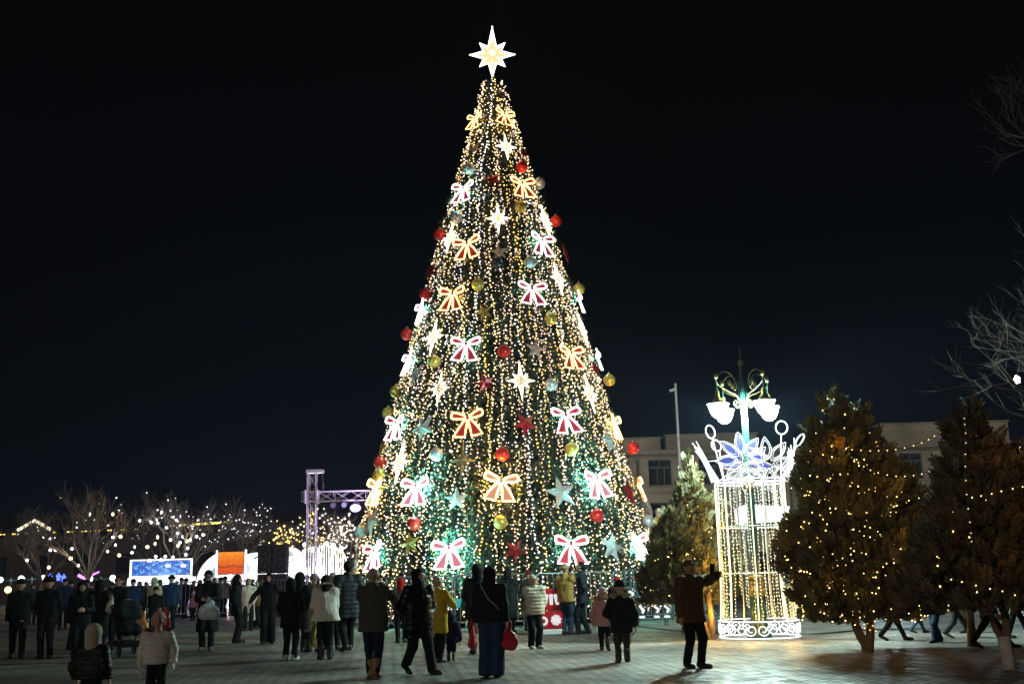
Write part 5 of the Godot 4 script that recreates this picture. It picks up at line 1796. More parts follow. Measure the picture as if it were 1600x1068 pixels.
func build_truss() -> void:
	var m := paint(Color(0.70, 0.68, 0.68), 0.45, 0.15)
	var t := thing("stage_truss", "pale lattice stage truss: upright tower with a beam running behind the tree", "truss", Vector3(-8.57, 0, -46))
	truss_run(t, Vector3(0, 0.1, 0), Vector3(0, 5.85, 0), 0.36, Vector3.RIGHT, Vector3.BACK, 10, m)
	truss_run(t, Vector3(-0.4, 4.87, 0.0), Vector3(9.0, 4.87, 0.0), 0.40, Vector3.UP, Vector3.BACK, 14, m)
	var hd := MB.new()
	hd.bevel_box(Transform3D(Basis(), Vector3(0.12, 5.93, 0)), Vector3(0.72, 0.16, 0.44), 0.03)
	part(t, "tower_head", hd.mesh(), m)
	for s: float in [-1.0, 1.0]:
		var sl := MB.new()
		sl.bevel_box(Transform3D(Basis(), Vector3(0.25 * s, 4.87, 0)), Vector3(0.08, 0.56, 0.56), 0.02)
		part(t, "sleeve_plate", sl.mesh(), m)
	rod(t, "chain", Vector3(0.42, 5.85, 0.05), Vector3(0.5, 5.1, 0.05), 0.022, paint(Color(0.12, 0.12, 0.13), 0.5, 0.6))
	var ho := MB.new()
	ho.bevel_box(Transform3D(Basis(), Vector3(0.47, 5.3, 0.05)), Vector3(0.1, 0.28, 0.1), 0.02)
	part(t, "chain_hoist", ho.mesh(), paint(Color(0.05, 0.05, 0.05), 0.5))
	var bp := MB.new()
	bp.bevel_box(Transform3D(Basis(), Vector3(0, 0.05, 0)), Vector3(0.9, 0.1, 0.9), 0.02)
	part(t, "base_plate", bp.mesh(), m)
	rod(t, "guy_line", Vector3(-0.1, 5.8, 0), Vector3(-0.22, 0.1, -1.4), 0.012, m)
	truss_run(t, Vector3(9.0, 0.1, 0), Vector3(9.0, 5.85, 0), 0.36, Vector3.RIGHT, Vector3.BACK, 14, m)
	# lamps that hang on the beam
	var dark := paint(Color(0.03, 0.03, 0.035), 0.5)
	for e in [[Vector3(-7.60, 4.50, -45.60), 0, "left of two dark spotlights hung on the truss beam"], [Vector3(-7.14, 4.51, -45.60), 0, "right of two dark spotlights hung on the truss beam"], [Vector3(-6.63, 4.35, -45.40), 1, "violet-white glaring stage light hung under the truss beam"]]:
		var q: Vector3 = e[0]
		var l := thing("stage_light", e[2], "stage light", q, 0, "")
		var yk := MB.new()
		yk.tube(smooth_path([Vector3(-0.14, 0.0, 0), Vector3(-0.13, 0.16, 0), Vector3(0, 0.2, 0), Vector3(0.13, 0.16, 0), Vector3(0.14, 0.0, 0)], 4), 0.014, 0.014, 6)
		part(l, "yoke", yk.mesh(), dark)
		rod(l, "clamp", Vector3(0, 0.2, 0), Vector3(0, 0.34, 0), 0.02, dark)
		var can := MB.new()
		can.lathe(PackedVector2Array([Vector2(0, -0.12), Vector2(0.08, -0.12), Vector2(0.12, 0.0), Vector2(0.12, 0.16)]), 14, Transform3D(Basis(Vector3.RIGHT, PI / 2 + 0.3), Vector3.ZERO))
		part(l, "can", can.mesh(), dark)
		if e[1] == 1:
			var ln := MB.new()
			ln.ball(Vector3(0, -0.04, 0.16), 0.19, 14, 8, Vector3(1.2, 0.85, 0.6))
			part(l, "lens", ln.mesh(), glow(Color(0.70, 0.42, 1.0), 2.6))
			omni(l, Vector3(0, -0.05, 0.40), Color(0.84, 0.74, 1.0), 8.0, 0.2)
		else:
			var ln := MB.new()
			ln.lathe(PackedVector2Array([Vector2(0.0, 0.15), Vector2(0.11, 0.15)]), 14, Transform3D(Basis(Vector3.RIGHT, PI / 2 + 0.3), Vector3.ZERO))
			part(l, "lens", ln.mesh(), paint(Color(0.1, 0.1, 0.12), 0.1))
	# loudspeakers, two by two
	for k in 4:
		var x := -10.72 + (k % 2) * 0.62
		var y := 0.55 + (k / 2) * 1.22
		var s := thing("loudspeaker", ["lower left black loudspeaker of the stack of four", "lower right black loudspeaker of the stack of four", "upper left black loudspeaker of the stack of four", "upper right black loudspeaker of the stack of four"][k], "loudspeaker", Vector3(x, y, -47.2), 0, "stack of four loudspeakers")
		var cb := MB.new()
		cb.bevel_box(Transform3D(Basis(), Vector3(0, 0.6, 0)), Vector3(0.6, 1.2, 0.6), 0.02)
		part(s, "cabinet", cb.mesh(), paint(Color(0.035, 0.030, 0.032), 0.7, 0, "grain"))
		var gr := MB.new()
		gr.bevel_box(Transform3D(Basis(), Vector3(0, 0.6, 0.305)), Vector3(0.54, 1.12, 0.03), 0.01)
		part(s, "grille", gr.mesh(), paint(Color(0.05, 0.042, 0.046), 0.6, 0.2))
		for y2 in [0.35, 0.88]:
			var cn := MB.new()
			cn.lathe(PackedVector2Array([Vector2(0.0, 0.0), Vector2(0.06, 0.015), Vector2(0.19, 0.02), Vector2(0.21, 0.0)]), 18, Transform3D(Basis(Vector3.RIGHT, PI / 2), Vector3(0, y2, 0.322)))
			part(s, "driver", cn.mesh(), paint(Color(0.02, 0.02, 0.02), 0.4))
		if k == 2:
			var bd := MB.new()
			bd.box(Transform3D(Basis(), Vector3(-0.05, 0.06, 0.325)), Vector3(0.2, 0.03, 0.01))
			part(s, "badge", bd.mesh(), paint(Color(0.7, 0.75, 0.75), 0.4))
	var rs := thing("speaker_riser", "dark riser under the stack of four loudspeakers", "riser", Vector3(-10.41, 0, -47.2))
	var rb := MB.new()
	rb.bevel_box(Transform3D(Basis(), Vector3(0, 0.27, 0)), Vector3(1.5, 0.54, 0.9), 0.02)
	part(rs, "deck", rb.mesh(), paint(Color(0.05, 0.05, 0.05), 0.7))
	# flagpole with a camera
	var fp := thing("flagpole", "tall slender white pole with a small camera on top, before the building", "pole", Vector3(6.80, 0, -45))
	var pm := MB.new()
	pm.lathe(PackedVector2Array([Vector2(0.14, 0), Vector2(0.14, 0.1), Vector2(0.07, 0.12), Vector2(0.06, 4.0), Vector2(0.045, 9.1), Vector2(0.0, 9.14)]), 12)
	part(fp, "post", pm.mesh(), paint(Color(0.72, 0.68, 0.72), 0.5))
	var cm := MB.new()
	cm.bevel_box(Transform3D(Basis(Vector3.BACK, 0.3), Vector3(-0.16, 8.83, 0.05)), Vector3(0.22, 0.1, 0.1), 0.02)
	cm.tube(PackedVector3Array([Vector3(0, 8.95, 0), Vector3(-0.12, 8.88, 0.05)]), 0.02, 0.02, 6)
	part(fp, "camera", cm.mesh(), paint(Color(0.6, 0.6, 0.6), 0.5))

# ------------------------------------------------------------------ barriers
func barrier_proto(w: float, h: float, bars: int, m: Material) -> Node3D:
	var t := Node3D.new()
	t.name = numbered("crowd_barrier")
	add_child(t)
	var fr := MB.new()
	var p := PackedVector3Array()
	for c in [[w / 2 - 0.1, h - 0.1, 0.0], [-w / 2 + 0.1, h - 0.1, PI / 2], [-w / 2 + 0.1, 0.32, PI], [w / 2 - 0.1, 0.32, PI * 1.5]]:
		for j in 5:
			var a: float = c[2] + PI / 2 * j / 4.0
			p.append(Vector3(c[0] + cos(a) * 0.1, c[1] + sin(a) * 0.1, 0))
	fr.tube(p, 0.021, 0.021, 7, true)
	part(t, "frame", fr.mesh(), m)
	for k in bars:
		var x := -w / 2 + w * (k + 1) / (bars + 1)
		rod(t, "bar", Vector3(x, 0.23, 0), Vector3(x, h, 0), 0.010, m)
	for s: float in [-1.0, 1.0]:
		var ft := MB.new()
		ft.tube(smooth_path([Vector3(s * w * 0.36, 0.02, 0.30), Vector3(s * w * 0.36, 0.20, 0.14), Vector3(s * w * 0.36, 0.24, 0), Vector3(s * w * 0.36, 0.20, -0.14), Vector3(s * w * 0.36, 0.02, -0.30)], 4), 0.018, 0.018, 6)
		part(t, "foot", ft.mesh(), m)
	return t

func build_barriers() -> void:
	var m := paint(Color(0.34, 0.36, 0.37), 0.35, 0.75)
	var b0 := barrier_proto(2.25, 1.5, 13, m)
	var ring := "barriers ringing the Christmas tree"
	var lab := ["crowd barrier at the tree's foot behind the man in the cream beanie", "crowd barrier behind the woman in the glossy black coat", "crowd barrier behind the toddler in navy", "crowd barrier behind the woman in jeans", "crowd barrier behind the woman in the cream puffer", "crowd barrier behind the couple looking up", "crowd barrier behind the girl in pink and the boy in the parka"]
	for k in 7:
		var phi := -41.0 + k * 19.6
		var a := deg_to_rad(phi)
		var at := TREE + Vector3(sin(a) * 6.72, 0, cos(a) * 6.72)
		if k == 0:
			b0.position = at
			b0.rotation.y = a
			tag(b0, lab[0], "barrier", ring)
		else:
			copy(b0, at, a, lab[k], ring, "crowd_barrier")
	var lab2 := ["crowd barrier before the market at its left end, beside the man in navy", "crowd barrier before the market behind the man looking at his phone", "crowd barrier before the market behind the man seen from the side", "crowd barrier before the market left of the hooded woman's hand", "crowd barrier before the market behind the pair in black", "crowd barrier before the market at its right end by the tall man"]
	for k in 6:
		copy(b0, Vector3(-14.4 + k * 2.42, 0, -46.6 + 0.12 * k), rng.randf_range(-0.05, 0.05), lab2[k], "barriers before the market", "crowd_barrier")
	# lower teal barriers with pale ornaments, right of the tree
	var teal := paint(Color(0.04, 0.11, 0.12), 0.4, 0.4)
	var t0 := barrier_proto(1.3, 1.05, 9, teal)
	t0.position = Vector3(3.55, 0, -30.6)
	tag(t0, "low teal barrier with white light ornaments left of the man in the brown parka", "barrier", "low teal barriers")
	var pale := glow(Color(0.85, 0.95, 1.0), 1.1)
	for x in [-0.48, -0.2, 0.2, 0.48]:
		var mb := MB.new()
		mb.tube(smooth_path([Vector3(x - 0.06, 0.96, 0.04), Vector3(x + 0.06, 0.90, 0.04), Vector3(x - 0.05, 0.76, 0.04), Vector3(x + 0.06, 0.66, 0.04), Vector3(x - 0.05, 0.56, 0.04), Vector3(x + 0.05, 0.46, 0.04), Vector3(x, 0.38, 0.04)], 5), 0.034, 0.034, 6)
		part(t0, "light_ornament", mb.mesh(), pale)
		var cap := MB.new()
		cap.bevel_box(Transform3D(Basis(), Vector3(x, 0.27, 0.05)), Vector3(0.16, 0.06, 0.1), 0.02)
		part(t0, "white_cap", cap.mesh(), pale)
	var t1 := barrier_proto(1.3, 1.05, 9, teal)
	t1.position = Vector3(5.0, 0, -30.2)
	tag(t1, "low teal barrier between the man's brown parka and the light column", "barrier", "low teal barriers")
	# tall teal posts of the old fence by the tree's right foot
	for k in 3:
		var g := thing("fence_post", ["leftmost tall teal post by the tree's right foot", "middle tall teal post by the tree's right foot", "rightmost tall teal post by the tree's right foot"][k], "post", Vector3(3.0 + 0.16 * k, 0, -31.4), 0, "tall teal posts")
		rod(g, "shaft", Vector3.ZERO, Vector3(0, 1.5, 0), 0.028, teal)
		var kn := MB.new()
		kn.ball(Vector3(0, 1.53, 0), 0.045, 8, 5)
		part(g, "knob", kn.mesh(), teal)

# ------------------------------------------------------------------ people
const SKIN := Color(0.42, 0.25, 0.17)

func head_proto() -> MB:   # one unit from chin to crown, centre at the origin, face towards +z
	if protos.has("head"):
		return protos["head"]
	var f := Field.new(Vector3(-0.55, -0.95, -0.6), Vector3(0.55, 0.62, 0.62), 0.032)
	f.cap(Vector3(0, 0.12, -0.06), Vector3(0, 0.13, 0.03), 0.375, 0.365, 0.1)
	f.cap(Vector3(0, -0.08, 0.08), Vector3(0, -0.32, 0.16), 0.27, 0.155, 0.14)
	f.cap(Vector3(-0.17, -0.10, 0.16), Vector3(-0.08, -0.30, 0.18), 0.12, 0.10, 0.1)
	f.cap(Vector3(0.17, -0.10, 0.16), Vector3(0.08, -0.30, 0.18), 0.12, 0.10, 0.1)
	f.cap(Vector3(0, -0.25, -0.08), Vector3(0, -0.9, -0.10), 0.20, 0.22, 0.1)
	for s: float in [-1.0, 1.0]:
		f.cap(Vector3(s * 0.37, 0.06, -0.04), Vector3(s * 0.36, -0.10, -0.01), 0.055, 0.045, 0.04)
		f.cap(Vector3(s * 0.15, 0.04, 0.43), Vector3(s * 0.15, 0.04, 0.43), 0.085, 0.085, 0.06, 1.0, true)
		f.cap(Vector3(s * 0.15, 0.035, 0.335), Vector3(s * 0.15, 0.035, 0.335), 0.062, 0.062, 0.01)
		f.cap(Vector3(s * 0.07, 0.12, 0.385), Vector3(s * 0.23, 0.115, 0.33), 0.04, 0.035, 0.06)
	f.cap(Vector3(0, 0.07, 0.385), Vector3(0, -0.09, 0.47), 0.035, 0.065, 0.05)
	f.cap(Vector3(-0.09, -0.225, 0.315), Vector3(0.09, -0.225, 0.315), 0.032, 0.032, 0.03)
	f.cap(Vector3(0, -0.22, 0.35), Vector3(0, -0.225, 0.35), 0.035, 0.035, 0.04)
	var mb := f.net(MB.new())
	for p in mb.v:
		var c := Color.WHITE
		for s: float in [-1.0, 1.0]:
			var e := Vector3(s * 0.15, 0.035, 0.335)
			if p.distance_to(e) < 0.078 and p.z > 0.34:
				c = Color(1.6, 2.4, 3.2) if Vector2(p.x - e.x, p.y - e.y).length() > 0.032 else Color(0.08, 0.07, 0.07)
			if absf(p.y - 0.135) < 0.028 and absf(p.x - s * 0.15) < 0.11 and p.z > 0.3:
				c = Color(0.12, 0.10, 0.09)
		if absf(p.y + 0.225) < 0.035 and absf(p.x) < 0.11 and p.z > 0.33:
			c = Color(0.85, 0.42, 0.42)
		elif p.z > 0.28 and p.y < 0.0 and p.y > -0.14 and absf(p.x) > 0.1:
			c = Color(1.1, 0.85, 0.8)
		mb.c.append(c)
	protos["head"] = mb
	return mb

func hand_proto() -> MB:   # a right hand hanging from the wrist at the origin, along -y, palm towards -x; one unit long
	if protos.has("hand"):
		return protos["hand"]
	var f := Field.new(Vector3(-0.45, -1.1, -0.45), Vector3(0.3, 0.25, 0.45), 0.036)
	f.cap(Vector3(0, 0.15, 0), Vector3(0, -0.05, 0), 0.14, 0.13, 0.05)
	for k in 4:
		var z := 0.16 - 0.105 * k
		f.cap(Vector3(0, -0.1, z * 0.6), Vector3(-0.01, -0.46, z), 0.10, 0.085, 0.06)
	for k in 4:
		var z := 0.17 - 0.115 * k
		var l: float = [0.42, 0.48, 0.45, 0.36][k]
		var a := Vector3(-0.02, -0.48, z)
		var b := a + Vector3(-0.05 - 0.03 * k, -l * 0.48, 0.01 - 0.004 * k)
		var c := b + Vector3(-0.11, -l * 0.34, 0)
		var d := c + Vector3(-0.10, -l * 0.12, 0)
		f.cap(a, b, 0.058, 0.052, 0.02)
		f.cap(b, c, 0.052, 0.047, 0.015)
		f.cap(c, d, 0.047, 0.04, 0.015)
	f.cap(Vector3(-0.02, -0.14, 0.13), Vector3(-0.12, -0.34, 0.27), 0.085, 0.066, 0.05)
	f.cap(Vector3(-0.12, -0.34, 0.27), Vector3(-0.19, -0.52, 0.26), 0.062, 0.05, 0.02)
	var mb := f.net(MB.new())
	for p in mb.v:
		mb.c.append(Color.WHITE)
	protos["hand"] = mb
	return mb

func shoe_proto(boot: bool) -> ArrayMesh:   # sole at y 0, toes towards +z, in metres for an adult
	var key := "boot" if boot else "shoe"
	if not protos.has(key):
		var f := Field.new(Vector3(-0.1, -0.03, -0.16), Vector3(0.1, 0.34, 0.26), 0.014)
		f.cap(Vector3(0, 0.045, -0.07), Vector3(0, 0.03, 0.15), 0.046, 0.046, 0.03)
		f.cap(Vector3(0, 0.05, 0.0), Vector3(0, 0.09, -0.05), 0.05, 0.052, 0.04)
		f.cap(Vector3(-0.012, 0.03, 0.09), Vector3(0.0, 0.03, 0.15), 0.05, 0.042, 0.02)
		if boot:
			f.cap(Vector3(0, 0.1, -0.045), Vector3(0, 0.27, -0.05), 0.055, 0.068, 0.03)
			f.above(0.28)
		f.below(0.0)
		protos[key] = f.net(MB.new()).mesh()
	return protos[key]

func hat_proto(kind: String) -> ArrayMesh:   # in head units
	if protos.has(kind):
		return protos[kind]
	var f := Field.new(Vector3(-0.75, -1.15, -0.85), Vector3(0.75, 0.85, 0.85), 0.045)
	match kind:
		"beanie":
			f.cap(Vector3(0, 0.12, -0.06), Vector3(0, 0.22, -0.06), 0.425, 0.40, 0.1)
			f.cap(Vector3(0, 0.42, -0.09), Vector3(0, 0.47, -0.1), 0.16, 0.12, 0.15)
			f.below(0.14)
			f.quilt(0.055, 0.02)
			for k in 14:
				var a := TAU * k / 14.0
				var b := TAU * (k + 1) / 14.0
				f.cap(Vector3(sin(a) * 0.39, 0.16, cos(a) * 0.40 - 0.05), Vector3(sin(b) * 0.39, 0.16, cos(b) * 0.40 - 0.05), 0.062, 0.062, 0.06)
		"pompom":
			f.cap(Vector3(0, 0.12, -0.06), Vector3(0, 0.22, -0.06), 0.425, 0.40, 0.1)
			f.below(0.10)
			for k in 14:
				var a := TAU * k / 14.0
				var b := TAU * (k + 1) / 14.0
				f.cap(Vector3(sin(a) * 0.39, 0.15, cos(a) * 0.40 - 0.05), Vector3(sin(b) * 0.39, 0.15, cos(b) * 0.40 - 0.05), 0.068, 0.068, 0.06)
			f.cap(Vector3(0, 0.70, -0.08), Vector3(0, 0.71, -0.08), 0.13, 0.13, 0.02)
			for s: float in [-1.0, 1.0]:
				f.cap(Vector3(s * 0.39, 0.1, 0.0), Vector3(s * 0.36, -0.26, 0.06), 0.09, 0.06, 0.04)
		"cap":
			f.cap(Vector3(0, 0.20, -0.08), Vector3(0, 0.26, 0.0), 0.43, 0.42, 0.08)
			f.below(0.16)
			f.cap(Vector3(-0.16, 0.20, 0.36), Vector3(0.16, 0.20, 0.36), 0.13, 0.13, 0.05, 1.3)
			f.cap(Vector3(-0.2, 0.02, 0.5), Vector3(0.2, 0.02, 0.5), 0.16, 0.16, 0.02, 1.0, true)
		"fur_hat":
			f.cap(Vector3(0, 0.2, -0.06), Vector3(0, 0.36, -0.06), 0.43, 0.36, 0.1)
			f.below(0.14)
			for k in 16:
				var a := TAU * k / 16.0
				f.cap(Vector3(sin(a) * 0.42, 0.24, cos(a) * 0.43 - 0.05), Vector3(sin(a) * 0.43, 0.32, cos(a) * 0.44 - 0.05), 0.13 + 0.02 * sin(k * 5.0), 0.12, 0.03)
		"hood":
			f.cap(Vector3(0, 0.1, -0.10), Vector3(0, 0.16, -0.06), 0.50, 0.48, 0.1)
			f.cap(Vector3(0, -0.2, -0.12), Vector3(0, -0.55, -0.10), 0.46, 0.46, 0.12)
			f.cap(Vector3(0, -0.8, -0.06), Vector3(0, -0.82, -0.06), 0.50, 0.50, 0.15, 0.8)
			f.cap(Vector3(0, 0.02, 0.48), Vector3(0, -0.18, 0.56), 0.34, 0.28, 0.05, 1.0, true)
		"hair":
			f.cap(Vector3(0, 0.15, -0.09), Vector3(0, 0.16, -0.05), 0.415, 0.40, 0.1)
			f.cap(Vector3(0, 0.0, -0.2), Vector3(0, -0.2, -0.2), 0.30, 0.22, 0.1)
			f.cap(Vector3(0, -0.06, 0.42), Vector3(0, 0.02, 0.46), 0.33, 0.33, 0.06, 1.0, true)
		"long_hair":
			f.cap(Vector3(0, 0.14, -0.09), Vector3(0, 0.15, -0.05), 0.43, 0.42, 0.1)
			f.cap(Vector3(-0.16, 0.0, -0.16), Vector3(-0.22, -0.85, -0.26), 0.30, 0.20, 0.12)
			f.cap(Vector3(0.16, 0.0, -0.16), Vector3(0.22, -0.9, -0.26), 0.30, 0.20, 0.12)
			f.cap(Vector3(0, -0.2, -0.28), Vector3(0.02, -1.0, -0.36), 0.24, 0.17, 0.12)
			f.cap(Vector3(0, -0.06, 0.42), Vector3(0, -0.1, 0.46), 0.33, 0.33, 0.06, 1.0, true)
	protos[kind] = f.net(MB.new()).mesh()
	return protos[kind]

func fur_proto(lying: bool) -> ArrayMesh:   # the fur edge of a hood, round the face or lying on the shoulders, in head units
	var key := "fur_lying" if lying else "fur_up"
	if protos.has(key):
		return protos[key]
	var mb := MB.new()
	var r := RandomNumberGenerator.new()
	r.seed = 8
	for k in 420:
		var a := TAU * r.randf()
		var c: Vector3
		var o: Vector3
		if lying:
			if cos(a) > 0.75:
				continue
			c = Vector3(sin(a) * 0.62, -0.58 - 0.10 * cos(a), cos(a) * 0.46 - 0.12)
			o = Vector3(sin(a), 0.7, cos(a))
		else:
			c = Vector3(sin(a) * 0.43, cos(a) * 0.47 - 0.08, 0.34 - 0.1 * absf(cos(a)))
			o = Vector3(sin(a), cos(a), 0.55)
		o = (o.normalized() + Vector3(r.randf_range(-0.6, 0.6), r.randf_range(-0.6, 0.6), r.randf_range(-0.6, 0.6))).normalized()
		var w := o.cross(Vector3(r.randf(), r.randf(), 1)).normalized() * 0.045
		mb.flat(c - w, c + w, c + o * r.randf_range(0.16, 0.27))
		mb.flat(c + w, c - w, c + o.rotated(w.normalized(), 0.5) * 0.18)
	protos[key] = mb.mesh()
	return protos[key]

func joint(a: Vector3, b: Vector3, l1: float, l2: float, bend: Vector3) -> Vector3:   # the elbow or knee between two ends
	var d := b - a
	var l := clampf(d.length(), 0.02, (l1 + l2) * 0.999)
	var u := d.normalized()
	var x := (l1 * l1 - l2 * l2 + l * l) / (2.0 * l)
	var h := sqrt(maxf(l1 * l1 - x * x, 0.0))
	var side := (bend - u * bend.dot(u)).normalized()
	return a + u * x + side * h

# o: coat, coat_len (hem height as a share of the height), puff, bulk, trousers, wide, shoes, boot, hat, hat_color, hair, fur, skin,
#    stride (left foot ahead), lift (of the rear heel), left, right (hands: "down", "pocket", "front", "up", "hold" or a Vector3 as a share of the height), lean, nod, turn, child
func person(at: Vector3, ht: float, yaw: float, label: String, o: Dictionary, group := "") -> Node3D:
	var t := thing("person", label, "person", at, deg_to_rad(yaw), group)
	var kid: bool = o.get("child", false)
	var s := ht
	var hh := ht / (5.6 if kid else 7.3)
	var bulk: float = o.get("bulk", 0.0) + (0.012 if o.get("puff", false) else 0.0)
	var lean: float = o.get("lean", 0.0)
	var stride: float = float(o.get("stride", 0.0)) * s
	var drop := absf(stride) * 0.10
	var hip_y := s * (0.46 if kid else 0.515) - drop
	var sh_y := ht - hh * (1.42 if kid else 1.36) - drop
	var sw := s * (0.118 if kid else 0.108)
	var hw := s * 0.052
	var tilt := Transform3D(Basis(Vector3.RIGHT, lean), Vector3(0, hip_y, 0)) * Transform3D(Basis(), Vector3(0, -hip_y, 0))
	var sh_l := tilt * Vector3(sw, sh_y, 0)
	var sh_r := tilt * Vector3(-sw, sh_y, 0)
	var chest := tilt * Vector3(0, sh_y - s * 0.09, 0)
	var neck := tilt * Vector3(0, sh_y + s * 0.02, 0)
	var head_c := neck + tilt.basis * Vector3(0, hh * 0.84, hh * 0.08)
	var head_b := Basis(Vector3.UP, deg_to_rad(o.get("turn", 0.0))) * Basis(Vector3.RIGHT, lean * 0.4 + deg_to_rad(o.get("nod", 0.0)))
	# legs
	var ank := s * 0.048
	var leg := hip_y - ank
	var feet := []
	var knees := []
	var hips := []
	var spread: float = o.get("spread", 0.055)
	for sd: float in [1.0, -1.0]:
		var hp := Vector3(sd * hw, hip_y, 0)
		var fwd := stride * 0.5 * sd
		var lift := 0.0
		if fwd < 0:
			lift = float(o.get("lift", 0.0)) * s
		var ft := Vector3(sd * spread * s, ank + lift, fwd)
		hips.append(hp)
		feet.append(ft)
		knees.append(joint(hp, ft, leg * 0.52, leg * 0.52, Vector3(sd * 0.1, 0, 1)))
	# arms
	var hands := []
	var elbows := []
	var k2 := 0
	for sd: float in [1.0, -1.0]:
		var want = o.get("left" if sd > 0 else "right", "down")
		var h := Vector3(sd * (0.178 if kid else 0.158), 0.455, 0.02)
		var bend := Vector3(sd * 0.5, -0.2, -1)
		if want is Vector3:
			h = want
		else:
			match want:
				"pocket":
					h = Vector3(sd * 0.092, 0.520, 0.022)
					bend = Vector3(sd * 1.0, -0.2, -0.8)
				"front":
					h = Vector3(sd * 0.035, 0.66, 0.17)
					bend = Vector3(sd * 0.7, -1, -0.3)
				"up":
					h = Vector3(sd * 0.04, 0.86, 0.17)
					bend = Vector3(sd * 0.8, -1, 0.1)
				"hold":
					h = Vector3(sd * 0.155, 0.44, 0.03)
				"swing":
					h = Vector3(sd * 0.145, 0.46, -0.07 * signf(stride + 0.001) * sd)
		h = tilt * (h * s)
		var sh: Vector3 = sh_l if sd > 0 else sh_r
		var ul := s * 0.168
		var fl := s * 0.150
		var e := joint(sh, h, ul, fl, bend)
		if (h - sh).length() > (ul + fl) * 0.99:
			h = sh + (h - sh).normalized() * (ul + fl) * 0.99
		hands.append(h)
		elbows.append(e)
	# the body: one skin from crown to ankles, with head and hands meshed finer
	var lo := Vector3(99, 0.0, 99)
	var hi := Vector3(-99, ht * 0.9, -99)
	for p in hands + elbows + feet + knees + [sh_l, sh_r]:
		lo = lo.min(p)
		hi = hi.max(p)
	lo -= Vector3(0.22, 0.05, 0.26)
	hi += Vector3(0.22, 0.12, 0.26)
	lo.y = 0.0
	var bf := Field.new(lo, hi, 0.034)
	bf.cap(chest, Vector3(0, hip_y + 0.02 * s, 0), s * 0.068, s * 0.066, 0.05, 0.75)
	bf.cap(sh_l, sh_r, s * 0.036, s * 0.036, 0.05)
	bf.cap(chest, neck + Vector3(0, hh * 0.2, 0), s * 0.05, s * 0.035, 0.05)
	for k in 2:
		bf.cap(hips[k], knees[k], s * 0.048, s * 0.033, 0.03)
		bf.cap(knees[k], feet[k], s * 0.032, s * 0.024, 0.02)
		bf.cap(sh_l if k == 0 else sh_r, elbows[k], s * 0.028, s * 0.023, 0.03)
		bf.cap(elbows[k], hands[k], s * 0.022, s * 0.019, 0.02)
	var body := bf.net(MB.new())
	var skin: Color = o.get("skin", SKIN)
	for p in body.v.size():
		body.c.append(skin)
	var hx := Transform3D(head_b.scaled_local(Vector3.ONE * hh), head_c)
	body.join(head_proto(), hx, skin)
	for k in 2:
		var dir: Vector3 = (hands[k] - elbows[k]).normalized()
		var sd := 1.0 if k == 0 else -1.0
		var y := -dir
		var x := Vector3(1, 0, 0) - y * y.x
		if x.length() < 0.2:
			x = Vector3(0, 0, 1) - y * y.z
		x = x.normalized()
		var hl := hh * 0.80
		var hb := Basis(x * hl * sd, y * hl, x.cross(y) * hl)
		body.join(hand_proto(), Transform3D(hb, hands[k]), o.get("gloves", skin))
	part(t, "body", body.mesh(), vertex_paint(0.55))
	# trousers
	var crease := FastNoiseLite.new()
	crease.seed = int(at.x * 100.0)
	crease.frequency = 1.0
	var wide: float = o.get("wide", 0.0)
	var tf := Field.new(Vector3(lo.x, 0, lo.z), Vector3(hi.x, hip_y + 0.16 * s, hi.z), 0.027)
	for k in 2:
		tf.cap(hips[k], knees[k], s * (0.062 + wide * 0.2), s * (0.046 + wide * 0.5), 0.04)
		tf.cap(knees[k], feet[k] + Vector3(0, -0.01, 0), s * (0.044 + wide * 0.5), s * (0.040 + wide), 0.03)
	tf.cap(Vector3(-hw * 0.5, hip_y + 0.03 * s, 0), Vector3(hw * 0.5, hip_y + 0.03 * s, 0), s * 0.068, s * 0.068, 0.05, 0.8)
	tf.folds(crease, 0.012, Vector3(5, 7.5, 5))
	tf.below(0.02 * s)
	part(t, "trousers", tf.net(MB.new()).mesh(), paint(o.get("trousers", Color(0.008, 0.008, 0.010)), 0.85, 0, "cloth"))
	# shoes
	var boot: bool = o.get("boot", false)
	for k in 2:
		var fp: Vector3 = feet[k]
		var raise := fp.y - ank
		var pitch := clampf(raise / (0.10 * s), 0.0, 1.0) * 0.9
		var sd := 1.0 if k == 0 else -1.0
		var sb := Basis(Vector3.UP, sd * 0.18) * Basis(Vector3.RIGHT, pitch)
		part(t, "shoe", shoe_proto(boot), paint(o.get("shoes", Color(0.012, 0.011, 0.011)), 0.5), Transform3D(sb.scaled_local(Vector3.ONE * s / 1.72), Vector3(fp.x, raise * 0.72, fp.z + 0.02 * s)))
	# coat
	var hem: float = float(o.get("coat_len", 0.46)) * s
	var cf := Field.new(Vector3(lo.x, maxf(hem - 0.1, 0.0), lo.z), hi, 0.024)
	var tor := s * (0.082 + bulk)
	cf.cap(chest + tilt.basis * Vector3(sw * 0.36, 0, 0), Vector3(hw * 0.7, hip_y + 0.04 * s, 0), tor, tor * 0.98, 0.06, 0.80)
	cf.cap(chest - tilt.basis * Vector3(sw * 0.36, 0, 0), Vector3(-hw * 0.7, hip_y + 0.04 * s, 0), tor, tor * 0.98, 0.06, 0.80)
	cf.cap(sh_l, sh_r, s * (0.046 + bulk * 0.6), s * (0.046 + bulk * 0.6), 0.06)
	var flare: float = o.get("flare", 0.004)
	cf.cap(Vector3(hw * 0.7, hip_y + 0.04 * s, 0), Vector3(hw * 0.9 + flare * s, hem - 0.03, 0), tor * 0.98, tor * 1.02 + flare * s, 0.06, 0.82)
	cf.cap(Vector3(-hw * 0.7, hip_y + 0.04 * s, 0), Vector3(-hw * 0.9 - flare * s, hem - 0.03, 0), tor * 0.98, tor * 1.02 + flare * s, 0.06, 0.82)
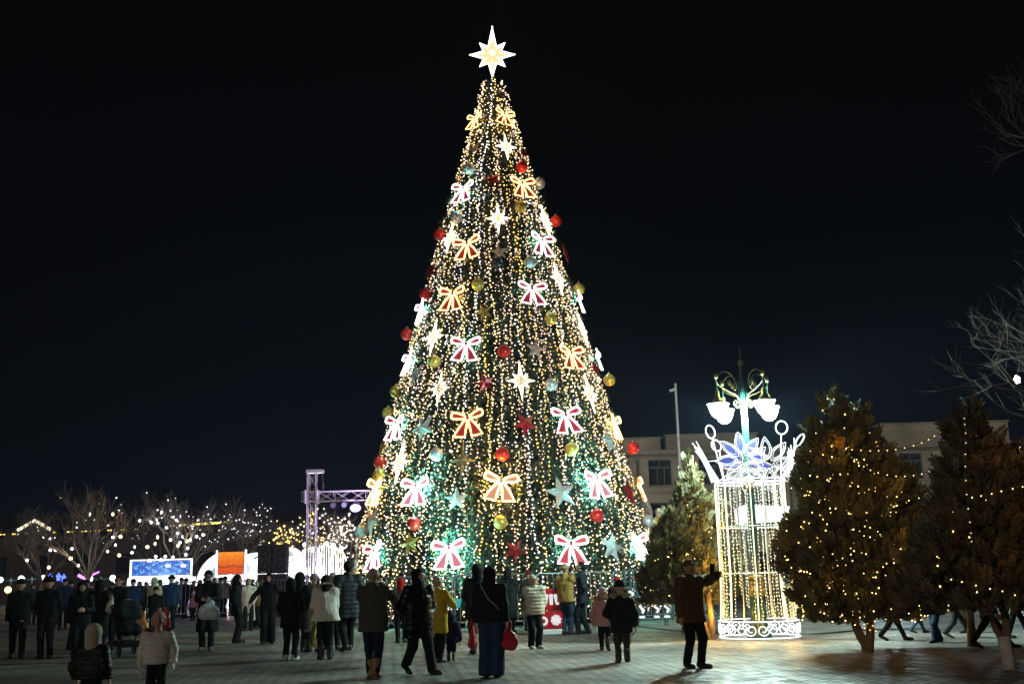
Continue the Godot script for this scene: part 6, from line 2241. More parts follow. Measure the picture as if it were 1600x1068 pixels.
	cf.cap(neck + Vector3(0, -0.02 * s, -0.005), neck + Vector3(0, 0.022 * s, 0), s * 0.060, s * 0.052, 0.03)
	for k in 2:
		cf.cap(sh_l if k == 0 else sh_r, elbows[k], s * (0.043 + bulk * 0.8), s * (0.038 + bulk * 0.8), 0.04)
		cf.cap(elbows[k], (elbows[k] as Vector3).lerp(hands[k], 0.93), s * (0.038 + bulk * 0.8), s * (0.031 + bulk * 0.6), 0.03)
	if o.get("puff", false):
		cf.quilt(0.050 * s, 0.010)
	cf.folds(crease, 0.016 if not o.get("puff", false) else 0.010, Vector3(6, 2.6, 6))
	cf.below(hem)
	var glossy: float = o.get("gloss", 0.8)
	part(t, "coat", cf.net(MB.new()).mesh(), paint(o.get("coat", Color(0.01, 0.01, 0.012)), glossy, 0, "cloth"))
	# the head's covering
	var hat: String = o.get("hat", "hair")
	var hatc: Color = o.get("hat_color", Color(0.015, 0.012, 0.010))
	if hat != "none":
		if hat in ["beanie", "cap", "fur_hat", "pompom"] and o.has("hair"):
			part(t, "hair", hat_proto("long_hair" if o.get("long", false) else "hair"), paint(o["hair"], 0.55), hx)
		part(t, "hood" if hat == "hood" else ("hair" if hat in ["hair", "long_hair"] else "hat"), hat_proto(hat), paint(hatc, 0.85 if hat != "hair" else 0.5, 0, "cloth"), hx)
	if o.has("fur"):
		part(t, "fur_trim", fur_proto(hat != "hood"), paint(o["fur"], 0.9), hx)
	if o.has("strap"):
		var sp := MB.new()
		sp.tube(smooth_path([sh_l + Vector3(-0.04, 0.06, -0.10), chest + Vector3(0.02, 0.0, -tor * 0.95), Vector3(-0.10, hip_y + 0.14 * s, -tor * 0.95), Vector3(-0.17, hip_y + 0.05 * s, -0.02)], 6), 0.013, 0.013, 5)
		part(t, "shoulder_strap", sp.mesh(), paint(o["strap"], 0.6))
	return t

func phone(at: Vector3, turn: float, tilt: float, w: float, h: float, screen: Color, e: float, label: String, nm := "phone") -> void:
	var t := thing(nm, label, nm, at, turn)
	var b := Basis(Vector3.RIGHT, tilt)
	var mb := MB.new()
	mb.bevel_box(Transform3D(b, Vector3.ZERO), Vector3(w, h, 0.012), 0.004)
	part(t, "case", mb.mesh(), paint(Color(0.01, 0.01, 0.012), 0.3))
	var sc := MB.new()
	sc.bevel_box(Transform3D(b, b * Vector3(0, 0, 0.0075)), Vector3(w * 0.93, h * 0.95, 0.004), 0.001)
	part(t, "display_screen", sc.mesh(), glow(screen, e) if e > 0 else paint(Color(0.02, 0.02, 0.025), 0.1))

func build_people() -> void:
	var black := Color(0.0045, 0.0043, 0.005)
	var soot := Color(0.008, 0.008, 0.009)
	var navy := Color(0.010, 0.016, 0.045)
	var cream := Color(0.52, 0.47, 0.38)
	# ---- left of the square
	person(Vector3(-10.97, 0, -24.53), 1.68, 25, "man in black with flat cap strolling at the far left edge", {"coat": black, "hat": "cap", "hat_color": black, "stride": 0.28, "lift": 0.03, "left": "pocket", "right": "swing", "hair": black})
	person(Vector3(-10.24, 0, -24.28), 1.66, 10, "man in black fur hat standing second from the left edge", {"coat": black, "coat_len": 0.42, "hat": "fur_hat", "hat_color": soot, "left": "pocket", "right": "pocket", "turn": 20, "hair": black})
	person(Vector3(-16.25, 0, -39.86), 1.69, 15, "man in dark blue jacket and cap behind the two men at the left edge", {"coat": navy, "hat": "cap", "hat_color": black, "left": "pocket", "right": "down"})
	person(Vector3(-8.95, 0, -22.84), 1.56, 25, "hooded woman in ankle-long black coat at the left, looking down", {"coat": black, "coat_len": 0.16, "flare": 0.02, "hat": "hood", "hat_color": black, "nod": 15, "left": "front", "right": "down", "shoes": Color(0.3, 0.3, 0.3)})
	person(Vector3(-9.45, 0, -25.13), 1.59, 170, "person in a wide black coat seen from behind between hooded woman and stroller", {"coat": black, "coat_len": 0.25, "bulk": 0.02, "hat": "hood", "hat_color": soot, "left": "pocket", "right": "pocket"})
	person(Vector3(-9.65, 0, -26.85), 1.66, 10, "woman in black with red-rimmed hat pushing the stroller", {"coat": black, "hat": "beanie", "hat_color": Color(0.05, 0.008, 0.008), "left": Vector3(0.10, 0.60, 0.22), "right": Vector3(-0.06, 0.62, 0.2), "fur": Color(0.35, 0.32, 0.28)})
	bag(Vector3(-9.13, 1.29, -25.00), 0.24, 0.44, Color(0.40, 0.38, 0.34), "pale cloth muff or bag on the front of the woman with the stroller")
	person(Vector3(-13.26, 0, -38.31), 1.61, 0, "man in blue jacket and dark cap left of the blue panel, facing the camera", {"coat": Color(0.012, 0.030, 0.09), "hat": "cap", "hat_color": black, "left": "pocket", "right": "pocket"})
	person(Vector3(-4.82, 0, -12.7), 1.08, 172, "small child in black jacket and cream hood in the foreground, cut by the lower edge", {"child": true, "coat": Color(0.010, 0.010, 0.011), "puff": true, "bulk": 0.016, "hat": "hood", "hat_color": Color(0.50, 0.45, 0.36), "left": "down", "right": "down", "gloss": 0.45})
	person(Vector3(-4.70, 0, -14.6), 1.15, 12, "child in cream quilted jacket and pink hat in the foreground", {"child": true, "coat": Color(0.58, 0.55, 0.47), "coat_len": 0.44, "puff": true, "bulk": 0.002, "hat": "pompom", "hat_color": Color(0.50, 0.34, 0.36), "fur": Color(0.16, 0.09, 0.055), "gloves": Color(0.55, 0.5, 0.48), "nod": -8, "gloss": 0.5})
	person(Vector3(-12.06, 0, -36.87), 1.65, 165, "woman in cream hooded coat seen from behind near the blue panel", {"coat": Color(0.42, 0.38, 0.28), "coat_len": 0.3, "hat": "hood", "hat_color": Color(0.42, 0.38, 0.28), "left": "front", "right": "front"})
	person(Vector3(-9.81, 0, -30.13), 1.39, 185, "teenager in black jacket with red bag, back to the camera, behind the child in cream", {"coat": soot, "hat": "beanie", "hat_color": black, "left": "front", "right": "hold", "trousers": Color(0.03, 0.03, 0.03), "gloves": Color(0.4, 0.4, 0.4)})
	bag(Vector3(-9.07, 0.91, -28.60), 0.34, 0.52, Color(0.48, 0.03, 0.025), "red carrier bag held by the teenager behind the child in cream")
	bag(Vector3(-10.24, 0.76, -30.50), 0.30, 0.54, Color(0.55, 0.27, 0.06), "orange and white carrier bag beside the stroller")
	person(Vector3(-11.24, 0, -36.06), 1.69, 5, "man in navy jacket with fur hat standing at the left end of the barriers", {"coat": Color(0.015, 0.026, 0.075), "hat": "fur_hat", "hat_color": black, "left": "down", "right": "down"})
	person(Vector3(-7.09, 0, -25.46), 1.73, 8, "man in black with dark green cap looking down at his phone", {"coat": black, "coat_len": 0.24, "flare": 0.012, "hat": "beanie", "hat_color": Color(0.010, 0.022, 0.020), "nod": 32, "left": "front", "right": "front", "shoes": Color(0.10, 0.095, 0.09)})
	phone(Vector3(-6.77, 1.23, -24.15), 0.1, -0.8, 0.08, 0.16, Color(0.3, 0.4, 0.6), 0.0, "phone in the hands of the man in the dark green cap")
	bag(Vector3(-6.65, 1.15, -24.00), 0.44, 0.40, Color(0.42, 0.47, 0.52), "pale blue carrier bag hanging from the arm of the man looking at his phone", 0.1)
	person(Vector3(-7.13, 0, -28.21), 1.63, 88, "man in black seen from the side, facing right", {"coat": black, "coat_len": 0.40, "hat": "hood", "hat_color": black, "left": "pocket", "right": "pocket"})
	person(Vector3(-8.39, 0, -34.64), 1.55, 20, "woman in long pale pink coat behind the man seen from the side", {"coat": Color(0.55, 0.36, 0.33), "coat_len": 0.2, "flare": 0.01, "hat": "long_hair", "hat_color": Color(0.02, 0.013, 0.01), "left": "pocket", "right": "pocket"})
	person(Vector3(-8.49, 0, -36.27), 1.48, -30, "person in tan jacket beside the woman in pale pink", {"coat": Color(0.20, 0.11, 0.06), "hat": "hair", "left": "pocket", "right": "front"})
	person(Vector3(-6.18, 0, -27.57), 1.63, 10, "hooded woman in black with both arms held out", {"coat": black, "coat_len": 0.42, "hat": "hood", "hat_color": black, "left": Vector3(0.27, 0.59, 0.05), "right": Vector3(-0.27, 0.60, 0.08), "wide": 0.02, "turn": -5})
	person(Vector3(-4.46, 0, -21.84), 1.51, 175, "person in black with white-soled sneakers, back to the camera", {"coat": black, "coat_len": 0.40, "hat": "hood", "hat_color": black, "left": "pocket", "right": "pocket", "shoes": Color(0.45, 0.45, 0.45)})
	person(Vector3(-4.71, 0, -24.00), 1.63, 180, "taller hooded person in long black coat beside the one in sneakers", {"coat": black, "coat_len": 0.30, "hat": "hood", "hat_color": soot, "left": "pocket", "right": "pocket"})
	person(Vector3(-4.42, 0, -24.08), 1.59, 190, "person in long beige coat half hidden behind the white jacket", {"coat": Color(0.20, 0.18, 0.14), "coat_len": 0.26, "hat": "beanie", "hat_color": Color(0.22, 0.18, 0.30), "left": "pocket", "right": "pocket"})
	person(Vector3(-3.76, 0, -21.77), 1.56, 195, "young woman in white short coat, bent over, black boots", {"coat": Color(0.60, 0.57, 0.50), "coat_len": 0.46, "bulk": 0.02, "flare": 0.02, "lean": 0.16, "hat": "long_hair", "hat_color": Color(0.012, 0.009, 0.008), "nod": 18, "left": "front", "right": Vector3(-0.13, 0.5, 0.16), "boot": true, "fur": Color(0.55, 0.5, 0.42)})
	bag(Vector3(-4.07, 0.75, -22.30), 0.26, 0.62, Color(0.42, 0.46, 0.14), "yellow-green carrier bag held by the young woman in white")
	person(Vector3(-4.13, 0, -24.76), 1.62, 200, "person in grey fur hat stepping away behind the white coat", {"coat": Color(0.05, 0.05, 0.05), "hat": "fur_hat", "hat_color": Color(0.28, 0.27, 0.25), "stride": 0.22})
	person(Vector3(-3.70, 0, -24.20), 1.89, 205, "tall bareheaded man in dark puffer coat walking towards the tree", {"coat": Color(0.020, 0.022, 0.027), "puff": true, "coat_len": 0.36, "bulk": 0.006, "hat": "hair", "hat_color": black, "stride": -0.20, "lift": 0.02, "left": "pocket", "right": "pocket", "gloss": 0.5})
	person(Vector3(-2.31, 0, -17.71), 1.65, 180, "man in cream beanie and grey-brown jacket taking a picture, seen from behind", {"coat": Color(0.060, 0.055, 0.047), "coat_len": 0.42, "bulk": 0.012, "hat": "beanie", "hat_color": Color(0.42, 0.32, 0.27), "left": "up", "right": "up", "trousers": Color(0.010, 0.014, 0.040), "stride": 0.16, "lift": 0.02, "spread": 0.035, "shoes": Color(0.26, 0.15, 0.045), "boot": true, "nod": -8})
	person(Vector3(-1.63, 0, -18.18), 1.66, 35, "woman in long glossy black puffer coat and hood striding right", {"coat": Color(0.006, 0.006, 0.008), "coat_len": 0.33, "puff": true, "bulk": 0.008, "flare": 0.012, "gloss": 0.16, "hat": "hood", "hat_color": Color(0.006, 0.006, 0.008), "stride": 0.32, "lift": 0.04, "left": "pocket", "right": "pocket", "turn": 10, "wide": 0.01})
	person(Vector3(-1.49, 0, -20.42), 1.49, 155, "person in yellow jacket and cream hat holding up a tablet", {"coat": Color(0.44, 0.32, 0.022), "coat_len": 0.34, "bulk": 0.006, "hat": "beanie", "hat_color": Color(0.46, 0.42, 0.36), "left": Vector3(0.10, 0.68, 0.16), "right": Vector3(-0.10, 0.72, 0.20), "turn": -20, "stride": 0.12})
	phone(Vector3(-1.20, 1.00, -21.30), -0.4, -0.5, 0.24, 0.19, Color(0.03, 0.42, 0.42), 0.8, "glowing teal tablet held up by the person in yellow", "tablet")
	person(Vector3(-2.78, 0, -26.42), 1.45, 190, "person in a red hood half hidden by the glossy black coat", {"coat": Color(0.05, 0.03, 0.03), "hat": "hood", "hat_color": Color(0.46, 0.02, 0.014), "left": "front", "right": "front"})
	person(Vector3(-1.26, 0, -20.64), 0.85, 183, "toddler in navy snowsuit with fur-edged hood", {"child": true, "coat": Color(0.020, 0.016, 0.085), "puff": true, "bulk": 0.02, "coat_len": 0.36, "hat": "hood", "hat_color": Color(0.018, 0.016, 0.10), "fur": Color(0.42, 0.30, 0.15), "left": Vector3(0.2, 0.42, 0.0), "right": Vector3(-0.2, 0.42, 0.02), "trousers": Color(0.02, 0.018, 0.03), "shoes": Color(0.30, 0.24, 0.13), "boot": true})
	person(Vector3(-0.81, 0, -22.06), 1.69, 188, "man in black hooded puffer left of the woman in jeans, back turned", {"coat": Color(0.012, 0.012, 0.014), "puff": true, "coat_len": 0.40, "bulk": 0.01, "hat": "hood", "hat_color": soot, "left": "front", "right": "hold", "stride": 0.1, "gloss": 0.5})
	person(Vector3(-0.44, 0, -17.20), 1.62, 176, "woman in wide blue jeans and black jacket seen from behind, red bags in both hands", {"coat": Color(0.009, 0.009, 0.010), "coat_len": 0.50, "bulk": 0.006, "hat": "long_hair", "hat_color": Color(0.010, 0.008, 0.007), "left": "hold", "right": "hold", "trousers": Color(0.018, 0.042, 0.095), "wide": 0.036, "spread": 0.05, "strap": Color(0.25, 0.24, 0.23)})
	bag(Vector3(-0.74, 0.86, -17.50), 0.22, 0.52, Color(0.52, 0.012, 0.03), "red carrier bag in the left-hand side grip of the woman in jeans", 1.2)
	bag(Vector3(-0.20, 0.89, -17.30), 0.34, 0.52, Color(0.55, 0.02, 0.05), "pinkish red carrier bag at the right side of the woman in jeans", 0.2)
	person(Vector3(-0.28, 0, -29.64), 1.62, 160, "person in long dark puffer coat standing at the barrier in the middle", {"coat": Color(0.012, 0.015, 0.016), "puff": true, "coat_len": 0.22, "hat": "hood", "hat_color": soot, "left": "front", "right": "front", "fur": Color(0.2, 0.17, 0.13)})
	person(Vector3(0.31, 0, -23.27), 1.45, 18, "woman in cream puffer jacket and cream beanie gazing up", {"coat": Color(0.50, 0.46, 0.36), "coat_len": 0.47, "puff": true, "bulk": 0.014, "hat": "beanie", "hat_color": Color(0.50, 0.45, 0.34), "nod": -14, "turn": 25, "left": "pocket", "right": "down", "shoes": Color(0.35, 0.33, 0.3), "wide": 0.008, "skin": Color(0.5, 0.32, 0.24)})
	person(Vector3(0.28, 0, -30.32), 1.54, 180, "person in dark red hat behind the woman in cream", {"coat": Color(0.03, 0.02, 0.02), "hat": "beanie", "hat_color": Color(0.13, 0.008, 0.012), "left": "front", "right": "front"})
	person(Vector3(1.18, 0, -28.05), 1.67, 150, "woman in tan jacket, fur hat and jeans seen from behind", {"coat": Color(0.27, 0.17, 0.045), "coat_len": 0.47, "bulk": 0.006, "hat": "fur_hat", "hat_color": Color(0.30, 0.21, 0.12), "left": "front", "right": "up", "trousers": Color(0.014, 0.030, 0.055), "nod": -10})
	person(Vector3(1.60, 0, -28.14), 1.76, -95, "bareheaded man in dark navy jacket facing left beside the woman in tan", {"coat": Color(0.012, 0.014, 0.026), "coat_len": 0.42, "hat": "hair", "hat_color": black, "left": "pocket", "right": "pocket", "stride": 0.14, "nod": -10})
	person(Vector3(1.67, 0, -22.21), 1.22, 172, "girl in pink hooded coat walking away", {"child": true, "coat": Color(0.52, 0.26, 0.26), "coat_len": 0.38, "flare": 0.02, "bulk": 0.012, "hat": "beanie", "hat_color": Color(0.45, 0.35, 0.38), "fur": Color(0.40, 0.28, 0.14), "stride": 0.24, "lift": 0.05, "boot": true, "shoes": Color(0.07, 0.06, 0.05), "left": "down", "right": "down"})
	person(Vector3(1.76, 0, -19.37), 1.35, 176, "boy in black parka with cream fur hood and black beanie seen from behind", {"child": true, "coat": Color(0.009, 0.010, 0.010), "coat_len": 0.36, "bulk": 0.012, "hat": "beanie", "hat_color": black, "fur": Color(0.52, 0.42, 0.24), "left": "pocket", "right": "down", "trousers": Color(0.035, 0.028, 0.022), "boot": true, "turn": 12})
	person(Vector3(2.34, 0, -26.44), 1.35, 170, "person in bright red hat behind the boy in the black parka", {"coat": Color(0.02, 0.02, 0.02), "hat": "beanie", "hat_color": Color(0.46, 0.012, 0.016), "left": "front", "right": "front"})
	person(Vector3(2.75, 0, -17.92), 1.65, 30, "man in long brown parka and knit cap holding his phone out at arm's length", {"coat": Color(0.075, 0.042, 0.012), "coat_len": 0.42, "bulk": 0.02, "flare": 0.012, "hat": "beanie", "hat_color": Color(0.09, 0.06, 0.035), "left": Vector3(0.27, 0.86, 0.10), "right": "down", "turn": 15, "nod": -4, "trousers": black, "shoes": black, "stride": 0.08, "skin": Color(0.30, 0.17, 0.10)})
	phone(Vector3(3.10, 1.52, -17.75), 2.4, 0.1, 0.09, 0.17, Color(0.2, 0.3, 0.4), 0.0, "phone held out by the man in the brown parka")
	# ---- walkers half hidden by the thujas on the right
	var w := "walkers passing behind the thujas"
	person(Vector3(7.60, 0, -22.96), 1.21, 80, "walker in black with long stride just right of the forked trunk", {"coat": black, "hat": "beanie", "hat_color": black, "stride": 0.42, "lift": 0.05, "left": "swing", "right": "swing"}, w)
	person(Vector3(8.91, 0, -25.21), 0.98, 75, "walker in short red coat and pale blue leggings under the thuja crown", {"child": true, "coat": Color(0.55, 0.05, 0.06), "coat_len": 0.28, "hat": "pompom", "hat_color": Color(0.4, 0.1, 0.1), "stride": 0.30, "lift": 0.03, "trousers": Color(0.05, 0.09, 0.16), "left": "swing", "right": "swing"}, w)
	person(Vector3(8.19, 0, -22.10), 1.26, -70, "walker in dark blue jeans under the thuja crown", {"coat": black, "hat": "hair", "stride": 0.18, "trousers": Color(0.016, 0.036, 0.075), "wide": 0.015, "left": "pocket", "right": "swing"}, w)
	person(Vector3(9.02, 0, -23.21), 1.23, 75, "walker in grey trousers with raised heel under the thuja crown", {"coat": soot, "hat": "hood", "hat_color": soot, "stride": 0.40, "lift": 0.05, "trousers": Color(0.04, 0.045, 0.05), "shoes": Color(0.2, 0.22, 0.24), "left": "swing", "right": "swing"}, w)
	person(Vector3(8.50, 0, -20.32), 1.31, 80, "walker in black with the longest stride, before the whitewashed trunk", {"coat": black, "hat": "cap", "hat_color": black, "stride": 0.52, "lift": 0.06, "left": "swing", "right": "swing"}, w)
	person(Vector3(10.06, 0, -22.75), 1.23, 60, "walker in black at the very right edge", {"coat": black, "hat": "beanie", "hat_color": black, "stride": 0.3, "left": "swing", "right": "pocket"}, w)
	person(Vector3(9.89, 0, -24.74), 1.14, -80, "walker in dark green jacket behind the long-striding walker", {"coat": Color(0.01, 0.018, 0.014), "hat": "hair", "stride": 0.26, "lift": 0.03, "left": "swing", "right": "swing"}, w)
	person(Vector3(8.19, 0, -31.50), 1.14, 20, "person in black standing far back under the left part of the big thuja", {"coat": black, "hat": "beanie", "hat_color": black, "left": "pocket", "right": "pocket"}, w)
	person(Vector3(8.61, 0, -30.46), 1.13, -20, "person in dark grey standing far back under the big thuja by the trunk", {"coat": soot, "hat": "hood", "hat_color": soot, "left": "pocket", "right": "pocket"}, w)
	# ---- the crowd beyond the barriers: a few turned out, then copies of them in loose rows
	var crowd := "spectators beyond the market barriers"
	var kinds := []
	for e in [[{"coat": soot, "hat": "fur_hat", "hat_color": black, "left": "pocket", "right": "pocket"}, "fur-hatted spectator in black"], [{"coat": Color(0.05, 0.02, 0.02), "hat": "beanie", "hat_color": Color(0.12, 0.03, 0.03), "left": "front", "right": "front"}, "spectator in dark red beanie"], [{"coat": Color(0.03, 0.035, 0.05), "hat": "hood", "hat_color": Color(0.03, 0.035, 0.05), "left": "pocket", "right": "down"}, "hooded spectator in slate"], [{"coat": Color(0.16, 0.12, 0.09), "hat": "long_hair", "hat_color": Color(0.02, 0.015, 0.01), "left": "front", "right": "pocket"}, "long-haired spectator in brown"], [{"coat": Color(0.25, 0.24, 0.22), "hat": "cap", "hat_color": black, "left": "up", "right": "up"}, "spectator in pale jacket holding up a camera"], [{"child": true, "coat": Color(0.40, 0.16, 0.17), "hat": "pompom", "hat_color": Color(0.55, 0.5, 0.5), "left": "down", "right": "down"}, "child in dull pink coat"]]:
		kinds.append(e)
	var kind_of := [0, 1, 2, 3, 0, 4, 2, 1, 3, 1, 4, 1, 2, 0, 3, 0, 1, 2, 0, 3, 1, 2, 0, 1, 0, 2, 1, 4, 2, 0]
	var where := [Vector3(-14.21, 1.61, -47.60), Vector3(-14.17, 1.52, -48.60), Vector3(-14.17, 1.54, -49.50), Vector3(-13.17, 1.61, -48.20), Vector3(-13.15, 1.55, -49.20), Vector3(-12.59, 1.65, -47.80), Vector3(-16.14, 1.66, -47.40), Vector3(-16.40, 1.60, -49.00), Vector3(-15.72, 1.61, -48.80), Vector3(-14.74, 1.59, -48.00), Vector3(-15.03, 1.65, -49.60), Vector3(-11.60, 1.59, -48.60), Vector3(-11.45, 1.53, -49.80), Vector3(-10.29, 1.56, -48.40), Vector3(-10.12, 1.63, -49.20), Vector3(-9.25, 1.59, -48.80), Vector3(-8.92, 1.55, -49.60), Vector3(-7.93, 1.58, -48.40), Vector3(-15.53, 1.60, -40.00), Vector3(-15.57, 1.61, -41.50), Vector3(-16.88, 1.60, -44.00), Vector3(-19.62, 1.56, -45.00), Vector3(-18.47, 1.60, -46.00), Vector3(-15.34, 1.62, -43.00), Vector3(-14.23, 1.51, -50.50), Vector3(-12.82, 1.56, -50.00), Vector3(-12.75, 1.55, -51.00), Vector3(-11.18, 1.54, -50.80), Vector3(-10.12, 1.57, -51.20), Vector3(-8.72, 1.56, -50.60)]
	var first := {}
	for k in where.size():
		var e: Array = kinds[kind_of[k]]
		var q: Vector3 = where[k]
		var lab := "%s, %s" % [e[1], ["beyond the barrier left of the man on his phone", "just left of the man on his phone", "behind the man on his phone", "right of the man on his phone", "left of the orange screen's foot", "under the orange screen", "left of the cream hooded coat", "beside the cream hooded coat", "right of the cream hooded coat", "right of the man in navy", "at the barrier's left end", "behind the person in tan", "under the loudspeakers' left side", "under the loudspeakers' right side", "behind the two in black", "left of the truss foot", "right of the truss foot", "behind the tall man", "behind the hooded woman at the left", "behind the woman with the stroller", "between hooded woman and wide black coat", "behind the two men at the left edge", "right of the man in dark blue", "left of the blue-jacketed man", "deep in the crowd behind the phone", "deep in the crowd under the orange screen", "in the crowd's back row left of the loudspeakers", "in the crowd before the loudspeakers", "in the crowd's back row at the truss", "in the crowd's back row right of the truss"][k]]
		if first.has(kind_of[k]):
			copy(first[kind_of[k]], Vector3(q.x, 0, q.z), deg_to_rad(rng.randf_range(-60, 60)), lab, crowd, "person")
		else:
			first[kind_of[k]] = person(Vector3(q.x, 0, q.z), q.y, rng.randf_range(-50, 50), lab, e[0], crowd)
	person(Vector3(-12.96, 0, -44.50), 1.10, -20, "child in dull pink coat before the barrier left of the man on his phone", kinds[5][0], crowd)

# ------------------------------------------------------------------ small things on the square
func build_small_things() -> void:
	# red stand with white ornaments
	var rd := thing("red_stand", "red box stand with white ornamental shapes, right of the woman in cream", "stand", Vector3(0.77, 0, -28.24), 0.05)
	var red := paint(Color(0.42, 0.012, 0.02), 0.4)
	var lo := MB.new()
	lo.bevel_box(Transform3D(Basis(), Vector3(0, 0.36, 0)), Vector3(0.62, 0.44, 0.34), 0.02)
	part(rd, "lower_box", lo.mesh(), red)
	var up := MB.new()
	up.bevel_box(Transform3D(Basis(), Vector3(0.05, 0.86, -0.04)), Vector3(0.46, 0.52, 0.26), 0.02)
	part(rd, "upper_box", up.mesh(), red)
	var ft := MB.new()
	ft.bevel_box(Transform3D(Basis(), Vector3(0, 0.07, 0)), Vector3(0.7, 0.13, 0.42), 0.02)
	part(rd, "white_foot", ft.mesh(), paint(Color(0.7, 0.7, 0.7), 0.5))
	var wm := glow(Color(1.0, 0.96, 0.96), 0.75)
	var rg := MB.new()
	rg.tube(arc(Vector3(-0.18, 0.34, 0.19), Vector3(0.085, 0, 0), Vector3(0, 0.085, 0), 0, TAU * 0.96, 24), 0.035, 0.035, 6, true)
	part(rd, "white_ring", rg.mesh(), wm)
	for k in 4:
		var a := PI * k / 4.0 + 0.2
		rod(rd, "white_snowflake_arm", Vector3(0.14 - cos(a) * 0.13, 0.36 - sin(a) * 0.13, 0.19), Vector3(0.14 + cos(a) * 0.13, 0.36 + sin(a) * 0.13, 0.19), 0.034, wm)
	for k in 3:
		var tb := MB.new()
		tb.bevel_box(Transform3D(Basis(Vector3.BACK, 0.25 * (k - 1)), Vector3(-0.09 + 0.13 * k, 0.86, 0.10)), Vector3(0.09, 0.27, 0.05), 0.02)
		part(rd, "white_bar", tb.mesh(), wm)
	# black hose across the paving behind the column
	var c := thing("cable", "black cable lying across the paving behind the light column", "cable")
	var mb := MB.new()
	mb.tube(smooth_path([Vector3(3.12, 0, -31.65), Vector3(3.75, 0, -28.91), Vector3(4.26, 0, -27.45), Vector3(4.95, 0, -26.56), Vector3(6.44, 0, -25.59), Vector3(7.15, 0, -25.79), Vector3(8.02, 0, -26.47), Vector3(9.15, 0, -26.48), Vector3(10.06, 0, -25.73)], 6), 0.035, 0.035, 6)
	part(c, "sheath", mb.mesh(), paint(Color(0.012, 0.012, 0.014), 0.6))
	stroller()
	var bl := thing("light_bollard", "glowing blue light post in the crowd beside the blue-jacketed man", "bollard", Vector3(-15.04, 0.55, -44.00) * Vector3(1, 0, 1))
	rod(bl, "light_tube", Vector3(0, 0.15, 0), Vector3(0, 0.95, 0), 0.06, glow(Color(0.12, 0.16, 1.0), 3.0))
	rod(bl, "foot", Vector3(0, 0, 0), Vector3(0, 0.15, 0), 0.09, paint(Color(0.04, 0.04, 0.04), 0.5))
	omni(bl, Vector3(0, 0.5, 0.25), Color(0.25, 0.3, 1.0), 0.7, 0.06)

func bag(at: Vector3, w: float, h: float, c: Color, label: String, turn := 0.0, rough := 0.35) -> void:
	var t := thing("carrier_bag", label, "bag", at, turn, "")
	var f := Field.new(Vector3(-w, -h * 1.1, -w * 0.7), Vector3(w, h * 0.3, w * 0.7), 0.022)
	f.cap(Vector3(-w * 0.2, -h * 0.72, 0), Vector3(w * 0.2, -h * 0.74, 0.02), w * 0.34, w * 0.32, 0.06, 0.7)
	f.cap(Vector3(-w * 0.12, -h * 0.5, 0.02), Vector3(w * 0.1, -h * 0.2, 0), w * 0.30, w * 0.16, 0.06, 0.6)
	f.cap(Vector3(w * 0.25, -h * 0.55, 0), Vector3(w * 0.2, -h * 0.85, 0), w * 0.16, w * 0.2, 0.05, 0.7)
	part(t, "sack", f.net(MB.new()).mesh(), paint(c, rough, 0, "grain_none"))
	for s: float in [-1.0, 1.0]:
		var hm := MB.new()
		hm.tube(smooth_path([Vector3(s * w * 0.16, -h * 0.22, 0.02 * s), Vector3(s * w * 0.10, -h * 0.06, 0.01), Vector3(0, 0.0, 0), Vector3(-s * w * 0.03, -h * 0.14, -0.01)], 4), 0.012, 0.010, 5)
		part(t, "handle", hm.mesh(), paint(c, rough, 0, "grain_none"))

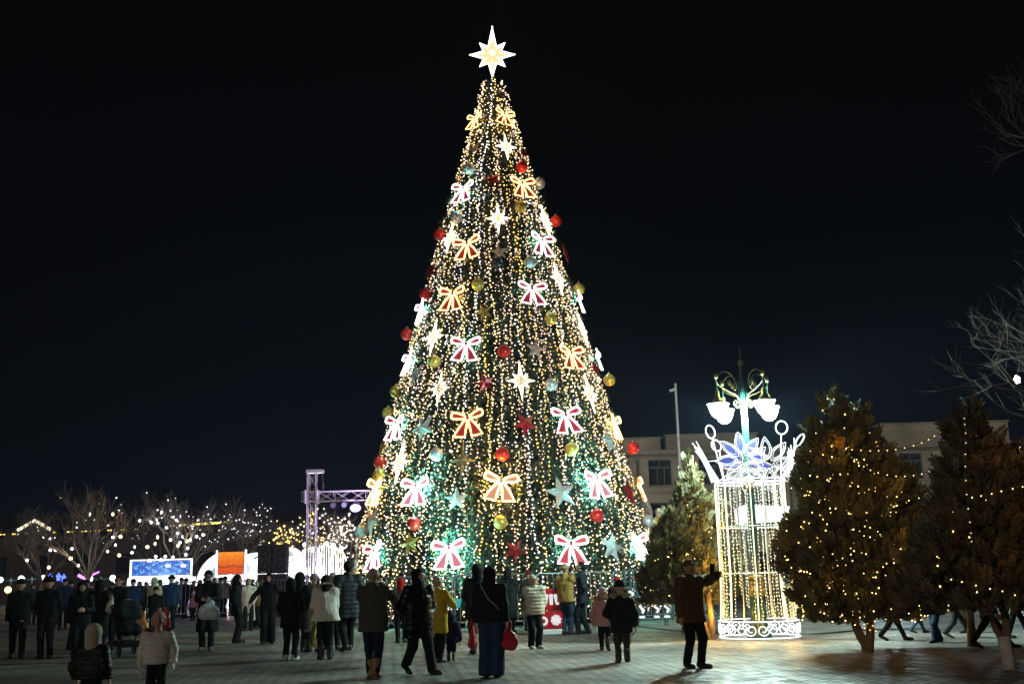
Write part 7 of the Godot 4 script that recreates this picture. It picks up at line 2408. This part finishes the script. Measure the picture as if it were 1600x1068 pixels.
func stroller() -> void:
	var t := thing("baby_stroller", "black baby stroller with round canopy pushed by the woman in the red-rimmed hat", "stroller", Vector3(-8.54, 0, -24.42), deg_to_rad(35))
	var cloth := paint(Color(0.010, 0.010, 0.012), 0.8, 0, "cloth")
	var metal := paint(Color(0.16, 0.12, 0.11), 0.35, 0.7)
	var f := Field.new(Vector3(-0.35, 0.3, -0.55), Vector3(0.35, 1.25, 0.55), 0.025)
	f.cap(Vector3(-0.08, 0.95, -0.1), Vector3(0.08, 0.95, -0.1), 0.24, 0.24, 0.06, 1.0)
	f.cap(Vector3(0, 0.72, -0.16), Vector3(0, 0.95, -0.14), 0.22, 0.24, 0.06, 1.0)
	f.cap(Vector3(0, 0.80, 0.36), Vector3(0, 1.0, 0.28), 0.2, 0.2, 0.05, 1.0, true)
	part(t, "canopy", f.net(MB.new()).mesh(), cloth)
	var g := Field.new(Vector3(-0.35, 0.25, -0.5), Vector3(0.35, 0.9, 0.65), 0.025)
	g.cap(Vector3(-0.1, 0.58, -0.2), Vector3(-0.1, 0.55, 0.32), 0.13, 0.13, 0.08)
	g.cap(Vector3(0.1, 0.58, -0.2), Vector3(0.1, 0.55, 0.32), 0.13, 0.13, 0.08)
	part(t, "seat", g.net(MB.new()).mesh(), cloth)
	for s: float in [-1.0, 1.0]:
		rod(t, "frame_tube", Vector3(s * 0.24, 0.14, 0.42), Vector3(s * 0.24, 1.0, -0.5), 0.016, metal)
		rod(t, "frame_tube", Vector3(s * 0.24, 0.16, -0.36), Vector3(s * 0.24, 0.62, 0.05), 0.016, metal)
		for z in [0.42, -0.36]:
			var r := 0.14 if z > 0 else 0.16
			var wh := Node3D.new()
			wh.name = "wheel"
			wh.position = Vector3(s * 0.27, r, z)
			t.add_child(wh, true)
			var ty := MB.new()
			ty.tube(arc(Vector3.ZERO, Vector3(0, r - 0.025, 0), Vector3(0, 0, r - 0.025), 0, TAU * 19.0 / 20.0, 19), 0.025, 0.025, 7, true)
			part(wh, "tyre", ty.mesh(), paint(Color(0.012, 0.012, 0.012), 0.8))
			var rm := MB.new()
			rm.ball(Vector3.ZERO, 0.035, 8, 5)
			for k in 5:
				var a := TAU * k / 5.0
				rm.tube(PackedVector3Array([Vector3.ZERO, Vector3(0, cos(a), sin(a)) * (r - 0.03)]), 0.012, 0.01, 5)
			part(wh, "rim", rm.mesh(), metal)
	var hb := MB.new()
	hb.tube(smooth_path([Vector3(-0.24, 1.0, -0.5), Vector3(-0.2, 1.06, -0.56), Vector3(0, 1.07, -0.58), Vector3(0.2, 1.06, -0.56), Vector3(0.24, 1.0, -0.5)], 4), 0.02, 0.02, 7)
	part(t, "handle", hb.mesh(), cloth)
	var bk := MB.new()
	bk.bevel_box(Transform3D(Basis(), Vector3(0, 0.26, 0.02)), Vector3(0.42, 0.14, 0.56), 0.03)
	part(t, "basket", bk.mesh(), cloth)
	var rim := MB.new()
	rim.tube(arc(Vector3(0, 0.94, -0.02), Vector3(0.255, 0, 0), Vector3(0, 0.245, 0), 0, PI, 14), 0.012, 0.012, 5)
	part(t, "canopy_piping", rim.mesh(), paint(Color(0.3, 0.28, 0.26), 0.5))
